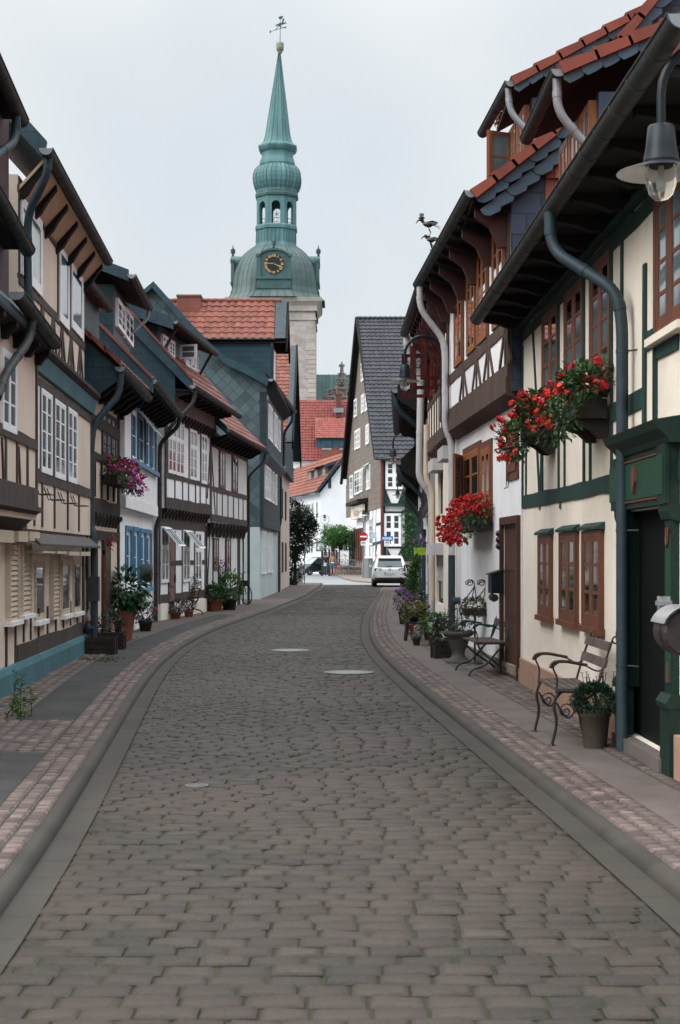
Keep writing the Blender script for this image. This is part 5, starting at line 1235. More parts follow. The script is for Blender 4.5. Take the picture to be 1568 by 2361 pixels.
# ================================================================ R: brown slated gable house with the green timbered end
FR = Fac((2.95, 108.0), (0.97, 130.0), -1); FR2 = Fac((2.95, 108.0), (11.0, 108.2), 1)
hR = thing('gable_house', 'tall brown slated gable house with a dark tiled roof and green timbered end', 'house', (2.95, 108, 0))
c0 = FR.hit('C6', 862, 1590)
uL = FR.hit('C6', 583, 1600)[0]
apx = FR.hit('C6', 700, 60); ev = FR.hit('C6', 845, 1175)
zE = ev[1]; zA = apx[1]; uA = uL / 2
zj = FR.hit('C6', 860, 1592)[1]; zg = FR.hit('C6', 840, 1175)[1]
mb = MB(); mb.fprism(FR, [(0.06, 1.6), (0.06, zE), (uA, zA), (uL, zE - .4), (uL, 1.6)], -.5, -.2); mb.box(3.1, 11, 108.35, 129, 0, zE - .1)
mb.fbox(FR, .05, uL - .3, 0, zj + .1, -.6, 0); mb.build('wall', WHITE, hR)
s_ = MB(); s_.fprism(FR, [(0, zj), (0, zE), (uA, zA), (uL, zE - .4), (uL, zj - .1)], -.2, .02); s_.fprism(FR, [(0, zj), (0, zE - .55), (uL, zE - .95), (uL, zj - .1)], .02, .07); s_.build('slate_gable', SLATEB, hR)
for q in ((697, 215, 712, 288), (705, 412, 728, 540), (648, 712, 666, 840), (706, 677, 725, 805), (738, 655, 761, 785), (652, 968, 672, 1108), (673, 955, 693, 1100), (743, 920, 765, 1065)):
    win(FR, hR, FR.rect('C6', q, .03), .02, WPAINT, GLASSB, 2, 3, fw=.12, bw=.06, mull=.12, depth=.08, curtain=CURT)
for q in ((612, 1335, 635, 1512), (652, 1300, 690, 1475), (691, 1285, 712, 1462), (748, 1250, 775, 1440)):
    win(FR, hR, FR.rect('C6', q, .08), .07, WPAINT, GLASSB, 2, 3, fw=.12, bw=.05, mull=.12, depth=.08, curtain=CURT)
q = FR.rect('C6', (728, 1245, 772, 1290), .1); sash(FR, hR, q[0], q[1], q[2], q[3], .12, WPAINT, 45, 'top', 1, 1, GLASSB, sw=.1)
# roof: tiled slope towards the crossing
dep = uA; rise = zA - zE; xl = -.5
t_ = MB(); o0 = FR2.p(xl, zE - .25, .45); dv = Vector((-.09 * dep, dep + .45, rise + .25))
tiles(t_, o0, (1, 0, 0), dv, 9.2, dv.length, .36, .50, .05, .06); t_.build('tile_covering', TILED, hR)
t_ = MB(); yb_ = 108 + dep
xs0, xs1, xa = 2.95 + xl, 12.0, FR.p(uA, 0, .5).x
t_.face([(xs0, 107.6, zE - .32), (xs1, 107.6, zE - .32), (xs1, yb_, zA - .05), (xa, yb_, zA - .05)]); t_.face([(FR.p(uL, 0, .5).x, 108 + uL, zE - .4), (xa, yb_, zA), (xs1, yb_, zA), (xs1, 108 + uL, zE - .4)]); t_.build('roof', SOFF, hR)
t_ = MB(); t_.tube([FR.p(.0, zE - .2, .45), FR.p(uA, zA + .1, .45)], .12, 4); t_.tube([FR.p(uL + .4, zE - .8, .45), FR.p(uA, zA + .1, .45)], .14, 4); t_.build('verge_boards', SOFF, hR)
t_ = MB()
for k in range(22): t_.tube([(xa + k * .4, yb_, zA + .04), (xa + k * .4 + .43, yb_, zA + .07)], [.14, .16], 8)
t_.build('ridge_tiles', TILED, hR)
t_ = MB(); t_.tube([(xs0, 107.5, zE - .3), (xs1, 107.5, zE - .3)], .09, 8); t_.build('gutter', ZINC, hR)
P = FR2.p(.0, 0, .1); pipe(hR, [(P.x + .02, P.y - .1, zE - .3), (P.x + .02, P.y - .1, 1.4)], .11, M('dark_red_pipe', (.13, .035, .03), None, .5, 4, .1), .1)
# shop front on the left side
mb = MB(); mb.fbox(FR, .0, uL - .3, 0, 1.25, -.1, .1); mb.build('stone_base', BR('rubble_stone', (.34, .27, .22), (.22, .175, .145), (.12, .10, .085), .5, .3, .5, 0, .03, .9, .8), hR)
tl = ptim(FR, 'C6', [(768, 1610, 775, 1990, .3), (800, 1600, 800, 1990, .12), (826, 1600, 820, 1990, .12), (830, 1730, 862, 1722, .2), (775, 1895, 862, 1875, .2), (820, 1985, 832, 1890, .3), (735, 1620, 735, 1990, .2)])
timbers(FR, hR, tl, GREEN, 0, .04)
win(FR, hR, FR.rect('C6', (778, 1675, 800, 1900)), .02, WPAINT, GLASS, 2, 4, fw=.12, bw=.05, depth=.08)
q = FR.rect('C6', (640, 1770, 718, 2050)); mb = MB()
for k in range(5): mb.fbox(FR, q[0] + (q[1] - q[0]) * k / 5, q[0] + (q[1] - q[0]) * (k + .5) / 5, q[2], q[3], 0, .12)
mb.build('shop_front', M('red_brown_paint', (.10, .035, .025), None, .5, 4, .1), hR)
mb = MB(); mb.fbox(FR, q[0], q[1], q[2], q[3], .0, .03); mb.build('shop_window', GLASS, hR)
q = FR.rect('C6', (605, 1790, 638, 2040)); mb = MB(); mb.fbox(FR, q[0], q[1], .3, q[3], 0, .1); mb.build('door', LAMPB, hR)
q = FR.rect('C6', (616, 1592, 710, 1672), .5); mb = MB(); mb.fbox(FR, q[0], q[1], q[2], q[3], .3, .5); sg = mb.build('sign_board', M('cream_sign', (.70, .64, .55), None, .7, 4, .05), hR)
mb = MB(); text(mb, 'Restaurant', FR.p((q[0] + q[1]) / 2, (q[2] + q[3]) / 2, .51), -FR.d.to_3d(), (0, 0, 1), .95); mb.build('lettering', M('faded_lettering', (.42, .34, .28), None, .8, 4, 0), sg)
mb = MB(); mb.cprism(FR, [(0, q[3] + .1), (.9, q[3] + .1), (.9, q[3] + .35), (0, q[3] + .5)], q[0] - .3, q[1] + .3); mb.build('sign_hood', SOFF, hR)
# green timbered end wall
def r2(q, o=.0): return FR2.rect('C6', q, o)
mb = MB(); mb.fbox(FR2, 0.02, 8, 1.25, zE, -.4, 0); mb.build('end_wall', WHITE, hR)
mb = MB(); mb.fbox(FR2, -.02, 8, 0, 1.25, -.4, .12); mb.build('stone_base', MATS['rubble_stone'], hR)
zz = lambda y: FR2.hit('C6', 900, y)[1]
uu = lambda x: FR2.hit('C6', x, 1500)[0]
g = MB(); e_ = .06
g.fbox(FR2, 0.03, uu(898), 1.26, zE, 0, e_); g.fbox(FR2, uu(1058), 8, 1.26, zE, 0, e_); 
g.fbox(FR2, uu(898), uu(1058), zz(1580), zz(1555), 0, e_ + .004); g.fbox(FR2, uu(898), uu(1058), zE - .3, zE, 0, e_ + .004); g.fbox(FR2, uu(898), uu(1058), zz(1640), zz(1622), 0, e_ + .002); g.fbox(FR2, uu(898), uu(1058), zz(1925), zz(1910), 0, e_ + .002); g.fbox(FR2, uu(898), uu(1058), zz(1448), zz(1438), 0, e_ + .002)
for (zt_, zb_, wt, wb) in ((1450, 1555, (905, 1040), (948, 1000)), (1925, 2015, (915, 1030), (960, 985))):
    g.fprism(FR2, [(uu(898), zz(zb_)), (uu(wb[0]), zz(zb_)), (uu(wt[0]), zz(zt_)), (uu(898), zz(zt_))], 0, e_ - .003); g.fprism(FR2, [(uu(1058), zz(zb_)), (uu(1058), zz(zt_)), (uu(wt[1]), zz(zt_)), (uu(wb[1]), zz(zb_))], 0, e_ - .003)
g.fbox(FR2, uu(898), uu(1058), 1.26, zz(2015), 0, e_ + .001)
g.build('timber_frame', GREEN, hR)
b = MB(); b.fbox(FR2, uu(880), uu(1060), zz(1582), zz(1556), e_ + .01, e_ + .25); b.build('jetty_beam', GREEN, hR)
GA = win(FR2, hR, r2((900, 1215, 1040, 1442)), .06, WPAINT, GLASS, 2, 4, fw=.11, bw=.05, mull=.12, sw=.06, depth=.1, transom=.5)
GB = win(FR2, hR, r2((888, 1640, 1026, 1910)), .06, WPAINT, GLASS, 2, 4, fw=.11, bw=.05, mull=.12, sw=.06, depth=.1, transom=.5)
q = r2((980, 1715, 1016, 1765)); m_, t_n, b_n = nodes('lit_chandelier'); b_n.inputs['Base Color'].default_value = (.5, .2, .05, 1); b_n.inputs['Emission Color'].default_value = (1, .32, .06, 1); b_n.inputs['Emission Strength'].default_value = .9
b = MB(); cx_, cz_ = (q[0] + q[1]) / 2, (q[2] + q[3]) / 2
for k in range(26):
    a = R.uniform(0, 6.28); d = R.uniform(0, .26); b.lathe([(0, -.03), (.035, 0), (0, .03)], FR2.p(cx_ + d * math.cos(a), cz_ + d * math.sin(a), .1), 5)
b.build('lit_lamp', m_, GB)
# ================================================================ P: white house across the crossing
FP = Fac((-1.8, 140.0), (-7.0, 165.0), -1)
hP = thing('plaster_house', 'white house with a blank gable wall and orange roof with three dormer windows', 'house', (-1.8, 140, 0))
zpe = at('C6', 366, 1468, 140).z
gx = atxz('C6', [(366, 1470), (560, 1218), (700, 1035)], 140)
xr_ = gx[2][0] + 1
mb = MB(); yprism(mb, [(gx[0][0], 0), gx[0], gx[1], gx[2], (gx[2][0] * 2 - gx[0][0], gx[0][1]), (gx[2][0] * 2 - gx[0][0], 0)], 140, 1); mb.fbox(FP, 0, FP.L, 0, zpe, -6, 0); mb.build('wall', M('bluish_white_plaster', (.74, .77, .80), (.68, .71, .74), .9, .8, .2), hP)
for x0, y0, y1 in ((332, 1545, 1690), (296, 1555, 1695), (272, 1560, 1700), (250, 1567, 1700), (332, 1838, 1960), (293, 1850, 1965), (268, 1855, 1965), (246, 1860, 1965)):
    q = FP.rect('C6', (x0, y0, x0 + 17, y1)); win(FP, hP, q, 0, GREYW, GLASS, 2, 3, fw=.08, depth=.04)
eo = .5; rdep = 7.5
mb = MB(); a, b_ = FP.p(-.3, zpe, eo), FP.p(FP.L, zpe, eo); up = Vector((gx[1][0] - gx[0][0], 0, gx[1][1] - gx[0][1])).normalized()
tiles(mb, b_ + Vector((0, 0, .05)), a - b_, up, (a - b_).length, 4.6, .45, .45, .05, .06); mb.build('tile_covering', M('orange_tile', (.225, .080, .054), (.17, .058, .04), .7, 1, .2, rnd=.2), hP)
mb = MB(); c_ = up * 4.6; mb.face([a, b_, b_ + c_, a + c_]); mb.face([a - Vector((0, 0, .25)), a, a + c_, a + c_ - Vector((0, 0, .25))]); mb.build('roof', SLATE, hP)
# dormer band
mb = MB()
A_ = at('C6', 415, 1380, 143); 
FPd = Fac((FP.p(1, 0, -.7).x, FP.p(1, 0, -.7).y), (FP.p(24, 0, -.7).x, FP.p(24, 0, -.7).y), -1)
zd0, zd1 = FPd.hit('C6', 405, 1370)[1], FPd.hit('C6', 405, 1255)[1]
us = [FPd.hit('C6', x, 1330)[0] for x in (432, 262)]
mb.fbox(FPd, min(us), max(us), zd0 - .8, zd1, -5, 0); mb.build('dormer_wall', SLATE, hP)
for x0, x1 in ((393, 417), (328, 350), (275, 298)):
    q = FPd.rect('C6', (x0, 1260, x1, 1395)); win(FPd, hP, (q[0], q[1], zd0, zd1 - .1), .02, M('tan_frame', (.42, .30, .20), None, .6, 5, 0), GLASS, 1, 1, fw=.22, depth=.1)
mb = MB(); a2, b2 = FPd.p(min(us) - .3, zd1, .5), FPd.p(max(us) + .3, zd1, .5); u2 = Vector((1, .2, .36)).normalized(); tiles(mb, b2, a2 - b2, u2, (a2 - b2).length, 6.5, .45, .45, .05, .06); mb.build('dormer_tiles', MATS['orange_tile'], hP)
mb = MB(); mb.face([a2 - Vector((0, 0, .05)), b2 - Vector((0, 0, .05)), b2 + u2 * 6.5 - Vector((0, 0, .05)), a2 + u2 * 6.5 - Vector((0, 0, .05))]); mb.face([a2, a2 + u2 * 6.5, a2 + u2 * 6.5 - Vector((0, 0, .6)), a2 - Vector((0, 0, .2))]); mb.build('dormer_roof', SLATE, hP)
mb = MB(); mb.tube([FP.p(-.3, zpe, eo + .08), FP.p(FP.L, zpe, eo + .08)], .1, 8); mb.build('gutter', ZINC, hP)
# ================================================================ Q: big red roof behind
YQ = 176
hQ = thing('red_roof_house', 'large house with a broad red tiled roof, chimney and blue window band below the church', 'house', (-3, YQ, 0))
e = at('C6', 200, 1205, YQ); rg = at('C6', 200, 712, YQ + 7)
xL, xR = at('C6', 120, 700, YQ).x, at('C6', 660, 700, YQ).x
mb = MB(); dv = Vector((0, 7, rg.z - e.z)); tiles(mb, (xL, YQ, e.z), (1, 0, 0), dv, xR - xL, dv.length, .36, .48, .06, .06); mb.build('tile_covering', TILER, hQ)
mb = MB(); mb.face([(xL, YQ, e.z - .06), (xR, YQ, e.z - .06), (xR, YQ + 7, rg.z - .06), (xL, YQ + 7, rg.z - .06)]); mb.face([(xL, YQ + 14, e.z), (xL, YQ + 7, rg.z), (xR, YQ + 7, rg.z), (xR, YQ + 14, e.z)]); mb.build('roof', TILER, hQ)
mb = MB(); mb.box(xL + .2, xR - .2, YQ + .5, YQ + 13, 0, e.z); mb.build('wall', WHITE, hQ)
mb = MB(); mb.box(xL + .1, xR, YQ + .42, YQ + .5, e.z - 1.2, e.z - .9)
for x in (222, 240, 262): p = at('C6', x, 1300, YQ); mb.box(p.x - .15, p.x + .15, YQ + .40, YQ + .5, e.z - 5, e.z - .9)
mb.bar(at('C6', 195, 1420, YQ + .42), at('C6', 250, 1290, YQ + .42), .35, .1); mb.build('timber_frame', M('blue_black_timber', (.03, .045, .06), None, .7, 4, .1), hQ)
p0, p1 = at('C6', 322, 860, YQ + 2.4), at('C6', 640, 860, YQ + 2.4); z1_ = at('C6', 322, 1022, YQ + 1.2).z; z0_ = at('C6', 345, 1112, YQ + 1.5).z
mb = MB(); dv = Vector((0, 3.0, 2.9)); zt_ = at('C6', 322, 860, YQ + 4.2).z; dv = Vector((0, 3.4, zt_ - z1_)); tiles(mb, (p0.x, YQ + .9, z1_), (1, 0, 0), dv, p1.x - p0.x, dv.length, .3, .42, .05, .05); mb.build('dormer_tiles', M('brighter_tile', (.24, .066, .048), (.19, .052, .038), .7, 1, .2, rnd=.2), hQ)
mb = MB(); mb.box(p0.x + .15, p1.x, YQ + 1.3, YQ + 5, z0_ - .8, z1_); mb.build('dormer_wall', M('petrol_cladding', (.03, .075, .095), None, .6, 2, .1), hQ)
FQ = Fac((-10, YQ + 1.3), (10, YQ + 1.3), 1)
for x0, x1 in ((382, 455), (528, 590)): q = FQ.rect('C6', (x0, 1045, x1, 1110)); win(FQ, hQ, q, .02, M('blue_frame', (.03, .09, .15), None, .5, 3, 0), GLASSB, 1, 1, fw=.18, depth=.1, sill=.1, sillm=WPAINT, curtain=CURTG)
p = at('C6', 355, 1120, YQ + .5); p2 = at('C6', 470, 1120, YQ + .5); mb = MB(); mb.box(p.x, p2.x + 4, YQ + .35, YQ + .95, e.z - 1, at('C6', 355, 1118, YQ + .5).z); mb.build('brick_wall', BRICK, hQ)
p = at('C6', 495, 670, YQ + 5); p2 = at('C6', 537, 785, YQ + 5); mb = MB(); mb.box(p.x, p2.x, YQ + 4.6, YQ + 6, p2.z - 1, p.z); mb.box(p.x - .06, p2.x + .06, YQ + 4.55, YQ + 6.05, p.z, p.z + .15); ch = mb.build('chimney', BR('dark_red_brick', (.15, .05, .045), (.11, .04, .036), (.08, .05, .05), .25, .08), hQ)
mb = MB(); mb.box(p.x - .3, p2.x + .3, YQ + 4.4, YQ + 4.5, p2.z - .45, p2.z + .1); mb.build('flashing', ZINCL, ch)
# ================================================================ church tower
YT = 200.0; S_ = (YT + 6) / K
hT_ = thing('church_tower', 'church tower with a green copper spire, open lantern and black clock above the stone shaft', 'tower', ((634 - CX) * S_, YT, 0))
def tz(zm, y): return H + (HY - px(zm, 0, y)[1]) * S_
def tcx(z): return (634 + 10 * (z - 34) / 35 - CX) * S_
def oct_(mb, prof, wide=1, seams=0, mat_=None):  # octagonal shell; profile (half width, z)
    n = 8
    for (h0, z0), (h1, z1) in zip(prof, prof[1:]):
        for j in range(n):
            ta, tb = rad(22.5 + 45 * j), rad(67.5 + 45 * j); r0, r1 = h0 / .924, h1 / .924; N = 4
            for k in range(N):
                P = []
                for r_, z_, f in ((r0, z0, k / N), (r0, z0, (k + 1) / N), (r1, z1, (k + 1) / N), (r1, z1, k / N)):
                    x = math.cos(ta) * (1 - f) + math.cos(tb) * f; y = math.sin(ta) * (1 - f) + math.sin(tb) * f
                    P.append((tcx(z_) + r_ * x, YT + 6 + r_ * y, z_))
                mb.face(P, r=random.Random(j * 7 + k).random())
def seams_(mb, prof, N=4, r=.045):                # standing seams of the copper sheets
    for j in range(8):
        ta, tb = rad(22.5 + 45 * j), rad(67.5 + 45 * j)
        if math.sin((ta + tb) / 2) > .5: continue
        for k in range(N + 1):
            f = k / N; x = math.cos(ta) * (1 - f) + math.cos(tb) * f; y = math.sin(ta) * (1 - f) + math.sin(tb) * f
            mb.tube([(tcx(z) + h / .924 * x, YT + 6 + h / .924 * y, z) for h, z in prof], r, 4, caps=False)
q2, q1 = .2446 * S_, .18422 * S_
dome = [(470, 1335), (440, 1312), (410, 1275), (394, 1215), (388, 1140), (375, 1060), (352, 990), (322, 930), (285, 880), (240, 838), (196, 805)]
dome = [(h * q2, tz('T2', y)) for h, y in dome]
mb = MB(); oct_(mb, dome); mb.build('dome', COPPERB, hT_)
mb = MB(); seams_(mb, dome, 5, .05); mb.build('dome_seams', COPPERD, hT_)
drum = [(h * q2, tz('T2', y)) for h, y in ((198, 806), (190, 785), (187, 770), (184, 650), (194, 645), (194, 618), (186, 603))]
mb = MB(); oct_(mb, drum); mb.build('lantern_base', COPPER, hT_)
mb = MB(); seams_(mb, drum[2:4], 4, .04); mb.build('base_seams', COPPERD, hT_)
zl0, zl1 = tz('T2', 603), tz('T2', 345); hl = 184 * q2; zc = (zl0 + zl1) / 2
mb = MB()
for j in range(8):
    ta, tb = rad(22.5 + 45 * j), rad(67.5 + 45 * j); r_ = hl / .924; c = (tcx(zc), YT + 6)
    A_, B_ = (c[0] + r_ * math.cos(ta), c[1] + r_ * math.sin(ta)), (c[0] + r_ * math.cos(tb), c[1] + r_ * math.sin(tb))
    F = Fac(A_, B_, 1); w_ = F.L; p_ = w_ * .24; zs = tz('T2', 430)
    mb.fbox(F, 0, p_, zl0, zl1, -.42, 0); mb.fbox(F, w_ - p_, w_, zl0, zl1, -.42, 0)
    rr_ = (w_ - 2 * p_) / 2; arc = [(p_ + rr_ - rr_ * math.cos(math.pi * k / 8), zs + rr_ * math.sin(math.pi * k / 8)) for k in range(9)]
    mb.fprism(F, [(p_, zl1), (p_, zs)] + arc[1:-1] + [(w_ - p_, zs), (w_ - p_, zl1)], -.42, -.004)
mb.build('lantern', COPPER, hT_)
mb = MB()
for j in range(8):
    ta, tb = rad(22.5 + 45 * j), rad(67.5 + 45 * j); r_ = hl / .924 - .25; c = (tcx(zc), YT + 6)
    A_, B_ = Vector((c[0] + r_ * math.cos(ta), c[1] + r_ * math.sin(ta), 0)), Vector((c[0] + r_ * math.cos(tb), c[1] + r_ * math.sin(tb), 0))
    for z_ in (zl0 + .75, zl0 + .2): mb.tube([A_ + Vector((0, 0, z_)), B_ + Vector((0, 0, z_))], .03, 4)
    M_ = (A_ + B_) / 2; mb.tube([M_ + (B_ - A_).normalized() * .3 * math.cos(t) + Vector((0, 0, zl0 + .47 + .26 * math.sin(t))) for t in [k * .52 for k in range(13)]], .025, 4)
mb.build('lantern_railing', IRON, hT_); mb = MB()
for k in range(6):
    a = k * math.pi / 6; mb.tube([(tcx(zc) - .95 * math.cos(a), YT + 6, zc - .1 - .95 * math.sin(a)), (tcx(zc) + .95 * math.cos(a), YT + 6, zc - .1 + .95 * math.sin(a))], .02, 4)
mb.lathe([(0, -.12), (.12, 0), (0, .12)], (tcx(zc), YT + 6, zc - .1), 6); mb.build('lantern_star', IRON, hT_)
up_ = [(h * q2, tz('T2', y)) for h, y in ((184, 346), (198, 338), (200, 318), (194, 305), (192, 288))]
mb = MB(); oct_(mb, up_); mb.face([(tcx(zl1) + hl * math.cos(rad(22.5 + 45 * j)), YT + 6 + hl * math.sin(rad(22.5 + 45 * j)), zl1 + .01) for j in range(8)]); mb.build('lantern_cornice', COPPERD, hT_)
bulb = [(h * q2, tz('T2', y)) for h, y in ((192, 288), (190, 272), (206, 244), (220, 205), (224, 160), (220, 120), (206, 82), (184, 55), (162, 38), (154, 28))]
mb = MB(); oct_(mb, bulb); mb.build('bulb', COPPER, hT_)
mb = MB(); seams_(mb, bulb, 4, .045); mb.build('bulb_seams', COPPERD, hT_)
neck = [(h * q1, tz('T1', y)) for h, y in ((208, 2110), (220, 2070), (212, 2035), (196, 1990), (192, 1960), (194, 1925), (222, 1900), (238, 1868), (239, 1848))]
mb = MB(); oct_(mb, neck); mb.build('neck', COPPER, hT_)
spire = [(h * q1, tz('T1', y)) for h, y in ((238, 1848), (205, 1830), (180, 1800), (164, 1750), (152, 1690), (140, 1600), (113, 1400), (86, 1200), (58, 1000), (31, 800), (15, 672))]
mb = MB(); oct_(mb, spire); mb.build('spire', COPPER, hT_)
mb = MB(); seams_(mb, spire, 2, .03); mb.build('spire_seams', COPPERD, hT_)
cx_ = tcx(72); mb = MB(); mb.lathe([(h * q1, tz('T1', y)) for h, y in ((14, 672), (26, 664), (30, 650), (22, 645), (42, 635), (48, 605), (50, 585), (46, 580), (50, 570), (47, 555), (46, 535), (38, 530), (4, 527), (0, 527))], (cx_ + .05, YT + 6, 0), 14); mb.build('finial', M('weathered_gilt', (.20, .23, .16), (.13, .17, .12), .5, 3, .2), hT_)
zv = lambda y: tz('T1', y)
vx = lambda x: (px('T1', x, 0)[0] - CX) * S_ * 1.03
mb = MB(); mb.tube([(cx_ + .05, YT + 6, zv(527)), (cx_ + .1, YT + 6, zv(250))], [.06, .03], 6)
mb.bar((vx(745), YT + 6, zv(392)), (vx(930), YT + 6, zv(335)), .05, .06)
def blade(pts): mb.hexa  # outline pieces are cut from sheet metal
Fv = Fac((0, YT + 6), (10, YT + 6), 1)
for poly in ([(835, 318), (845, 290), (880, 280), (915, 282), (912, 300), (880, 312), (850, 330)], [(905, 282), (935, 275), (940, 295), (930, 290), (915, 300)], [(883, 285), (890, 240), (905, 225), (915, 245), (903, 270), (900, 290)], [(843, 210), (870, 200), (898, 198), (893, 225), (865, 245), (845, 232)], [(838, 315), (802, 330), (820, 300), (845, 300)], [(885, 345), (935, 330), (938, 350), (910, 352)], [(735, 380), (752, 385), (748, 412), (735, 412)], [(850, 325), (828, 352), (808, 372), (804, 368), (830, 340), (838, 318)], [(868, 312), (880, 335), (865, 352), (860, 348), (868, 335), (860, 316)]):
    mb.fprism(Fv, [(vx(x), zv(y)) for x, y in poly], -.03, .03)
mb.build('weathervane', COPPERD, hT_)
# clock dormers on the four cardinal faces
cz = tz('T2', 1028); cyx = tcx(cz) + .1; yf = YT + 6 - 382 * q2 - .45
def clock_dormer(rot, full):
    mb = MB(); C_ = Vector((tcx(cz), YT + 6, 0))
    ca, sa = math.cos(rot), math.sin(rot)
    def W(x, y, z): return (C_.x + ca * x - sa * y, C_.y + sa * x + ca * y, z)
    def bx(x0, x1, y0, y1, z0, z1): mb.hexa([W(x0, y0, z0), W(x1, y0, z0), W(x1, y1, z0), W(x0, y1, z0), W(x0, y0, z1), W(x1, y0, z1), W(x1, y1, z1), W(x0, y1, z1)])
    fy = -(382 * q2) - .30; zb, zt_ = tz('T2', 1245), tz('T2', 950)
    bx(-2.25, 2.25, fy, fy + 3, zb, tz('T2', 1160)); bx(-1.85, 1.85, fy + .05, fy + 3.2, tz('T2', 1160), zt_); bx(-2.4, 2.4, fy - .2, fy + .1, tz('T2', 1165), tz('T2', 1150)); bx(-2.35, 2.35, fy - .15, fy + .1, zb - .1, zb + .1)
    for s_ in (-1, 1): bx(s_ * 2.0 - .28, s_ * 2.0 + .28, fy - .12, fy + .3, tz('T2', 1150), tz('T2', 945)); bx(s_ * 2.08 - .32, s_ * 2.08 + .32, fy - .2, fy + .3, tz('T2', 960), tz('T2', 938))
    n = 14; top = []
    for k in range(n + 1):
        a = math.pi * k / n; top.append((1.95 * math.cos(a), zt_ - .1 + 1.05 * math.sin(a)))
    for (xa_, za_), (xb_, zb_) in zip(top, top[1:]):
        mb.hexa([W(xa_, fy - .2, za_ - .25), W(xb_, fy - .2, zb_ - .25), W(xb_, fy + 3, zb_ - .25), W(xa_, fy + 3, za_ - .25), W(xa_, fy - .2, za_), W(xb_, fy - .2, zb_), W(xb_, fy + 3, zb_), W(xa_, fy + 3, za_)])
    poly = [W(x, fy + .02, z - .1) for x, z in top]; mb.face(poly)
    mb.lathe([(.05, 0), (.2, .05), (.12, .2), (.30, .45), (.34, .6), (.26, .7), (.38, .78), (.1, 1.1), (.04, 1.5), (0, 1.6)], W(0, fy, zt_ + 1.0), 10)
    o = mb.build('clock_dormer', COPPERD, hT_)
    if full:
        f = MB(); f.lathe([(0, .09), (1.28, .09), (1.34, 0)], (0, 0, 0), 36, False); rows = f.v; f.v = [(C_.x + x, C_.y + fy - z + .03, cz + y) for x, y, z in rows]; dial = f.build('dial', M('black_dial', (.012, .018, .02), None, .35, 5, 0), o)
        f = MB(); yy = C_.y + fy - .075
        for k, s_ in enumerate(('XII', 'I', 'II', 'III', 'IIII', 'V', 'VI', 'VII', 'VIII', 'IX', 'X', 'XI')):
            a = rad(30 * k); d = Vector((math.sin(a), 0, math.cos(a))); text(f, s_, (C_.x + d.x * 1.08, yy, cz + d.z * 1.08), (d.z, 0, -d.x), d, .46, bold=.012)
            a += rad(15); f.box(C_.x + math.sin(a) * 1.08 - .03, C_.x + math.sin(a) * 1.08 + .03, yy - .01, yy, cz + math.cos(a) * 1.08 - .03, cz + math.cos(a) * 1.08 + .03)
        f.build('numerals', GOLD, dial)
        f = MB()
        for a, l, w_ in ((rad(276), 1.22, .07), (rad(113), .95, .10)):
            d = Vector((math.sin(a), 0, math.cos(a))); O = Vector((C_.x, yy - .04, cz)); f.bar(O - d * .25, O + d * l * .75, w_, .02, (0, 1, 0)); f.bar(O + d * l * .6, O + d * l, w_ * 1.9, .02, (0, 1, 0))
        f.build('hands', GOLD, dial)
for k in range(4): clock_dormer(k * math.pi / 2, k == 0)
# stone shaft
zk = tz('T2', 1338); cxs = (634.5 - CX) * S_; hw = 5.5
def sq(mb, h0, h1, z0, z1, m=0):
    c = [(cxs - h0, YT + 6 - h0, z0), (cxs + h0, YT + 6 - h0, z0), (cxs + h0, YT + 6 + h0, z0), (cxs - h0, YT + 6 + h0, z0), (cxs - h1, YT + 6 - h1, z1), (cxs + h1, YT + 6 - h1, z1), (cxs + h1, YT + 6 + h1, z1), (cxs - h1, YT + 6 + h1, z1)]
    for q in ((0, 1, 5, 4), (1, 2, 6, 5), (2, 3, 7, 6), (3, 0, 4, 7), (4, 5, 6, 7)):
        mb.face([c[k] for k in q], [(0, z0), (h0 * 2, z0), (h1 * 2, z1), (0, z1)])
mb = MB(); sq(mb, hw, hw, 0, zk - 1.6); mb.build('shaft', STONE, hT_)
mb = MB(); sq(mb, 5.63, 5.63, zk - 2.9, zk - 2.6); sq(mb, hw + .25, hw + .25, zk - 1.7, zk - 1.0); sq(mb, hw + .25, 6.2, zk - 1.0, zk - .5); sq(mb, 6.25, 6.35, zk - .5, zk); mb.build('cornice', M('pale_stone', (.39, .36, .33), (.30, .275, .25), .85, .8, .3, dirt=.3), hT_)
for sx in (-1, 1):
    mb = MB()
    for k in range(44):
        w_ = 1.25 if k % 2 else .95; z_ = 2 + k * .62
        if z_ > zk - 3: break
        x0 = cxs + sx * hw; mb.box(min(x0 - sx * w_, x0 + sx * .06), max(x0 - sx * w_, x0 + sx * .06), YT + 6 - hw - .06, YT + 6 - hw + .9, z_ + .03, z_ + .59, R.random())
    mb.build('quoins', M('quoin_stone', (.39, .35, .315), (.31, .28, .25), .85, .8, .3, rnd=.12), hT_)
# ================================================================ church nave with the baroque gable
YN = 212
hN = thing('church', 'church nave with green copper roof and ornate stone gable topped by a statue', 'church', (2, YN, 0))
r0 = at('C6', 342, 502, YN + 6); z_e = 12
mb = MB(); xl_, xr_ = r0.x - 1, 16; rz = r0.z
for k in range(int((xr_ - xl_) / .55)):
    x = xl_ + k * .55; mb.face([(x, YN, z_e), (x + .55, YN, z_e), (x + .55, YN + 6, rz), (x, YN + 6, rz)], r=R.random()); mb.tube([(x, YN, z_e + .03), (x, YN + 6, rz + .03)], .04, 4)
mb.build('roof', M('nave_copper', (.065, .125, .122), (.045, .09, .09), .6, .5, .2, rnd=.15), hN)
mb = MB(); mb.box(xl_, xr_, YN + .3, YN + 12, 0, z_e); mb.build('wall', STONE, hN)
ST = M('carved_stone', (.31, .275, .25), (.17, .15, .135), .9, 3, .8, dirt=.4)
Yg = YN - 2.5
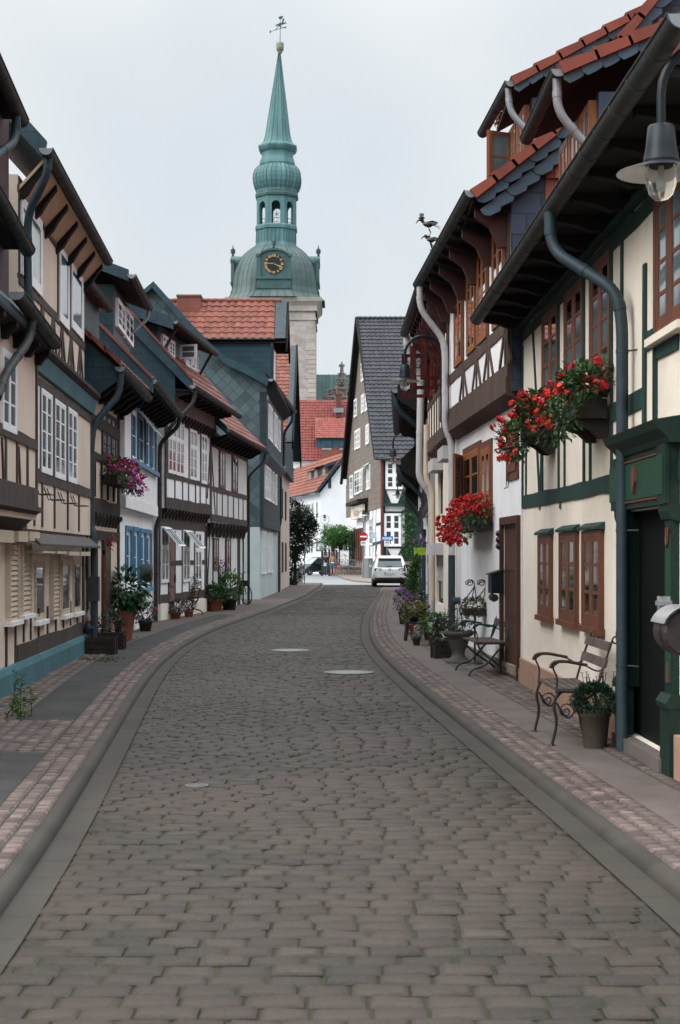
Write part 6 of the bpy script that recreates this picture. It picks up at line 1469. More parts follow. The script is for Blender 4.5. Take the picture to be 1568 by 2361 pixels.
gp_ = atxz('C6', [(380, 705), (398, 672), (432, 650), (446, 618), (478, 604), (500, 582), (514, 585), (520, 540), (535, 520), (552, 520), (566, 540), (578, 582), (600, 560), (614, 575), (606, 592), (630, 640), (668, 665), (700, 705)], Yg)
mb = MB(); yprism(mb, [(gp_[0][0], 8)] + gp_ + [(gp_[-1][0], 8)], Yg, .9); mb.build('gable', ST, hN)
mb = MB()
for a, b_ in ((gp_[4], gp_[14]), (gp_[1], gp_[16])): mb.box(a[0], b_[0], Yg - .25, Yg, a[1] - .3, a[1])
for x in (495, 590): p = at('C6', x, 650, Yg); mb.box(p.x - .25, p.x + .25, Yg - .2, Yg, p.z - 3, p.z + 1)
for (x, y, r_) in ((540, 645, .9), (440, 665, .6), (470, 640, .4), (620, 665, .5), (540, 568, .45), (510, 560, .4), (572, 562, .4)):
    p = at('C6', x, y, Yg); mb.tube([(p.x + r_ * math.cos(t), Yg - .1, p.z + r_ * math.sin(t)) for t in [k * .42 for k in range(16)]], .13, 5)
mb.build('carving', ST, hN)
p0 = at('C6', 543, 492, Yg + .4); p1 = at('C6', 543, 395, Yg + .4); hh = p1.z - p0.z
mb = MB(); mb.lathe([(.55, -1.2), (.6, -.9), (.4, -.7), (.5, -.1), (.62, 0), (0, 0)], p0, 10)
for k, (r_, f) in enumerate(((.50, 0), (.52, .1), (.45, .35), (.50, .55), (.62, .68), (.50, .78), (.18, .83), (.17, .85), (.24, .90), (.24, .95), (.1, 1.0), (0, 1.0))): pass
mb.lathe([(r_ * hh / 5.4, f * hh) for r_, f in ((.95, 0), (.88, .15), (.78, .35), (.72, .5), (.95, .66), (.98, .74), (.65, .80), (.26, .83), (.25, .85), (.38, .89), (.38, .94), (.22, .99), (0, 1.0))], p0, 10, sx=1, sy=.75)
mb.tube([(p0.x - .16 * hh, p0.y, p0.z + .74 * hh), (p0.x - .22 * hh, p0.y - .05 * hh, p0.z + .58 * hh), (p0.x - .08 * hh, p0.y - .18 * hh, p0.z + .55 * hh)], [.07 * hh, .055 * hh, .04 * hh], 7)
mb.tube([(p0.x + .16 * hh, p0.y, p0.z + .74 * hh), (p0.x + .21 * hh, p0.y - .05 * hh, p0.z + .6 * hh), (p0.x + .10 * hh, p0.y - .17 * hh, p0.z + .5 * hh)], [.07 * hh, .055 * hh, .04 * hh], 7)
mb.build('statue', ST, hN)
# ================================================================ plants
def leaf(mb, P, d, n, L, W, r):
    d = d.normalized(); s = d.cross(n)
    if s.length < 1e-3: s = d.cross(Vector((1, 0, .3)))
    s.normalize(); n2 = s.cross(d)
    t = P + d * L - n2 * L * .18
    m = P + d * L * .5
    a, b = m + s * W * .5 + n2 * W * .12, m - s * W * .5 + n2 * W * .12
    mb.face([P, a, t], r=r); mb.face([P, t, b], r=min(1, r + .12))
def foliage(mb, c, rx, ry, rz, n, size, rg, shell=.45, up=.3, asp=.55, holes=3, low=-1):
    c = Vector(c); hs_ = [Vector((rg.gauss(0, 1), rg.gauss(0, 1), rg.gauss(0, 1))).normalized() for _ in range(holes)]
    lump = [(Vector((rg.gauss(0, 1), rg.gauss(0, 1), rg.gauss(0, 1))).normalized(), rg.uniform(.75, 1.2)) for _ in range(9)]
    k = 0; g = 0
    while k < n and g < n * 6:
        g += 1
        v = Vector((rg.gauss(0, 1), rg.gauss(0, 1), rg.gauss(0, 1))).normalized()
        if any(v.dot(h) > .90 for h in hs_) and rg.random() < .75: continue
        q = max(lump, key=lambda z: v.dot(z[0])); s = q[1] * (shell + (1 - shell) * rg.random() ** .6)
        if v.z * s < low: continue
        P = c + Vector((v.x * rx * s, v.y * ry * s, v.z * rz * s))
        d = (v + Vector((rg.uniform(-.8, .8), rg.uniform(-.8, .8), rg.uniform(-.8, .5) + up))).normalized()
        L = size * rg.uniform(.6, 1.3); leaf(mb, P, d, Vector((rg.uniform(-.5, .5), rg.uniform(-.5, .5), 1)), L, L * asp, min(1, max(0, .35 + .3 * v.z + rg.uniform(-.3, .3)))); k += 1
def blossom(mb, P, r, rg, n=9, out_=(0, 0, 1)):
    P = Vector(P)
    for _ in range(n):
        v = (Vector((rg.gauss(0, 1), rg.gauss(0, 1), rg.gauss(0, 1))).normalized() + Vector(out_) * .5).normalized()
        a = P + v * r * .6; s = v.cross(Vector((rg.uniform(-1, 1), rg.uniform(-1, 1), rg.uniform(-1, 1)))).normalized(); t = v.cross(s); q = r * rg.uniform(.35, .6)
        mb.face([a + s * q, a + t * q + v * q * .2, a - s * q, a - t * q + v * q * .2], r=rg.random())
def stems(mb, P, tops, rg, r=.008):
    P = Vector(P)
    for t in tops:
        t = Vector(t); m = (P + t) / 2 + Vector((rg.uniform(-.06, .06), rg.uniform(-.06, .06), 0)); mb.tube([P + Vector((rg.uniform(-.04, .04), rg.uniform(-.04, .04), 0)), m, t], [r * 1.3, r, r * .6], 5)
POT = [(.72, 0), (.74, .02), (.94, .80), (1.0, .81), (1.03, .86), (1.03, 1.0), (.92, 1.0), (.88, .9), (0, .9)]
def pot(mb, P, r, h, prof=POT, n=18): mb.lathe([(a * r, b * h) for a, b in prof], P, n, True)
def rng(k): return random.Random(k)
def fill_blossoms(t, m, c, rx, ry, rz, n, r, seed, pet=9, front=None):
    rg = rng(seed); b = MB()
    for _ in range(n):
        v = Vector((rg.gauss(0, 1), rg.gauss(0, 1), rg.gauss(0, 1) + .2)).normalized(); s = rg.uniform(.85, 1.12)
        P = Vector(c) + Vector((v.x * rx * s, v.y * ry * s, v.z * rz * s)); blossom(b, P, r * rg.uniform(.7, 1.25), rg, pet, v)
    return b.build('blossoms', m, t)
# ---- the big leaved plant in the terracotta pot, left
P = gnd('L3', 1108, 1250); g_ = 'potted plants along the pavement'
t = thing('potted_plant', 'big leaved green plant in a tall terracotta pot beside the teal downpipe', 'potted plant', P, g_)
b = MB(); pot(b, P, .215, .57, [(.66, 0), (.68, .02), (.93, .74), (.95, .75), (.95, .80), (1.0, .97), (1.02, 1.0), (.94, 1.0), (.9, .93), (0, .93)], 22); b.build('pot', TERRA, t)
rg = rng(3); b = MB(); C_ = P + Vector((.04, 0, .93)); s_ = MB(); tops = []
for k in range(300):
    v = Vector((rg.gauss(0, 1), rg.gauss(0, 1), rg.gauss(0, .9))).normalized(); s = rg.uniform(.45, 1.08)
    q = C_ + Vector((v.x * .37 * s, v.y * .36 * s, v.z * .36 * s)); leaf(b, q, v + Vector((0, 0, rg.uniform(-.6, .1))), Vector((rg.uniform(-.3, .3), rg.uniform(-.3, .3), 1)), rg.uniform(.12, .20), rg.uniform(.09, .14), rg.uniform(.2, .9))
    if k % 6 == 0: tops.append(q)
b.build('foliage', M('big_green_leaves', (.016, .075, .020), (.010, .05, .015), .4, 8, 0, rnd=.5, spec=.45), t); stems(s_, P + Vector((0, 0, .53)), tops, rg, .009); s_.build('stems', LEAFD, t)
# ---- wooden troughs and the small figure
def trough(P, lx, ly, h, ang, label, seed, plant=True, m=DARKW):
    t = thing('planter_trough', label, 'planter', P, 'dark planter boxes'); c, s = math.cos(ang), math.sin(ang); P = Vector(P)
    def W(x, y, z): return P + Vector((c * x - s * y, s * x + c * y, z))
    b = MB(); e = .03
    def bx(x0, x1, y0, y1, z0, z1): b.hexa([W(x0, y0, z0), W(x1, y0, z0), W(x1, y1, z0), W(x0, y1, z0), W(x0, y0, z1), W(x1, y0, z1), W(x1, y1, z1), W(x0, y1, z1)])
    n = 3
    for k in range(n):
        z0, z1 = h * k / n + .004, h * (k + 1) / n - .004
        bx(-lx, lx, -ly, -ly + e, z0, z1); bx(-lx, lx, ly - e, ly, z0, z1); bx(-lx, -lx + e, -ly + e, ly - e, z0, z1); bx(lx - e, lx, -ly + e, ly - e, z0, z1)
    for x in (-lx, lx):
        for y in (-ly, ly): bx(x - .02, x + .02, y - .02, y + .02, 0, h + .01)
    b.build('box', m, t); b = MB(); b.face([W(-lx + e, -ly + e, h * .85), W(lx - e, -ly + e, h * .85), W(lx - e, ly - e, h * .85), W(-lx + e, ly - e, h * .85)]); b.build('soil', SOIL, t)
    if plant:
        b = MB(); foliage(b, W(0, 0, h + .12), lx * .9, ly * .9, .22, 240, .09, rng(seed)); b.build('foliage', LEAFG, t)
    return t
P = gnd('L3', 895, 1375); trough(P + Vector((0, .14, 0)), .22, .13, .28, 0, 'dark wooden trough at the end of the teal plinth', 5, False)
P = gnd('L3', 985, 1330); trough(P + Vector((-.02, .16, 0)), .23, .13, .29, 0, 'dark wooden trough with low greenery behind the first trough', 6)
P = FB.p(FB.L - .1, .42, .10); t = thing('garden_figure', 'small painted garden figure standing on the end of the teal plinth', 'figurine', P)
b = MB(); b.lathe([(.06, 0), (.075, .03), (.07, .12), (.045, .17), (.03, .19)], P, 12); b.tube([P + Vector((-.06, 0, .15)), P + Vector((-.08, -.04, .09)), P + Vector((-.02, -.07, .08))], .02, 6); b.tube([P + Vector((.06, 0, .15)), P + Vector((.08, -.04, .09)), P + Vector((.02, -.07, .08))], .02, 6); b.build('figure_body', M('faded_navy_paint', (.02, .03, .06), None, .5, 9, .1), t)
b = MB(); b.lathe([(.0, .18), (.042, .20), (.05, .235), (.04, .27), (0, .29)], P, 12); b.build('head', M('painted_skin', (.45, .22, .15), None, .5, 9, .1), t)
b = MB(); b.lathe([(.055, .265), (.05, .28), (.03, .34), (.008, .40), (0, .405)], P, 12); b.build('hat', M('faded_grey_paint', (.25, .27, .30), None, .5, 9, .1), t)
# ---- potted plants, left row
def potted(P, r, h, label, cols, seed, pm=TERRA, fm=LEAF, rx=.3, rz=.25, n=320, size=.07, lift=.15, group='potted plants along the pavement', prof=POT, pet=9, asp=.55):
    t = thing('potted_plant', label, 'potted plant', P, group); P = Vector(P)
    b = MB(); pot(b, P, r, h, prof); b.build('pot', pm, t)
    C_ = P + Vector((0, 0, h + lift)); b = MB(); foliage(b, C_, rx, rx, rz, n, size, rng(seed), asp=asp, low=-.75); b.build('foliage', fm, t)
    b = MB(); rg = rng(seed + 1); stems(b, P + Vector((0, 0, h * .85)), [C_ + Vector((rg.uniform(-rx, rx) * .7, rg.uniform(-rx, rx) * .7, rg.uniform(-.2, .6) * rz)) for _ in range(9)], rg, .006); b.build('stems', LEAFD, t)
    for m, k, br in cols: fill_blossoms(t, m, C_ + Vector((0, 0, rz * .1)), rx, rx, rz, k, br, seed + 7 + k, pet)
    return t
P = gnd('L3', 1300, 1163); potted(P, .15, .22, 'bushy plant with red and pink blooms in a dark pot, beside the tall terracotta pot', [(REDF, 5, .06), (PINKF, 9, .04), (PURPF, 10, .03)], 21, DARKP, LEAF, .28, .28, 620, .06, .16)
P = gnd('L5', 660, 1437); potted(P, .15, .18, 'low terracotta bowl of lavender below the house with open white windows', [(PURPF, 26, .03)], 31, TERRA, LEAFG, .24, .18, 420, .06, .12)
P = gnd('L5', 748, 1424); potted(P, .13, .18, 'small terracotta pot of green leaves and dark blooms beside the lavender', [(PURPF, 9, .028)], 37, TERRA, LEAFD, .18, .18, 320, .06, .12)
P = gnd('L5', 915, 1384); potted(P, .28, .34, 'wide terracotta tub of overflowing green leaves below the blue stand', [], 41, TERRA, LEAF, .50, .32, 1100, .09, .12)
P = gnd('L5', 1015, 1376); potted(P, .24, .34, 'tall fresh green shrub in a dark tub beside the bicycle', [(WHITF, 6, .03)], 43, DARKP, LEAFB, .40, .50, 1000, .085, .3)
# bench, blue stand
ARMW = M('dark_arm_wood', (.05, .026, .018), (.03, .016, .012), .6, 8, .3)
def slat_bench(P, ang, lw, label, iron, wood, kind, seat=.44, dep=.42, back=.82, grp='iron and wood garden benches', slats=5, backs=2):
    t = thing('garden_bench', label, 'bench', P, grp); P = Vector(P); c, s = math.cos(ang), math.sin(ang)
    def W(x, y, z): return P + Vector((c * x - s * y, s * x + c * y, z))     # x along the bench, y from front (0) to back
    for k in range(slats):
        y = .01 + dep * (k + .5) / slats; b = MB(); b.hexa([W(x_, y_ , z_) for z_ in (seat, seat + .022) for x_, y_ in ((-lw, y - dep / slats * .40), (lw, y - dep / slats * .40), (lw, y + dep / slats * .40), (-lw, y + dep / slats * .40))]); b.build('seat_slat', wood, t)
    for k in range(backs):
        z = back - .03 - .14 * k; y = dep + .10 + (z - seat) * .25 - .1; b = MB(); b.hexa([W(x_, y_ + (.02 if z_ > z else 0), z_) for z_ in (z - .036, z + .036) for x_, y_ in ((-lw, y - .012), (lw, y - .012), (lw, y + .012), (-lw, y + .012))]); b.build('back_slat', wood, t)
    for x in (-lw + .05, lw - .05):
        b = MB(); r = .011
        if kind == 'scroll':
            b.tube(fillet([W(x, .04, seat), W(x, -.01, seat - .12), W(x, .03, .2), W(x, -.02, .0)], .1), r * 1.2, 7); b.tube(fillet([W(x, dep - .02, seat), W(x, dep + .02, .2), W(x, dep + .06, 0)], .1), r * 1.2, 7)
            b.tube([W(x, .10 + .07 * (1 - k / 22) * math.cos(k * .5), seat - .17 + .07 * (1 - k / 22) * math.sin(k * .5)) for k in range(20)], r * .7, 5); b.tube(fillet([W(x, .02, seat - .1), W(x, .12, seat - .26), W(x, .2, seat - .12), W(x, .34, seat - .02)], .08), r * .8, 5)
            b.tube([W(x, dep + .16 + .05 * math.cos(k * .5 - 1) * (1 - k / 20), back + .02 + .05 * math.sin(k * .5 - 1) * (1 - k / 20)) for k in range(16)], r * .7, 5)
            for y in (-.02, dep + .06): b.lathe([(.03, 0), (.03, .012), (0, .014)], W(x, y, 0), 8)
        else:
            b.tube(fillet([W(x, dep + .16, back), W(x, dep + .02, seat + .02), W(x, dep - .12, seat - .12), W(x, .14, .14), W(x, -.05, .10), W(x, -.09, 0)], .12), r * 1.25, 7); b.tube(fillet([W(x, .03, seat + .02), W(x, .06, seat - .1), W(x, .3, .16), W(x, dep - .0, .10), W(x, dep + .10, 0)], .12), r * 1.25, 7)
        b.tube(fillet([W(x, dep - .0, seat), W(x, dep + .04, seat + .15), W(x, dep + .13, back + .02)], .1), r, 7); b.tube([W(x, .01, seat - .008), W(x, dep, seat - .008)], r, 6)
        b.build('leg_frame', iron, t)
        b = MB(); b.tube(fillet([W(x, .02, seat), W(x, .03, seat + .12), W(x, -.02, seat + .20), W(x, .04, seat + .24)], .06), r * .8, 6); b.tube(fillet([W(x, .26, seat + .215), W(x, .38, seat + .15), W(x, dep + .07, seat + .22)], .08), r * .7, 6); b.build('arm_bracket', iron, t)
        b = MB(); b.tube(fillet([W(x, -.03, seat + .19), W(x, -.01, seat + .245), W(x, .10, seat + .25), W(x, .28, seat + .215)], .05), .014, 8); b.build('armrest', ARMW if kind != 'x' else iron, t)
    return t
ARMW = M('dark_arm_wood', (.05, .026, .018), (.03, .016, .012), .6, 8, .3)
f0, f1 = gnd('R5', 258, 2035), gnd('R5', 382, 2135)
dv = f0 - f1; an = math.atan2(dv.y, dv.x); mid_ = (f0 + f1) / 2
lw = max(.42, dv.length / 2 + .06)
slat_bench(mid_, an + math.pi, lw, 'scrolled iron bench with weathered slats beside the potted shrub and the green doorway', IRON, WORNW, 'scroll', .46, .36, .86)
f0, f1 = gnd('R4', 640, 2112), gnd('R4', 778, 2175); dv = f0 - f1
slat_bench((f0 + f1) / 2 + Vector((.09, 0, 0)), math.atan2(dv.y, dv.x) + math.pi, max(.45, dv.length / 2), 'green iron folding bench with crossed legs in front of the white house', M('green_iron', (.012, .045, .035), None, .45, 9, .1), WORNW, 'x', .44, .40, .86)
P = gnd('L5', 825, 1408); slat_bench(P + Vector((-.05, .3, 0)), math.pi / 2 + .1, .34, 'small dark bench with a flower pot on it, against the timbered house', IRON, DARKW, 'x', .45, .40, .85, slats=4)
P2 = P + Vector((-.28, .3, .475)); potted(P2, .12, .2, 'small pot of white flowers standing on the dark bench', [(WHITF, 9, .035)], 51, TERRA, LEAFD, .26, .24, 300, .06, .16)
BT = gnd('L5', 935, 1372); BT = Vector((BT.x - .15, BT.y + .4, .1)); t = thing('plant_stand', 'blue wooden plant stand behind the green tubs', 'stand', BT)
b = MB(); b.box(BT.x - .45, BT.x + .45, BT.y - .25, BT.y + .25, .83, .88); b.box(BT.x - .40, BT.x + .40, BT.y - .22, BT.y + .22, .76, .828); b.build('stand_top', BLUEW, t)
for sx in (-1, 1):
    for sy in (-1, 1): b = MB(); b.box(BT.x + sx * .38 - .025, BT.x + sx * .38 + .025, BT.y + sy * .2 - .025, BT.y + sy * .2 + .025, .1, .76); b.build('leg', BLUEW, t)
potted(BT + Vector((-.18, 0, .785)), .16, .16, 'pot of white and pink flowers on the blue stand, the wider one', [(WHITF, 14, .06), (PINKF, 10, .05)], 61, DARKP, LEAF, .36, .22, 260, .07, .12)
potted(BT + Vector((.22, .05, .785)), .13, .16, 'pot of mauve flowers on the blue stand, the smaller one', [(PURPF, 12, .05), (WHITF, 6, .05)], 67, DARKP, LEAFG, .26, .30, 260, .07, .16)
# weeds at the foot of the plinth
P = gnd('L3', 70, 1955); t = thing('weed', 'tall green weed growing at the foot of the teal plinth', 'weed', P); b = MB(); rg = rng(71); s_ = MB()
for k in range(9):
    a = P + Vector((rg.uniform(-.18, .22), rg.uniform(-.1, .3), 0)); h = rg.uniform(.18, .48); q = a + Vector((rg.uniform(-.1, .1), 0, h)); s_.tube([a, q], [.006, .003], 5)
    for j in range(int(h * 55)): f = rg.random(); leaf(b, a + (q - a) * f, Vector((rg.uniform(-1, 1), rg.uniform(-1, 1), rg.uniform(0, .9))), Vector((0, 0, 1)), rg.uniform(.05, .11) * (1.2 - f * .5), .02, rg.random())
s_.build('stem', LEAFB, t); b.build('leaves', M('weed_leaves', (.06, .12, .03), (.04, .085, .025), .6, 9, 0, rnd=.4), t)
P = gnd('L3', 880, 1425); t = thing('weed', 'flat grass tuft in the setts below the dark troughs', 'weed', P); b = MB(); rg = rng(73)
for k in range(130): a = P + Vector((rg.gauss(0, .22), rg.gauss(0, .2), 0)); leaf(b, a, Vector((rg.uniform(-1, 1), rg.uniform(-1, 1), rg.uniform(.2, 1))), Vector((0, 0, 1)), rg.uniform(.04, .10), .015, rg.random())
b.build('blades', LEAFY, t)
# ================================================================ flower boxes on the walls
def flower_box(F, u0, u1, z, dep, label, m, cols, seed, off=.0, hang=.35, bm=DARKW, fm=LEAF, h=.20, n=900, brk=True, rad_=.06, size=.08, lift=.12):
    um = (u0 + u1) / 2; O = F.p(um, z, off + dep / 2); t = thing('flower_box', label, 'flower box', O, 'flower boxes under the windows')
    b = MB(); b.fbox(F, u0, u1, z, z + .02, off + .02, off + dep); b.fbox(F, u0, u1, z + .02, z + h, off + dep - .022, off + dep); b.fbox(F, u0, u1, z + .02, z + h, off + .02, off + .042)
    for a, c in ((u0, u0 + .022), (u1 - .022, u1)): b.fbox(F, a, c, z + .02, z + h, off + .042, off + dep - .022)
    b.build('box', bm, t)
    if brk:
        for u in (u0 + .12, u1 - .12):
            b = MB(); b.cprism(F, [(off, z - .001), (off + dep * .95, z - .001), (off + dep * .9, z - .05), (off + dep * .55, z - .09), (off + dep * .25, z - .17), (off, z - .17)], u - .05, u + .05); b.build('bracket', bm, t)
    rg = rng(seed); L = MB(); B = [MB() for _ in cols]
    N = max(2, int((u1 - u0) / .28))
    for k in range(N + 1):
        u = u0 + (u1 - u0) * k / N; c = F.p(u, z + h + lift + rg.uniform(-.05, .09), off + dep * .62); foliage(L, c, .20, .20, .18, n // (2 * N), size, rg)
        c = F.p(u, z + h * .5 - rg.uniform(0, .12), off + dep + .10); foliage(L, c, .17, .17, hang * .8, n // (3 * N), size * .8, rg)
        for j, (mm, q, br) in enumerate(cols):
            for _ in range(int(q / N)):
                f = rg.random()
                if f < .6: P = F.p(u + rg.uniform(-.16, .16), z + h + lift + rg.uniform(-.05, .22), off + dep * .7 + rg.uniform(-.14, .20))
                else: P = F.p(u + rg.uniform(-.2, .2), z + h * .4 + rg.uniform(-hang, .2), off + dep + rg.uniform(.12, .30))
                blossom(B[j], P, br * rg.uniform(.7, 1.3), rg, 11, F.n.to_3d())
    L.build('foliage', fm, t)
    for j, (mm, q, br) in enumerate(cols): B[j].build('blossoms', mm, t)
    return t
# V: two boxes of red geraniums
a = FV.hit('R3', 950, 1400, .02); b2_ = FV.hit('R3', 655, 1470, .34); z2 = FV.hit('R3', 940, 1500, .1)[1]
flower_box(FV, a[0], a[0] + .78, z2 + .02, .30, 'dark wooden box of red geraniums under the brown windows, nearest the downpipe', DARKW, [(REDF, 36, .048)], 81, .02, .22, h=.17)
a = FV.hit('R3', 535, 1560, .02); z1_ = FV.hit('R3', 530, 1640, .1)[1]
flower_box(FV, a[0] + .12, a[0] + .66, z1_ + .02, .30, 'dark wooden box of red geraniums next to the slate-hung corner', DARKW, [(REDF, 46, .048)], 83, .02, .30, h=.17)
a = FU.hit('R4', 996, 760, .02); zq = FU.hit('R4', 996, 765, .05)[1]
flower_box(FU, a[0] - .05, a[0] + 2.0, zq + .0, .26, 'dense red geraniums overflowing a dark box on the white wall above the folding bench', DARKW, [(REDF, 210, .048)], 87, .02, .26, h=.18, brk=False)
a = FC.hit('L2', 915, 1400, .02); zq = FC.hit('L2', 915, 1400, .1)[1]
flower_box(FC, a[0] - .1, a[0] + 2.0, zq, .28, 'box of pink and magenta geraniums behind the teal downpipe', DARKW, [(PINKF, 60, .055), (PURPF, 26, .05), (REDF, 12, .045)], 91, .02, .18, h=.16, brk=False)
# small lime green window box far along on the right
Y_ = 38.0; p0 = at('R4', 258, 1000, Y_); p1 = at('R4', 355, 932, Y_); t = thing('flower_box', 'bright lime green flower box with purple blooms on the far right wall', 'flower box', p0, 'flower boxes under the windows')
b = MB(); b.box(p0.x, p1.x, Y_ - .15, Y_ + .5, p0.z, p1.z); b.box(p0.x - .015, p1.x + .015, Y_ - .165, Y_ + .515, p1.z - .04, p1.z + .005); b.build('box', M('lime_plastic', (.32, .50, .02), None, .4, 5, .05), t)
b = MB(); foliage(b, ((p0.x + p1.x) / 2, Y_ + .1, p1.z + .08), .2, .3, .13, 160, .06, rng(93)); b.build('foliage', LEAF, t); fill_blossoms(t, PURPF, ((p0.x + p1.x) / 2, Y_ + .1, p1.z + .12), .18, .28, .13, 26, .035, 95)
# ================================================================ right hand pots
P = gnd('R5', 682, 2155); t = potted(P, .128, .33, 'round clipped shrub with small pink daisies in a grey-brown pot beside the scrolled bench', [], 101, M('grey_brown_pot', (.085, .068, .055), (.06, .048, .04), .7, 6, .15), LEAFD, .19, .155, 3800, .034, .09, asp=.3)
rg = rng(103); b = MB(); s_ = MB()
for k in range(14):
    a = P + Vector((rg.uniform(-.10, .14), rg.uniform(-.1, .1), .48)); q = a + Vector((rg.uniform(-.03, .04), 0, rg.uniform(.10, .17))); s_.tube([a, q], .003, 4)
    for j in range(7): an = j * .9; leaf(b, q, Vector((math.cos(an), math.sin(an), .35)), Vector((0, 0, 1)), .022, .014, rg.random())
b.build('blossoms', M('dusty_pink_petals', (.42, .06, .12), (.3, .04, .09), .6, 9, 0, rnd=.3), t); s_.build('flower_stems', LEAFD, t)
P = gnd('R4', 675, 2045); t = thing('stone_urn', 'grey stone urn on a foot, planted with roses, behind the folding bench', 'urn', P)
b = MB(); u_ = .215; b.lathe([(r_ * u_, z_ * .6) for r_, z_ in ((.85, 0), (.88, .05), (.75, .10), (.5, .16), (.42, .24), (.48, .34), (.62, .44), (.72, .56), (.80, .66), (1.0, .70), (1.05, .74), (1.05, .80), (.92, .80), (.85, .74), (0, .74))], P, 24); b.build('bowl', STONEG, t)
b = MB(); foliage(b, P + Vector((-.02, 0, .64)), .22, .20, .20, 420, .042, rng(107), .3); b.build('foliage', LEAFG, t); b = MB(); rg = rng(109); stems(b, P + Vector((0, 0, .45)), [P + Vector((rg.uniform(-.2, .2), rg.uniform(-.12, .12), rg.uniform(.6, .86))) for _ in range(9)], rg, .006); b.build('stems', BARK, t); fill_blossoms(t, LEAFY, P + Vector((.07, 0, .54)), .17, .13, .08, 9, .035, 111); fill_blossoms(t, WHITF, P + Vector((.1, 0, .64)), .17, .16, .18, 10, .025, 113)
P = gnd('R4', 520, 2000); trough(P + Vector((.0, .12, 0)), .13, .13, .28, .15, 'square dark planter box left of the stone urn', 115)
P = gnd('R4', 440, 1868); potted(P, .12, .19, 'green sedum in a terracotta pot between the urn and the plant stool', [(LEAFY, 22, .032)], 121, TERRA, LEAFB, .25, .22, 900, .055, .16)
P = gnd('R4', 270, 1872); t = potted(P, .075, .15, 'little zinc bucket with a small plant at the edge of the pavement', [(WHITF, 4, .02)], 127, ZINC, LEAFG, .13, .12, 130, .04, .05)
P = gnd('R4', 275, 1835); P = Vector((P.x, P.y + .35, .1)); t = thing('plant_stool', 'low dark wooden stool carrying plants', 'stool', P)
b = MB(); b.box(P.x - .20, P.x + .20, P.y - .15, P.y + .15, .42, .455); b.build('stool_top', DARKW, t)
for sx in (-1, 1):
    for sy in (-1, 1): b = MB(); b.bar((P.x + sx * .16, P.y + sy * .11, .43), (P.x + sx * .20, P.y + sy * .14, .1), .04, .04); b.build('leg', DARKW, t)
potted(P + Vector((-.03, 0, .357)), .11, .12, 'heather-like yellow-green plant on the dark stool', [(LEAFY, 20, .04)], 131, DARKP, LEAFY, .28, .15, 700, .045, .09)
P = gnd('R4', 205, 1765); potted(P, .10, .22, 'small terracotta pot in front of the dark stool with yellowish leaves', [], 137, TERRA, LEAFY, .19, .19, 420, .045, .12)
P = gnd('R4', 150, 1690); P = Vector((P.x + .05, P.y + 1.2, .1)); potted(P, .13, .30, 'purple flowering plant, the farthest pot of the right-hand row', [(PURPF, 34, .045)], 139, DARKP, LEAF, .24, .26, 460, .055, .25)
P = gnd('R4', 330, 1640); P = Vector((P.x, P.y + .6, .1)); potted(P, .12, .3, 'pot of small white flowers behind the dark stool', [(WHITF, 28, .03)], 141, DARKP, LEAFG, .24, .22, 460, .05, .18)
P = gnd('R4', 470, 1560); P = Vector((P.x, P.y, .1)); potted(P, .14, .32, 'dark leafed shrub in a dark pot beneath the roller shutter', [], 143, DARKP, LEAFD, .22, .24, 420, .06, .16)
# climbing plant on the far downpipe
P = Vector((2.12, 37.2, .1)); t = thing('climbing_plant', 'green climber winding up the dark downpipe on the right', 'climbing plant', P); b = MB(); s_ = MB(); rg = rng(151); pts = []
for k in range(22):
    f = k / 21; x, y = 255 - 20 * math.sin(f * 5) - 25 * f * (1 - f), 1340 - 300 * f; c = at('R4', x, y, 37.2); pts.append(c); foliage(b, c, .13 * (1.15 - f * .6), .14, .12, 60, .07, rg)
s_.tube(pts, .015, 5); s_.build('stem', BARK, t); b.build('foliage', LEAFB, t)
P = Vector((2.5, 44, .1)); t = thing('climbing_plant', 'leafy climber low on the far right wall beside the parked white car', 'climbing plant', P); b = MB(); s_ = MB(); rg = rng(153); s_.tube([P, P + Vector((-.1, 0, 1.2))], .02, 5); s_.build('stem', BARK, t)
for k in range(14): foliage(b, at('C7', 1375 + rg.uniform(-25, 50), 900 + k * 24, 44), .17, .2, .15, 70, .08, rg)
b.build('foliage', LEAF, t)
P = FR2.p(uu(1082), 1.2, .1); t = thing('climbing_plant', 'thin green vine on the corner of the green timbered end wall', 'climbing plant', P); b = MB(); s_ = MB(); rg = rng(157); s_.tube([P, FR2.p(uu(1090), 7.2, .12)], .03, 5); s_.build('stem', BARK, t)
for k in range(22): foliage(b, FR2.p(uu(1086 + rg.uniform(-14, 14)), 1.6 + k * .26, .2), .42, .2, .25, 26, .22, rg)
b.build('foliage', LEAFB, t)
# iron scroll trellis with a planter
t0 = gnd('R4', 850, 1650); Yq = FU.p(.9, 0, 0).y; PX = at('R4', 845, 1575, 22.2); t = thing('scroll_planter', 'black iron scroll planter with two curled arms on the white wall', 'planter', (PX.x, 22.2, PX.z))
b = MB()
for ox in (0, 112):
    q = lambda x, y: at('R4', x + ox, y, 22.2)
    b.tube([q(735 + 45 * 1 , 1262)] + [q(782 + (40 - k * 1.5) * math.cos(2.6 + k * .52), 1270 + (36 - k * 1.4) * math.sin(2.6 + k * .52)) for k in range(20)], .008, 5)
    b.tube(fillet([q(760, 1245), q(800, 1235), q(825, 1260), q(828, 1310), q(790, 1360), q(735, 1430), q(698, 1490), q(705, 1510)], .12), .009, 6); b.tube(fillet([q(828, 1300), q(815, 1370), q(790, 1470)], .1), .008, 6); b.tube(fillet([q(830, 1300), q(842, 1380), q(850, 1470)], .1), .008, 6)
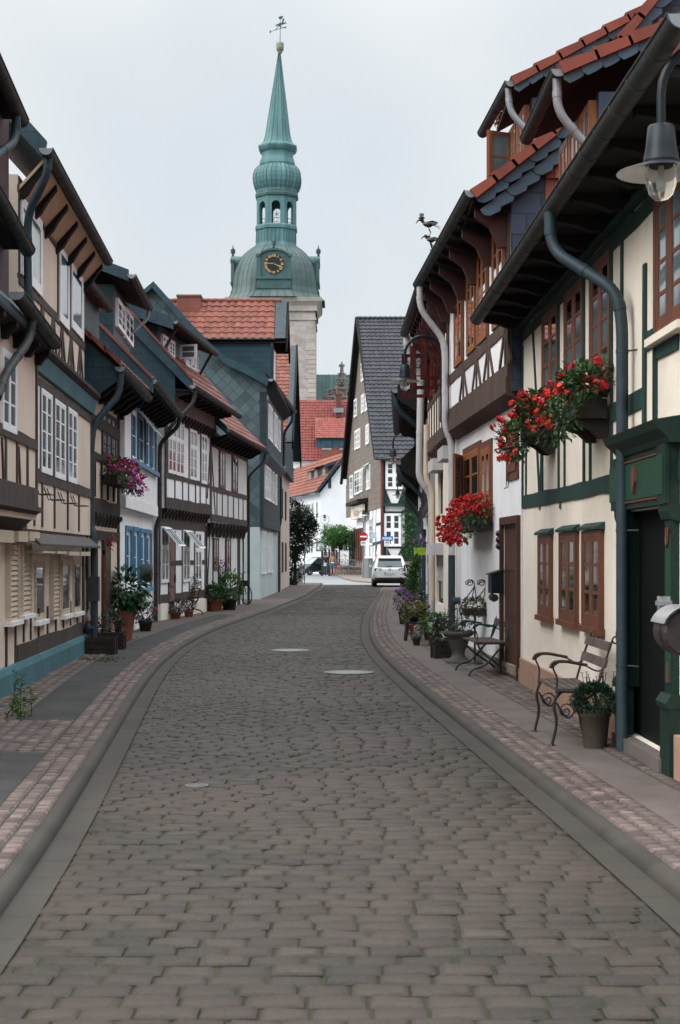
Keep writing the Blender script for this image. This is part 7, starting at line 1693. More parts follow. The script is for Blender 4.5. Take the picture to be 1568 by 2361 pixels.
b.tube(fillet([at('R4', 940, 1215, 22.2), at('R4', 935, 1300, 22.2), at('R4', 962, 1400, 22.2), at('R4', 966, 1510, 22.2), at('R4', 940, 1530, 22.2)], .15), .009, 6)
b.build('iron_scroll', IRON, t)
b = MB(); a, c = at('R4', 722, 1580, 22.2), at('R4', 955, 1515, 22.2); b.box(a.x, c.x, 22.05, 22.4, a.z, c.z); b.box(a.x - .012, c.x + .012, 22.035, 22.415, c.z - .03, c.z); b.build('box', DARKP, t)
b = MB(); foliage(b, ((a.x + c.x) / 2, 22.2, c.z + .03), .26, .18, .13, 700, .045, rng(161)); b.build('foliage', LEAFY, t)
b = MB(); b.tube([((a.x + c.x) / 2, 22.3, a.z), ((a.x + c.x) / 2, 22.3, .12)], .015, 6); b.lathe([(.16, 0), (.15, .02), (.02, .04)], ((a.x + c.x) / 2, 22.3, .1), 14); b.build('stand', IRON, t)
# ================================================================ letter boxes and wall ornaments
p = at('R4', 1055, 1290, 20.6); F = FU; u, z0 = F.hit('R4', 1100, 1370, .02); _, z1 = F.hit('R4', 1100, 1150, .02); t = thing('mailbox', 'black metal letter box beside the brown door of the white house', 'mailbox', F.p(u, z0, .05), 'letter boxes')
dpt = .17; b = MB(); b.cprism(F, [(.01, z0), (dpt, z0), (dpt, z1 - .06), (.01, z1)], u, u + .32); b.build('box', LAMPB, t); b = MB(); b.cprism(F, [(.0, z1 + .006), (dpt + .03, z1 - .06), (dpt + .03, z1 - .045), (0, z1 + .02)], u - .01, u + .33); b.build('lid', IRON, t)
b = MB(); b.tube([F.p(u + .16, z0 - .05 + .06 * math.cos(k * .4), dpt * .6 + .06 * math.sin(k * .4)) for k in range(9)], .012, 6); b.tube([F.p(u + .02, z0 - .06, .12), F.p(u + .30, z0 - .06, .12)], .05, 8); b.build('newspaper_roll', IRON, t)
u, zc_ = F.hit('R4', 1088, 858, .02); t = thing('wall_ornament', 'small dark purple ornament on the wall by the brown door', 'ornament', F.p(u, zc_, .03)); b = MB()
for k in (-1, 0, 1): b.lathe([(0, -.05), (.045, -.02), (.05, .01), (.03, .045), (0, .05)], F.p(u, zc_ + k * .085, .05), 8)
b.build('ornament_body', M('dark_purple_enamel', (.035, .012, .035), None, .4, 5, 0), t)
Ym = 9.4; pa, pb = at('R5', 1180, 1440, Ym), at('R5', 1330, 1150, Ym); t = thing('mailbox', 'round brown letter box with a pale lid at the right edge', 'mailbox', pa, 'letter boxes')
cx_, cz_ = pa.x + .15, (pa.z + pb.z) / 2 - .02; b = MB(); n = 20
ring = lambda y, r: [(cx_ + r * math.cos(2 * math.pi * k / n), y, cz_ + r * math.sin(2 * math.pi * k / n)) for k in range(n)]
b.grid([ring(Ym, .0), ring(Ym, .135), ring(Ym + .01, .148), ring(Ym + .34, .148), ring(Ym + .35, .135), ring(Ym + .35, 0)], True, False); b.build('drum', M('brown_letterbox_enamel', (.045, .035, .035), None, .35, 7, .05, metal=.3), t)
b = MB(); b.grid([[(cx_ + .156 * math.cos(a), y, cz_ + .156 * math.sin(a)) for a in [rad(40 + 12 * k) for k in range(11)]] for y in (Ym - .03, Ym + .38)]); b.grid([[(cx_ + .166 * math.cos(a), y, cz_ + .166 * math.sin(a)) for a in [rad(40 + 12 * k) for k in range(11)]] for y in (Ym - .03, Ym + .38)]); b.build('lid', M('brushed_steel', (.55, .54, .55), None, .3, 9, .03, metal=.6), t)
b = MB(); b.grid([[(cx_ + .152 * math.cos(a), y, cz_ + .152 * math.sin(a)) for a in [rad(95 + 12 * k) for k in range(16)]] for y in (Ym + .12, Ym + .15)]); b.build('band', IRON, t)
b = MB(); b.box(cx_ + .1, FV.p(.2, 0).x + .02, Ym + .1, Ym + .22, cz_ - .04, cz_ + .04); b.build('wall_mount', IRON, t)
pa, pb = at('R5', 1145, 1278, Ym + .5), at('R5', 1215, 1052, Ym + .5); t = thing('leaflet_box', 'clear plastic leaflet box fixed in the green doorway', 'leaflet box', pa); b = MB(); b.box(pa.x, pb.x, Ym + .45, Ym + .56, pa.z, pb.z); m_, tn, bn = nodes('clear_acrylic'); bn.inputs['Base Color'].default_value = (.75, .78, .78, 1); bn.inputs['Transmission Weight'].default_value = .8; bn.inputs['Roughness'].default_value = .08; b.build('box', m_, t)
b = MB(); b.box(pa.x - .01, pb.x + .01, Ym + .44, Ym + .57, pb.z - .06, pb.z - .03); b.box(pb.x, FV.p(.6, 0, .15).x, Ym + .5, Ym + .53, (pa.z + pb.z) / 2 - .03, (pa.z + pb.z) / 2 + .03); b.build('bracket', ZINCL, t)
u, zc_ = FD.hit('L3', 1262, 640, .02); P = FD.p(u, zc_, .1); t = thing('mailbox', 'round grey drum shaped letter box on the blue and white house', 'mailbox', P, 'letter boxes'); b = MB(); n = 20
ring = lambda o_, r: [FD.p(u + r * math.cos(2 * math.pi * k / n), zc_ + r * math.sin(2 * math.pi * k / n), o_) for k in range(n)]
b.grid([ring(.02, .19), ring(.24, .19), ring(.26, .17), ring(.265, .0)], True, False); b.build('drum', ZINC, t); b = MB(); b.fbox(FD, u - .12, u + .12, zc_ + .05, zc_ + .065, .26, .275); b.build('slot', IRON, t)
u, zc_ = FC.hit('L3', 978, 350, .05); P = FC.p(u, zc_, .08); t = thing('hanging_ornament', 'red hanging ornament by the door of the dark brown house', 'ornament', P); b = MB(); rg = rng(5)
for k in range(14): b.tube([P + Vector((rg.uniform(-.03, .03), 0, .12 - k * .018)), P + Vector((rg.uniform(-.08, .08), -.05, .04 - k * .018))], [.012, .004], 5)
b.build('ornament_body', REDF, t)
# ================================================================ street lamps on the house walls
t = thing('wall_lamp', 'dark enamel street lamp on a gooseneck arm, largest and nearest, under the eave at right', 'street lamp', (0, 0, 0), 'street lamps on the house walls')
b = MB(); arch = [(0, 0, -.15), (0, 0, 1.0)] + [(-.31 + .31 * math.cos(math.pi * k / 14), 0, 1.0 + .31 * math.sin(math.pi * k / 14)) for k in range(1, 15)] + [(-.62, 0, .80)]
b.tube(arch, .026, 10); b.build('arm', LAMPB, t)
b = MB(); b.box(-.02, .30, -.015, .015, .05, .08); b.box(-.02, .30, -.015, .015, .72, .75); b.box(.28, .30, -.06, .06, -.02, .82); b.build('wall_bracket', LAMPB, t)
b = MB(); b.lathe([(0, .82), (.07, .82), (.078, .81), (.088, .70), (.103, .62), (.108, .60), (.10, .595)], (-.62, 0, 0), 20); b.build('cap', LAMPB, t)
b = MB(); b.lathe([(.10, .605), (.11, .60), (.18, .575), (.252, .55), (.256, .545)], (-.62, 0, 0), 28); s1 = b.build('shade', LAMPB, t); b = MB(); b.lathe([(.256, .545), (.25, .546), (.18, .570), (.09, .592)], (-.62, 0, 0), 28); b.build('shade_lining', LAMPI, s1)
m_, tn, bn = nodes('lamp_glass'); bn.inputs['Base Color'].default_value = (.8, .8, .78, 1); bn.inputs['Transmission Weight'].default_value = .92; bn.inputs['Roughness'].default_value = .12; bn.inputs['IOR'].default_value = 1.15
b = MB(); b.lathe([(.085, .59), (.092, .55), (.088, .48), (.07, .425), (.04, .395), (0, .385)], (-.62, 0, 0), 20); b.build('globe', m_, t)
b = MB(); b.lathe([(.02, .59), (.02, .54), (.035, .50), (.03, .45), (0, .43)], (-.62, 0, 0), 10); b.build('bulb', LAMPI, t)
lp = [(1.855 + .62, 8.8, 3.36, None), (1.72, 25.8, 4.10, 'dark street lamp on a gooseneck arm in front of the dark red open casements'), (2.12, 43.0, 3.88, 'street lamp against the dark tiled roof of the brown gable, under the black eave'), (2.95, 57.0, 4.1, 'small far street lamp beside the big white window of the green timbered end'), (3.27, 70.0, 3.9, 'farthest and lowest wall lamp, in front of the green timbered end wall')]
for k, (x, y, z, lb) in enumerate(lp):
    if k == 0: t.location = (x, y, z)
    else: copy_thing(t, (x, y, z), lb)
# ================================================================ crow figures on the gutter
def crow(P, s, label, hat):
    t = thing('crow_figure', label, 'sculpture', P, 'metal crows on the gutter'); P = Vector(P)
    b = MB(); rows = []; ax = [(-.5, .02), (-.42, .10), (-.25, .19), (0, .24), (.2, .21), (.38, .10), (.5, .03)]
    for x, r in ax: rows.append([P + Vector((x * .36, r * .7 * math.cos(a), .46 + x * .04 + r * math.sin(a) * .72)) * 1 if False else P + s * Vector((x * .55, r * .6 * math.cos(a), .62 - x * .05 + r * .62 * math.sin(a))) for a in [k * .628 for k in range(10)]])
    b.grid(rows, True); hd = P + s * Vector((-.33, 0, .86)); b.lathe([(0, -.12 * s), (.10 * s, -.05 * s), (.115 * s, .02 * s), (.08 * s, .1 * s), (0, .12 * s)], hd, 10); b.tube([P + s * Vector((-.24, 0, .72)), hd], .085 * s, 8)
    b.build('crow_body', IRON, t)
    b = MB(); b.tube([hd + s * Vector((-.08, 0, .0)), hd + s * Vector((-.2, 0, -.06)), hd + s * Vector((-.30, 0, -.22))], [.05 * s, .04 * s, .006 * s], 7); b.build('beak', IRON, t)
    b = MB()
    for sy in (-1, 1): b.face([P + s * Vector((-.12, sy * .16, .72)), P + s * Vector((.2, sy * .2, .78)), P + s * Vector((.52, sy * .14, .70)), P + s * Vector((.25, sy * .19, .60))]); 
    for k in range(3): b.bar(P + s * Vector((.25, (k - 1) * .05, .6)), P + s * Vector((.62, (k - 1) * .1, .50 - .05 * k)), .03 * s, .012 * s)
    b.build('wing', IRON, t)
    b = MB()
    for sy in (-1, 1): b.tube([P + s * Vector((.02, sy * .08, .45)), P + s * Vector((.12, sy * .08, .22)), P + s * Vector((.04, sy * .08, 0))], .02 * s, 5); b.tube([P + s * Vector((-.1, sy * .08, .01)), P + s * Vector((.12, sy * .08, .01))], .016 * s, 5)
    b.build('leg', IRON, t)
    if hat: b = MB(); b.lathe([(0, .07), (.17, .07), (.17, .09), (.095, .09), (.115, .30), (0, .30)] if False else [(0, .08 * s), (.17 * s, .08 * s), (.17 * s, .10 * s), (.095 * s, .10 * s), (.12 * s, .30 * s), (0, .30 * s)], hd, 12); b.build('top_hat', IRON, t)
c1, c2 = at('R2', 366, 388, 22.6), at('R2', 300, 262, 22.6)
crow(Vector((c1.x - .06, 22.6, c1.z - .0)), .24, 'lower black metal crow perched on the gutter without a hat', False)
q = at('R2', 312, 285, 22.8); crow(Vector((q.x, 22.8, q.z - .0)), .30, 'black metal crow wearing a top hat, perched above the other crow', True)
b = MB(); b.tube([q + Vector((0, 0, .02)), c1 + Vector((0, .2, -.05))], .012, 5); b.build('perch', IRON, [o for o in col.objects if o.name.startswith('crow_figure')][-1])
# ================================================================ cars
def loft(mb, secs, r=.5):                # cross-sections (lists of points) joined into a skin
    mb.grid(secs, False, True, r)
CARW = M('white_car_paint', (.66, .67, .68), (.64, .65, .66), .25, 1, 0, spec=.5)
CARD = M('dark_petrol_car_paint', (.010, .020, .022), None, .18, 1, 0, spec=.6)
CARS = M('silver_car_paint', (.32, .35, .36), None, .25, 1, 0, metal=.4)
TYRE = M('tyre_rubber', (.012, .012, .012), None, .8, 20, .1); TRIM = M('black_trim', (.012, .013, .014), None, .5, 9, .05)
TAIL = M('tail_lamp_red', (.16, .012, .018), None, .15, 9, 0, spec=.6); CGLASS = GL('car_glass', (.015, .03, .034), .04, .7)
def wheel(t, W, x, y, r, wd, out_):
    b = MB(); n = 20; prof = [(.62 * r, 0), (.66 * r, .0), (.94 * r, .01), (r, .035), (r, wd - .035), (.94 * r, wd), (.6 * r, wd)]
    rows = [[W(x + out_ * (d - wd), y + q * math.cos(6.283 * k / n), r + q * math.sin(6.283 * k / n)) for k in range(n)] for q, d in prof]; b.grid(rows, True); b.build('tyre', TYRE, t)
    b = MB(); rows = [[W(x + out_ * d, y + q * math.cos(6.283 * k / n), r + q * math.sin(6.283 * k / n)) for k in range(n)] for q, d in ((.66 * r, -.02), (.62 * r, -.05), (.12 * r, -.04), (0, -.03))]; b.grid(rows, True)
    for k in range(5): a = k * 1.2566; b.bar(W(x + out_ * -.02, y, r), W(x + out_ * -.015, y + .62 * r * math.cos(a), r + .62 * r * math.sin(a)), .06, .03)
    b.build('rim', CARS, t)
def car_suv(P, label):
    t = thing('car', label, 'car', P); P = Vector(P)
    W = lambda x, y, z: P + Vector((x, y, z))      # y forward, rear at y = 0
    b = MB()
    # body shell below the windows: stations from rear to front
    st = [(.00, .70, .52, .92), (.03, .80, .40, 1.00), (.12, .89, .34, 1.04), (.6, .92, .30, 1.06), (2.4, .92, .30, 1.05), (3.6, .90, .30, .98), (4.25, .84, .36, .86), (4.45, .70, .45, .70)]
    secs = []
    for y, hw_, z0, z1 in st: secs.append([W(sx * hw_ * k, y, z) for sx, k, z in ((-1, .90, z0), (-1, 1, z0 + .12), (-1, 1.0, (z0 + z1) / 2 + .05), (-1, .965, z1 - .05), (-1, .90, z1), (1, .90, z1), (1, .965, z1 - .05), (1, 1.0, (z0 + z1) / 2 + .05), (1, 1, z0 + .12), (1, .90, z0))])
    loft(b, secs); b.face(list(reversed(secs[0]))); b.face(secs[-1])
    # cabin
    cs = []
    for y, hw_, z in ((.10, .83, 1.02), (.42, .74, 1.46), (.55, .68, 1.60), (.9, .66, 1.655), (2.0, .66, 1.66), (2.6, .68, 1.60), (3.35, .80, 1.02)): cs.append([W(-hw_ - .06 * (z < 1.4), y, min(z, 1.02)), W(-hw_, y, z - .03), W(-hw_ + .06, y, z), W(hw_ - .06, y, z), W(hw_, y, z - .03), W(hw_ + .06 * (z < 1.4), y, min(z, 1.02))])
    loft(b, cs); b.build('car_body', CARW, t)
    b = MB(); b.face([W(-.68, .085, 1.06), W(.68, .085, 1.06), W(.60, .40, 1.47), W(-.60, .40, 1.47)]); b.build('rear_window', CGLASS, t); b = MB(); b.face([W(-.66, 3.20, 1.10), W(-.58, 2.72, 1.55), W(.58, 2.72, 1.55), W(.66, 3.20, 1.10)]); b.build('windscreen', CGLASS, t)
    for sx in (-1, 1):
        b = MB(); b.face([W(sx * .885, .5, 1.08), W(sx * .89, 3.0, 1.08), W(sx * .70, 2.5, 1.56), W(sx * .70, .72, 1.56)]); b.build('side_window', CGLASS, t)
        b = MB(); b.hexa([W(sx * .50, -.005, .86), W(sx * .80, .02, .84), W(sx * .80, .10, .84), W(sx * .5, .06, .86), W(sx * .44, .0, .97), W(sx * .84, .03, .995), W(sx * .84, .12, .995), W(sx * .44, .07, .97)]); b.build('tail_lamp', TAIL, t)
        b = MB(); b.hexa([W(sx * .90, 2.65, 1.02), W(sx * 1.06, 2.63, 1.04), W(sx * 1.06, 2.76, 1.04), W(sx * .9, 2.78, 1.02), W(sx * .9, 2.65, 1.14), W(sx * 1.05, 2.64, 1.17), W(sx * 1.05, 2.74, 1.17), W(sx * .9, 2.76, 1.14)]); b.build('wing_mirror', CARW if sx < 0 else TRIM, t)
        b = MB(); b.tube([W(sx * .62, .7, 1.67), W(sx * .64, .85, 1.71), W(sx * .64, 2.0, 1.71), W(sx * .64, 2.2, 1.67)], .02, 6); b.build('roof_rail', CARS, t)
        for y in (.78, 3.5): wheel(t, W, sx * .91, y, .35, .24, sx)
    b = MB(); b.hexa([W(-.84, .0, .30), W(.84, .0, .30), W(.84, .3, .22), W(-.84, .3, .22), W(-.78, -.02, .46), W(.78, -.02, .46), W(.86, .3, .46), W(-.86, .3, .46)]); b.box(P.x - .84, P.x + .84, P.y + .3, P.y + 4.1, .2, .32); b.build('lower_bumper', TRIM, t)
    b = MB(); b.box(P.x - .80, P.x + .80, P.y - .03, P.y + .06, .47, .50); b.build('bumper_strip', M('bumper_reflector', (.14, .05, .05), None, .3, 9, 0), t)
    b = MB(); b.hexa([W(-.62, .40, 1.47), W(.62, .40, 1.47), W(.62, .55, 1.58), W(-.62, .55, 1.58), W(-.60, .28, 1.53), W(.60, .28, 1.53), W(.60, .55, 1.645), W(-.60, .55, 1.645)]); b.build('spoiler', CARW, t)
    b = MB(); b.box(P.x - .29, P.x + .25, P.y - .035, P.y - .01, .68, .80); pl = b.build('number_plate', WPAINT, t); b = MB(); b.box(P.x - .29, P.x - .235, P.y - .04, P.y - .034, .682, .798); b.build('plate_band', BLUEW, pl)
    b = MB(); text(b, 'WR IS 191', (P.x + .01, P.y - .04, .74), (1, 0, 0), (0, 0, 1), .115); b.build('lettering', IRON, pl)
    b = MB(); b.tube([(P.x + .055 * math.cos(k * .4), P.y - .02, P.z + .93 + .055 * math.sin(k * .4)) for k in range(17)], .009, 5)
    for pts in (((-.03, .045), (0, .0), (.03, .045)), ((-.045, .02), (-.02, -.045), (0, -.005), (.02, -.045), (.045, .02))): b.tube([(P.x + x, P.y - .02, P.z + .93 + z) for x, z in pts], .007, 4)
    b.build('emblem', CARS, t)
    b = MB(); b.tube([W(-.25, .06, 1.09), W(.1, .09, 1.11)], .012, 5); b.build('wiper', TRIM, t)
car_suv((2.66, 81.0, .012), 'white estate SUV parked on the right, seen from behind')
def car_small(P, ang, label):
    t = thing('car', label, 'car', P); P = Vector(P); c, s = math.cos(ang), math.sin(ang)
    def W(x, y, z): return P + Vector((c * y + s * x, s * y - c * x, z))     # y forward
    b = MB(); secs = []
    for y, hw_, z0, z1 in ((-1.22, .60, .45, .95), (-1.12, .72, .32, 1.0), (-.8, .78, .26, 1.0), (.3, .78, .26, .96), (.8, .77, .26, .90), (1.1, .72, .30, .78), (1.28, .58, .38, .62)): secs.append([W(sx * hw_ * k, y, z) for sx, k, z in ((-1, .92, z0), (-1, 1, z0 + .1), (-1, 1, z1 - .12), (-1, .93, z1), (1, .93, z1), (1, 1, z1 - .12), (1, 1, z0 + .1), (1, .92, z0))])
    loft(b, secs); b.face(list(reversed(secs[0]))); b.face(secs[-1])
    for sx in (-1, 1): b.bar(W(sx * .66, -.98, 1.50), W(sx * .73, -1.1, .98), .09, .09)
    cs = [[W(-h_, y, z), W(-h_ + .08, y, z + .05), W(h_ - .08, y, z + .05), W(h_, y, z)] for y, h_, z in ((-1.12, .60, 1.40), (-.9, .62, 1.48), (-.3, .62, 1.50), (.1, .60, 1.46))]; loft(b, cs); b.build('car_body', CARD, t)
    b = MB()
    for sx in (-1, 1): b.tube([W(sx * .72, .78, .93), W(sx * .60, .1, 1.47), W(sx * .62, -.3, 1.53), W(sx * .63, -.95, 1.49), W(sx * .73, -1.0, .9), W(sx * .79, -.55, .34), W(sx * .79, .4, .30)], .05, 7)
    b.build('safety_frame', CARS, t)
    b = MB(); b.face([W(-.66, .80, .93), W(.66, .80, .93), W(.56, .12, 1.45), W(-.56, .12, 1.45)]); b.build('windscreen', M('sky_lit_glass', (.35, .38, .40), None, .06, 3, 0, spec=.8), t)
    b = MB(); b.face([W(-.62, -1.18, .98), W(.62, -1.18, .98), W(.56, -1.1, 1.42), W(-.56, -1.1, 1.42)]); b.build('rear_window', CGLASS, t)
    for sx in (-1, 1):
        b = MB(); b.face([W(sx * .755, .70, .95), W(sx * .755, -.9, .98), W(sx * .635, -.9, 1.43), W(sx * .62, .12, 1.43)]); b.build('side_window', CGLASS, t)
        b = MB(); b.hexa([W(sx * .50, 1.16, .60), W(sx * .72, 1.0, .62), W(sx * .74, .8, .70), W(sx * .5, 1.0, .7), W(sx * .5, 1.1, .74), W(sx * .70, .95, .78), W(sx * .72, .74, .84), W(sx * .5, .9, .80)]); b.build('headlight', M('headlight_glass', (.75, .77, .78), None, .1, 3, 0, spec=.7), t)
        b = MB(); b.hexa([W(sx * .78, .5, .92), W(sx * .92, .5, .94), W(sx * .92, .62, .94), W(sx * .78, .62, .92), W(sx * .78, .5, 1.06), W(sx * .91, .5, 1.07), W(sx * .91, .6, 1.07), W(sx * .78, .6, 1.06)]); b.build('wing_mirror', TRIM, t)
        for y in (-.86, .90): wheel(t, W, sx * .79, y, .29, .18, sx)
    b = MB(); b.hexa([W(-.5, 1.29, .36), W(.5, 1.29, .36), W(.5, 1.1, .34), W(-.5, 1.1, .34), W(-.5, 1.25, .56), W(.5, 1.25, .56), W(.5, 1.1, .6), W(-.5, 1.1, .6)]); b.build('grille', TRIM, t)
P = gnd('C7', 330, 985, .006); car_small((P.x - .1, P.y + .6, .008), rad(205), 'small dark two seater car with pale frame parked at the crossing')
# ================================================================ people
def skin_mesh(name, joints, bones, m, parent, sub=2, root=0):
    me = bpy.data.meshes.new(name); me.from_pydata([j[0] for j in joints], bones, []); me.materials.append(m)
    o = bpy.data.objects.new(name, me); col.objects.link(o)
    md = o.modifiers.new('skin', 'SKIN'); md.use_smooth_shade = True
    for k, j in enumerate(joints):
        sv_ = me.skin_vertices[0].data[k]; r = j[1]; sv_.radius = r if isinstance(r, tuple) else (r, r); sv_.use_root = (k == root)
    s = o.modifiers.new('smooth', 'SUBSURF'); s.levels = sub; s.render_levels = sub
    o.parent = parent; o.matrix_parent_inverse = Matrix.Translation(parent.location).inverted()
    return o
def person(P, ang, h, label, hair, hairm, top, topm, leg_, legm, step=.16, arms=((-.1, .0), (.1, .0)), shorts=False, shoe=None, extra=None):
    t = thing('person', label, 'person', P); P = Vector(P); c, s = math.cos(ang), math.sin(ang); k = h / 1.75
    def W(x, y, z): return P + k * Vector((c * x - s * y, s * x + c * y, z))    # y is forward
    SK = M('skin', (.45, .25, .18), (.40, .21, .15), .55, 5, 0)
    def ljoints(sx, st): return [(W(sx * .09, 0, .90), .085 * k), (W(sx * .10, st * .55, .50), .062 * k), (W(sx * .10, st * .9 - .03, .10), .042 * k), (W(sx * .11, st * .9 + .10, .03), .035 * k)]
    def ajoints(sx, f): return [(W(sx * .17, 0, 1.42), .055 * k), (W(sx * .235, -.02 + f[0] * .3, 1.14), .045 * k), (W(sx * .24, f[0] + .05, .90), .033 * k), (W(sx * .235, f[0] + .08, .81), .03 * k)]
    J = [(W(0, 0, .95), .12 * k), (W(0, .0, 1.18), .115 * k), (W(0, 0, 1.40), .125 * k), (W(0, .01, 1.50), .05 * k), (W(0, .03, 1.60), .085 * k), (W(0, .03, 1.69), .075 * k)]; B = [(0, 1), (1, 2), (2, 3), (3, 4), (4, 5)]
    for sx, st in ((-1, step), (1, -step)):
        n = len(J); J += ljoints(sx, st); B += [(0, n), (n, n + 1), (n + 1, n + 2), (n + 2, n + 3)]
    for sx, f in ((-1, arms[0]), (1, arms[1])):
        n = len(J); J += ajoints(sx, f); B += [(2, n), (n, n + 1), (n + 1, n + 2), (n + 2, n + 3)]
    skin_mesh('person_body', J, B, SK, t)
    b = MB()
    for sx in (-1, 1):
        b.lathe([(0, -.012 * k), (.012 * k, 0), (0, .012 * k)], W(sx * .032, .105, 1.645), 6)
    b.build('eyes', IRON, t)
    # clothes sit a little outside the body
    J2 = [(W(0, 0, .98 if top != 'jacket' else .90), .15 * k), (W(0, 0, 1.18), .135 * k), (W(0, 0, 1.40), .145 * k), (W(0, .0, 1.47), .07 * k)]; B2 = [(0, 1), (1, 2), (2, 3)]
    for sx, f in ((-1, arms[0]), (1, arms[1])):
        a = ajoints(sx, f)[:3 if top == 'jacket' else 2]; n = len(J2); J2 += [(q[0], q[1] + .014 * k) for q in a]; B2 += [(2, n)] + [(n + i, n + i + 1) for i in range(len(a) - 1)]
    skin_mesh('jacket' if top == 'jacket' else 'shirt', J2, B2, topm, t)
    J3 = [(W(0, 0, .97), .14 * k)]; B3 = []
    for sx, st in ((-1, step), (1, -step)):
        a = ljoints(sx, st)[:2 if shorts else 3]; n = len(J3); J3 += [(q[0], q[1] + (.045 if shorts else .02) * k) for q in a]; B3 += [(0, n)] + [(n + i, n + i + 1) for i in range(len(a) - 1)]
    skin_mesh(leg_, J3, B3, legm, t)
    for sx, st in ((-1, step), (1, -step)):
        b = MB(); a = W(sx * .10, st * .9 - .07, .045); d = W(sx * .115, st * .9 + .15, .035); b.tube([a, (a + d) / 2, d], [.045 * k, .05 * k, .035 * k], 8); b.build('shoe', shoe or TRIM, t)
    b = MB(); rg = rng(len(label)); hp = W(0, .01, 1.665); 
    if hair == 'short': b.lathe([(.10 * k, -.05 * k), (.105 * k, .01 * k), (.09 * k, .07 * k), (.05 * k, .105 * k), (0, .115 * k)], hp, 12)
    else:
        for q in range(160):
            v = Vector((rg.gauss(0, 1), rg.gauss(0, 1) - .3, rg.gauss(0, .9))).normalized(); a = hp + v * .10 * k; leaf(b, a, v + Vector((0, 0, -.4)), v, .09 * k, .05 * k, rg.random())
        b.lathe([(.08 * k, -.14 * k), (.118 * k, -.06 * k), (.115 * k, .02 * k), (.08 * k, .09 * k), (0, .115 * k)], hp, 12)
    b.build('hair', hairm, t)
    if extra: extra(t, W, k)
    return t
def ex_man(t, W, k):
    b = MB(); b.grid([[W(.17 * math.cos(a), .155 * math.sin(a), z) for a in [q * .4488 for q in range(14)]] for z in (1.02, .90, .78)], True); b.build('tied_shirt', M('light_blue_cloth', (.42, .56, .70), (.3, .44, .6), .8, 9, .1), t)
def ex_woman(t, W, k):
    b = MB(); b.grid([[W(.155 * math.cos(a), .14 * math.sin(a), z) for a in [q * .4488 for q in range(14)]] for z in (1.02, .96)], True); b.build('belt', WPAINT, t)
    b = MB(); b.hexa([W(.25, -.08, .55), W(.36, -.08, .55), W(.36, .14, .55), W(.25, .14, .55), W(.26, -.07, .88), W(.35, -.07, .88), W(.35, .13, .88), W(.26, .13, .88)]); b.tube([W(.30, -.05, .87), W(.30, .02, 1.02), W(.30, .09, .87)], .012 * k, 5); b.build('red_bag', M('red_fabric', (.45, .02, .025), None, .7, 5, .1), t)
P = gnd('C7', 428, 995, .01); person((P.x, P.y, .008), rad(-12), 1.83, 'person in a dark jacket and jeans with a light shirt tied at the waist', 'short', M('brown_hair', (.06, .03, .018), None, .7, 20, .1), 'jacket', M('dark_jacket', (.012, .016, .022), None, .8, 9, .1), 'trousers', M('blue_jeans', (.035, .07, .11), (.025, .05, .085), .85, 9, .1), .10, ((.05, 0), (.02, 0)), shoe=WPAINT, extra=ex_man)
P = gnd('C7', 506, 985, .12); person((P.x, P.y, .125), rad(10), 1.74, 'person with curly blond hair, tan top and blue shorts carrying a red bag', 'curly', M('blond_hair', (.26, .15, .07), (.18, .10, .05), .7, 20, .1, rnd=.3), 'shirt', M('tan_cloth', (.34, .22, .13), (.26, .16, .10), .85, 9, .1), 'shorts', M('teal_denim', (.06, .16, .19), (.04, .12, .15), .85, 9, .1), .12, ((.04, 0), (-.02, 0)), True, M('brown_boots', (.07, .03, .02), None, .7, 9, .1), ex_woman)
# ================================================================ bicycle
P = gnd('L5', 1128, 1342); t = thing('bicycle', 'black bicycle leaning at the timbered house wall', 'bicycle', P); ang = rad(62); c, s = math.cos(ang), math.sin(ang); P = Vector(P) + Vector((.02, .08, 0))
def Wb(x, z, y=0): return P + Vector((-c * x * .9 - .05 * z * .8 + y * .9, s * x * 1.15 + 0, z)) if False else P + Vector((-.60 * x - .10 * z + y * .8, .80 * x + y * .60, z))
for x in (.0, 1.05):
    b = MB(); b.tube([Wb(x + .33 * math.cos(k * .2856), .34 + .33 * math.sin(k * .2856)) for k in range(23)], .017, 6); w_ = b.build('wheel', TYRE, t); b = MB()
    for k in range(10): b.tube([Wb(x, .34), Wb(x + .31 * math.cos(k * .628), .34 + .31 * math.sin(k * .628))], .0025, 3)
    b.lathe([(0, -.02), (.03, 0), (0, .02)], Wb(x, .34), 6); b.build('spokes', ZINCL, w_)
    b = MB(); b.tube([Wb(x + .36 * math.cos(k * .3 + (.9 if x else .2)), .34 + .36 * math.sin(k * .3 + (.9 if x else .2))) for k in range(8)], .02, 5); b.build('mudguard', IRON, t)
b = MB(); b.tube([Wb(.12, .92), Wb(.0, .34)], .016, 6); b.tube([Wb(.15, .80), Wb(.55, .30)], .018, 6); b.tube([Wb(.14, .86), Wb(.72, .70)], .018, 6); b.tube([Wb(.55, .30), Wb(.75, .90)], .018, 6); b.tube([Wb(.55, .30), Wb(1.05, .34)], .012, 6); b.tube([Wb(.71, .74), Wb(1.05, .34)], .012, 6); b.build('frame', IRON, t)
b = MB(); b.tube([Wb(.30, 1.02, -.28), Wb(.16, 1.05, -.16), Wb(.11, .99, 0), Wb(.16, 1.05, .16), Wb(.30, 1.02, .28)], .014, 6); b.tube([Wb(.12, .9), Wb(.11, 1.0)], .014, 6); b.build('handlebar', IRON, t)
b = MB(); b.tube([Wb(.62, .95), Wb(.75, .96), Wb(.88, .97)], [.02, .05, .075], 8); b.build('saddle', IRON, t)
b = MB(); b.box(Wb(.02, .85).x - .16, Wb(.02, .85).x + .16, Wb(.0, .8).y - .16, Wb(.0, .8).y + .08, .70, .88); b.build('basket', DARKW, t)
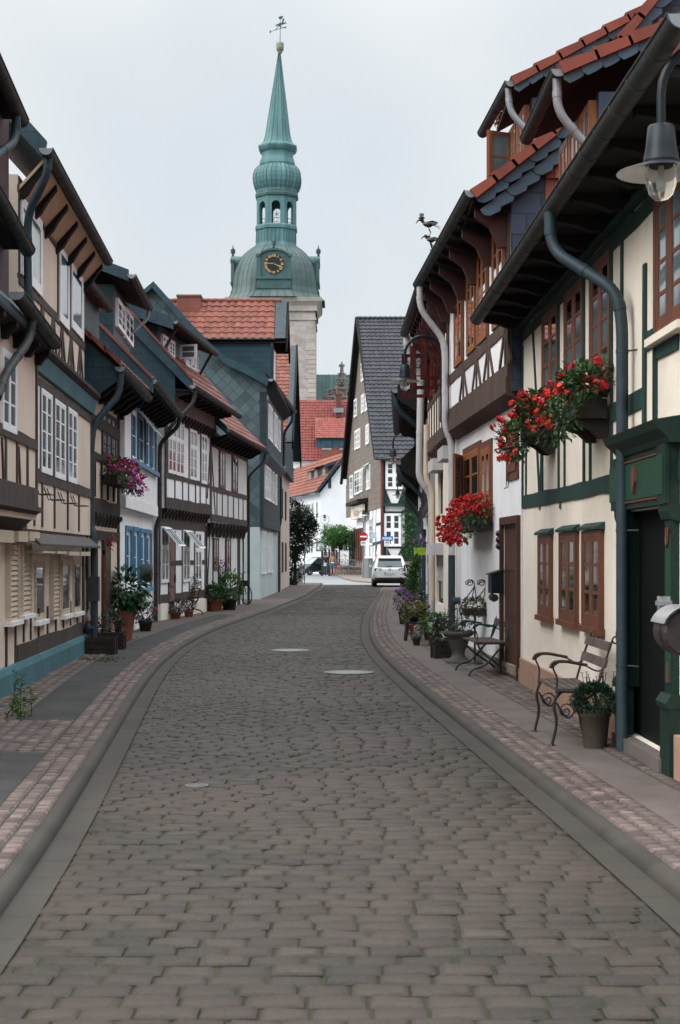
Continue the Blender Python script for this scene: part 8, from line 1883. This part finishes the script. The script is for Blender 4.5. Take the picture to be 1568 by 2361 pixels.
# ================================================================ signs, posts and cabinet at the crossing
POST = M('galvanised_post', (.16, .20, .22), (.12, .15, .17), .5, 5, .1, metal=.3); BLS = M('sign_blue', (.01, .12, .36), None, .4, 5, 0); RDS = M('sign_red', (.42, .006, .012), None, .4, 5, 0); WHS = M('sign_white', (.72, .73, .74), None, .45, 5, 0)
def post_lamp(x, y, zb, zt, label):
    t = thing('street_lamp', label, 'street lamp', (x, y, zb), 'post lamps with a ring at the crossing'); b = MB(); b.tube([(x, y, zb), (x, y, zb + 1.0), (x, y, zt - .8)], [.08, .065, .05], 10); b.build('pole', POST, t)
    b = MB(); b.tube([(x + .40 * math.sin(k * .2856), y, zt - .42 - .40 * math.cos(k * .2856)) for k in range(23)], .02, 6); b.build('ring', LAMPB, t)
    b = MB(); b.lathe([(0, .40), (.09, .38), (.12, .18), (.16, .10), (.17, .08)], (x, y, zt - .42), 14); b.tube([(x, y, zt - .05), (x, y, zt)], .02, 6); b.build('cap', LAMPB, t); b = MB(); b.lathe([(.17, .09), (.30, .03), (.30, .02), (.1, .06)], (x, y, zt - .42), 18); b.build('shade', LAMPI, t); b = MB(); b.lathe([(.10, .05), (.11, -.06), (.07, -.16), (0, -.2)], (x, y, zt - .42), 12); b.build('globe', MATS.get('frosted') or M('frosted_glass', (.7, .72, .72), None, .2, 5, 0), t)
    return t
p = at('C7', 415, 295, 134); post_lamp(p.x, 134, .01, p.z, 'post lamp with a ring in front of the white gable wall')
YS = 107.0; p = at('C7', 866, 242, YS); pb_ = at('C7', 853, 1005, YS); post_lamp(pb_.x + .03, YS, .1, p.z, 'post lamp with a ring carrying the no entry sign')
PX_ = pb_.x + .03
def disc(mb, x, y, z, r, th=.02, n=28): mb.face([(x + r * math.cos(6.2832 * k / n), y, z + r * math.sin(6.2832 * k / n)) for k in range(n)]); mb.face([(x + r * math.cos(-6.2832 * k / n), y + th, z + r * math.sin(-6.2832 * k / n)) for k in range(n)]); mb.grid([[(x + r * math.cos(6.2832 * k / n), yy, z + r * math.sin(6.2832 * k / n)) for k in range(n)] for yy in (y, y + th)], True, False)
def bike_mark(b, x, y, z, s):
    for q in (-.55, .55): b.tube([(x + s * (q + .42 * math.cos(k * .52)), y, z + s * .42 * math.sin(k * .52)) for k in range(13)], s * .06, 4)
    for a, c in (((-.55, 0), (-.2, .55)), ((-.2, .55), (.4, .55)), ((.4, .55), (.55, 0)), ((-.2, .5), (0, 0)), ((0, 0), (.4, .5)), ((-.55, 0), (0, 0)), ((-.3, .65), (-.1, .65))): b.tube([(x + s * a[0], y, z + s * a[1]), (x + s * c[0], y, z + s * c[1])], s * .05, 4)
c_ = at('C7', 858, 545, YS - .12); t = thing('traffic_sign', 'round red no entry sign with a bicycle plate below it', 'traffic sign', (c_.x, YS - .12, c_.z)); rr_ = .30
b = MB(); disc(b, c_.x, YS - .12, c_.z, .31); b.build('sign_disc', RDS, t); b = MB(); b.box(c_.x - .235, c_.x + .235, YS - .13, YS - .121, c_.z - .05, c_.z + .05); b.build('white_bar', WHS, t)
q = at('C7', 857, 622, YS - .12); b = MB(); b.box(q.x - .19, q.x + .19, YS - .12, YS - .10, q.z - .16, q.z + .16); b.build('bicycle_plate', WHS, t); b = MB(); bike_mark(b, q.x, YS - .125, q.z + .02, .13); text(b, 'frei', (q.x, YS - .125, q.z - .11), (1, 0, 0), (0, 0, 1), .09); b.build('bicycle_symbol', IRON, t)
b = MB(); b.tube([(PX_, YS, c_.z), (c_.x, YS - .1, c_.z)], .03, 5); b.build('clamp', POST, t)
YO = 105.0; a, d = at('C7', 1065, 592, YO), at('C7', 1194, 540, YO); t = thing('traffic_sign', 'blue one way sign with a white arrow and a bicycle plate, above the white car', 'traffic sign', ((a.x + d.x) / 2, YO, 0)); xm = (a.x + d.x) / 2; zm_ = (a.z + d.z) / 2
b = MB(); b.box(a.x, d.x, YO, YO + .02, a.z, d.z); b.build('sign_panel', BLS, t)
w_ = d.x - a.x; h_ = d.z - a.z; b = MB(); pts = [(-.44, -.20), (.20, -.20), (.20, -.38), (.44, 0), (.20, .38), (.20, .20), (-.44, .20)]; b.face([(xm + x * w_, YO - .004, zm_ + z * h_) for x, z in pts]); ar = b.build('arrow', WHS, t)
b = MB(); text(b, 'Einbahnstraße', (xm - .10 * w_, YO - .008, zm_), (1, 0, 0), (0, 0, 1), .115); b.build('lettering', BLS, ar)
q = at('C7', 1125, 622, YO); b = MB(); b.box(q.x - .19, q.x + .19, YO, YO + .02, q.z - .17, q.z + .17); b.build('bicycle_plate', WHS, t); b = MB(); bike_mark(b, q.x, YO - .006, q.z + .05, .13); text(b, '<-->', (q.x, YO - .006, q.z - .11), (1, 0, 0), (0, 0, 1), .12); b.build('bicycle_symbol', IRON, t)
b = MB(); b.tube([(q.x, YO + .05, .01), (q.x, YO + .05, d.z)], .03, 8); b.build('pole', POST, t)
p = at('C7', 968, 530, 106.5); t = thing('street_sign_post', 'thin post with a small pale blue plate beside the shop wall', 'sign post', (p.x + .2, 106.5, .1)); b = MB(); b.tube([(p.x + .2, 106.5, .1), (p.x + .2, 106.5, p.z + .25)], .03, 8); b.build('pole', POST, t); b = MB(); b.box(p.x - .18, p.x + .24, 106.42, 106.46, p.z - .2, p.z + .2); b.build('plate', M('pale_blue_sign', (.34, .50, .62), None, .5, 5, 0), t)
a, d = at('C7', 866, 1020, 104.5), at('C7', 965, 802, 104.5); t = thing('utility_cabinet', 'grey utility cabinet on the pavement left of the white car', 'cabinet', (a.x, 104.5, .1)); xm = a.x + .28
b = MB(); b.hexa([(a.x, 105.6, .1), (xm, 104.5, .1), (d.x, 104.6, .1), (d.x - .2, 106, .1), (a.x, 105.6, d.z), (xm, 104.5, d.z), (d.x, 104.6, d.z), (d.x - .2, 106, d.z)]); b.build('cabinet_box', M('grey_cabinet', (.17, .18, .18), (.13, .14, .14), .6, 2, .1), t); b = MB(); b.hexa([(a.x - .03, 105.6, d.z), (xm, 104.44, d.z), (d.x + .03, 104.56, d.z), (d.x - .2, 106.05, d.z), (a.x - .03, 105.6, d.z + .07), (xm, 104.44, d.z + .07), (d.x + .03, 104.56, d.z + .07), (d.x - .2, 106.05, d.z + .07)]); b.build('cabinet_lid', M('grey_cabinet_lid', (.22, .23, .23), None, .6, 2, .1), t)
b = MB(); b.box(xm + .18, xm + .21, 104.50, 104.53, .7, .95); b.build('handle', TRIM, t)
# topiary pots by the shop
for x, y, h_, lb in ((655, 968, .78, 'conical shrub in a dark square planter, the left and smaller one by the shop door'), (712, 980, .85, 'rounded shrub in a dark planter, the right one by the shop door')):
    P = gnd('C7', x, y, .12); t = thing('potted_plant', lb, 'potted plant', P, 'shrubs at the shop door'); b = MB(); w_ = .34; b.hexa([P + Vector((sx * w_ * .8, sy * w_ * .8, 0)) for sx, sy in ((-1, -1), (1, -1), (1, 1), (-1, 1))] + [P + Vector((sx * w_, sy * w_, h_)) for sx, sy in ((-1, -1), (1, -1), (1, 1), (-1, 1))]); b.build('pot', DARKP, t)
    b = MB(); rg = rng(x)
    for k in range(6): foliage(b, P + Vector((0, 0, h_ + .15 + k * .22)), .42 * (1 - k / 7.5), .42 * (1 - k / 7.5), .2, 90, .12, rg)
    b.build('foliage', LEAFD, t)
# low stone wall, fence, poster board, pollard trees
a, d = gnd('C7', 535, 950, .12), gnd('C7', 650, 960, .12); Yw = 121; p0, p1 = at('C7', 537, 955, Yw), at('C7', 655, 880, Yw); t = thing('stone_wall', 'low rubble stone wall by the poster board', 'wall', (p0.x, Yw, .1)); b = MB(); b.box(p0.x, p1.x + 1.2, Yw, Yw + .6, 0, p1.z - .1); b.build('rubble', MATS['rubble_stone'], t); b = MB(); b.box(p0.x - .05, p1.x + 1.25, Yw - .06, Yw + .66, p1.z - .1, p1.z + .02); b.build('coping', MATS['pale_stone'], t)
Yf = 124; p0, p1 = at('C7', 386, 800, Yf), at('C7', 592, 712, Yf); t = thing('board_fence', 'brown board fence with square posts behind the people', 'fence', (p0.x, Yf, 0)); b = MB(); n = 26
for k in range(n): x = p0.x + (p1.x - p0.x) * k / n; b.box(x + .01, x + (p1.x - p0.x) / n - .01, Yf, Yf + .04, .4, p1.z - .05 + R.uniform(-.02, .02))
b.build('board_panel', M('brown_fence_boards', (.10, .068, .05), (.07, .05, .038), .85, 6, .4, stretch=(1, 1, .1)), t)
for k in range(6): b = MB(); x = p0.x + (p1.x - p0.x) * k / 5; b.box(x - .08, x + .08, Yf - .08, Yf + .06, 0, p1.z + .12); b.build('post', M('dark_fence_post', (.04, .03, .026), None, .8, 6, .2), t)
p0, p1 = at('C7', 592, 872, 120.5), at('C7', 690, 703, 120.5); t = thing('poster_board', 'white restaurant poster board between the fence and the shop corner', 'poster', (p0.x, 120.5, 0)); w_, h_ = p1.x - p0.x, p1.z - p0.z
b = MB(); b.box(p0.x, p1.x, 120.5, 120.56, p0.z, p1.z); b.build('panel', WHS, t); b = MB(); X = lambda f: p0.x + w_ * f; Z = lambda f: p0.z + h_ * f; yy = 120.49
b.face([(X(.50), yy, Z(.70)), (X(.60), yy, Z(.70)), (X(.63), yy, Z(.52)), (X(.70), yy, Z(.48)), (X(.60), yy, Z(.45)), (X(.55), yy, Z(.55))]); text(b, 'Ristorante', (X(.5), yy, Z(.36)), (1, 0, 0), (0, 0, 1), .42); text(b, 'Hinterhof', (X(.42), yy, Z(.08)), (1, 0, 0), (0, 0, 1), .40); b.tube([(X(.5 + .36 * math.cos(k * .2)), yy, Z(.52 + .22 * math.sin(k * .2))) for k in range(2, 15)], .018, 4); b.build('print', M('grey_print', (.16, .19, .22), None, .7, 5, 0), t)
b = MB(); b.box(X(.12), X(.36), yy - .004, yy, Z(.20), Z(.245)); 
for k in range(7): b.box(X(.08 + .125 * k), X(.16 + .125 * k), yy - .004, yy, Z(.955), Z(.99))
b.build('red_print', M('dark_red_print', (.25, .02, .03), None, .7, 5, 0), t); b = MB(); b.box(X(.44), X(.66), yy - .004, yy, Z(.15), Z(.30)); b.build('blue_print', BLS, t); b = MB(); text(b, 'P', (X(.55), yy - .008, Z(.225)), (1, 0, 0), (0, 0, 1), .45, bold=.01); b.build('parking_letter', WHS, t)
for k in (0, 1): b = MB(); x = (X(.03), X(.97))[k]; b.box(x - .04, x + .04, 120.56, 120.64, 0, p1.z); b.build('post', POST, t)
for x, xc, lb in ((508, 500, 'flat topped pollard tree, the left of the two behind the fence'), (593, 618, 'flat topped pollard tree, the right of the two, by the poster board')):
    Yt = 127 if x < 550 else 126; b0 = at('C7', x, 705, Yt); c_ = at('C7', xc, 575, Yt); t = thing('pollard_tree', lb, 'tree', (b0.x, Yt, 0), 'pollard trees behind the fence')
    b = MB(); b.tube([(b0.x, Yt, 0), (b0.x + .05, Yt, b0.z * .7), (b0.x, Yt, c_.z - .5)], [.22, .17, .15], 9)
    rg = rng(x)
    for k in range(7): a = k * .9; b.tube([(b0.x, Yt, c_.z - .6), (c_.x + 1.2 * math.cos(a), Yt + 1.0 * math.sin(a), c_.z + rg.uniform(-.2, .4))], [.10, .03], 6)
    b.build('trunk', BARK, t); b = MB()
    for k in range(16): v = Vector((rg.uniform(-1, 1), rg.uniform(-1, 1), rg.uniform(-.8, 1))); foliage(b, c_ + Vector((v.x * 1.35, v.y * 1.2, v.z * .75)), .75, .75, .5, 190, .17, rg, .3)
    b.build('crown', M('fresh_tree_leaves', (.050, .165, .022), (.03, .11, .018), .5, 2, 0, rnd=.55), t)
# ================================================================ rose shrub and panel at the end of the left row
Yr = 81.5; P = at('C6', 150, 2225, Yr); P.z = .1; t = thing('rose_shrub', 'tall dark climbing rose with pale blooms at the end of the left row', 'shrub', P); b = MB(); s_ = MB(); rg = rng(201); f_ = MB()
for k in range(5): a = at('C6', 150 + rg.uniform(-25, 25), 2220, Yr); s_.tube([Vector((a.x, Yr, .1)), at('C6', 150 + rg.uniform(-30, 40), 1950, Yr), at('C6', 185 + rg.uniform(-70, 70), 1700, Yr)], [.05, .035, .015], 6)
blobs = [(150, 2150, .45), (150, 2060, .5), (150, 1980, .55), (165, 1900, .75), (205, 1850, .85), (150, 1830, .8), (235, 1800, .7), (180, 1750, .95), (140, 1730, .7), (225, 1710, .75), (165, 1660, .8), (150, 1600, .5), (260, 1750, .55), (290, 1720, .35), (310, 1750, .3), (215, 1640, .4)]
for x, y, r_ in blobs:
    c_ = at('C6', x, y, Yr + rg.uniform(-.4, .4)); foliage(b, c_, r_, r_ * .8, r_, int(1050 * r_), .13, rg, .25)
    for _ in range(int(9 * r_) if y < 1900 else 1): v = Vector((rg.gauss(0, 1), -abs(rg.gauss(0, 1)), rg.gauss(0, 1))).normalized(); blossom(f_, c_ + v * r_ * 1.02, .045, rg, 7, v)
s_.build('stems', BARK, t); b.build('foliage', M('dark_rose_leaves', (.022, .040, .022), (.012, .026, .014), .6, 3, 0, rnd=.5), t); f_.build('blossoms', WHITF, t)
Yg_ = 84.0; p0, p1 = at('C7', 100, 1062, Yg_), at('C7', 165, 905, Yg_); t = thing('grey_panel', 'grey panel with a tall thin post beside the climbing rose', 'sign post', (p1.x, Yg_, .1)); b = MB(); b.box(p0.x, p1.x, Yg_, Yg_ + .4, .1, p1.z); b.build('panel', M('pale_grey_panel', (.30, .30, .31), (.24, .24, .25), .6, 3, .1), t); pt = at('C7', 172, 640, Yg_); b = MB(); b.tube([(p1.x + .1, Yg_, .05), (p1.x + .1, Yg_, pt.z)], .03, 8); b.build('pole', POST, t); b = MB(); b.box(p1.x - .3, p1.x + .08, Yg_ - .03, Yg_, pt.z - .35, pt.z); b.build('plate', ZINC, t)
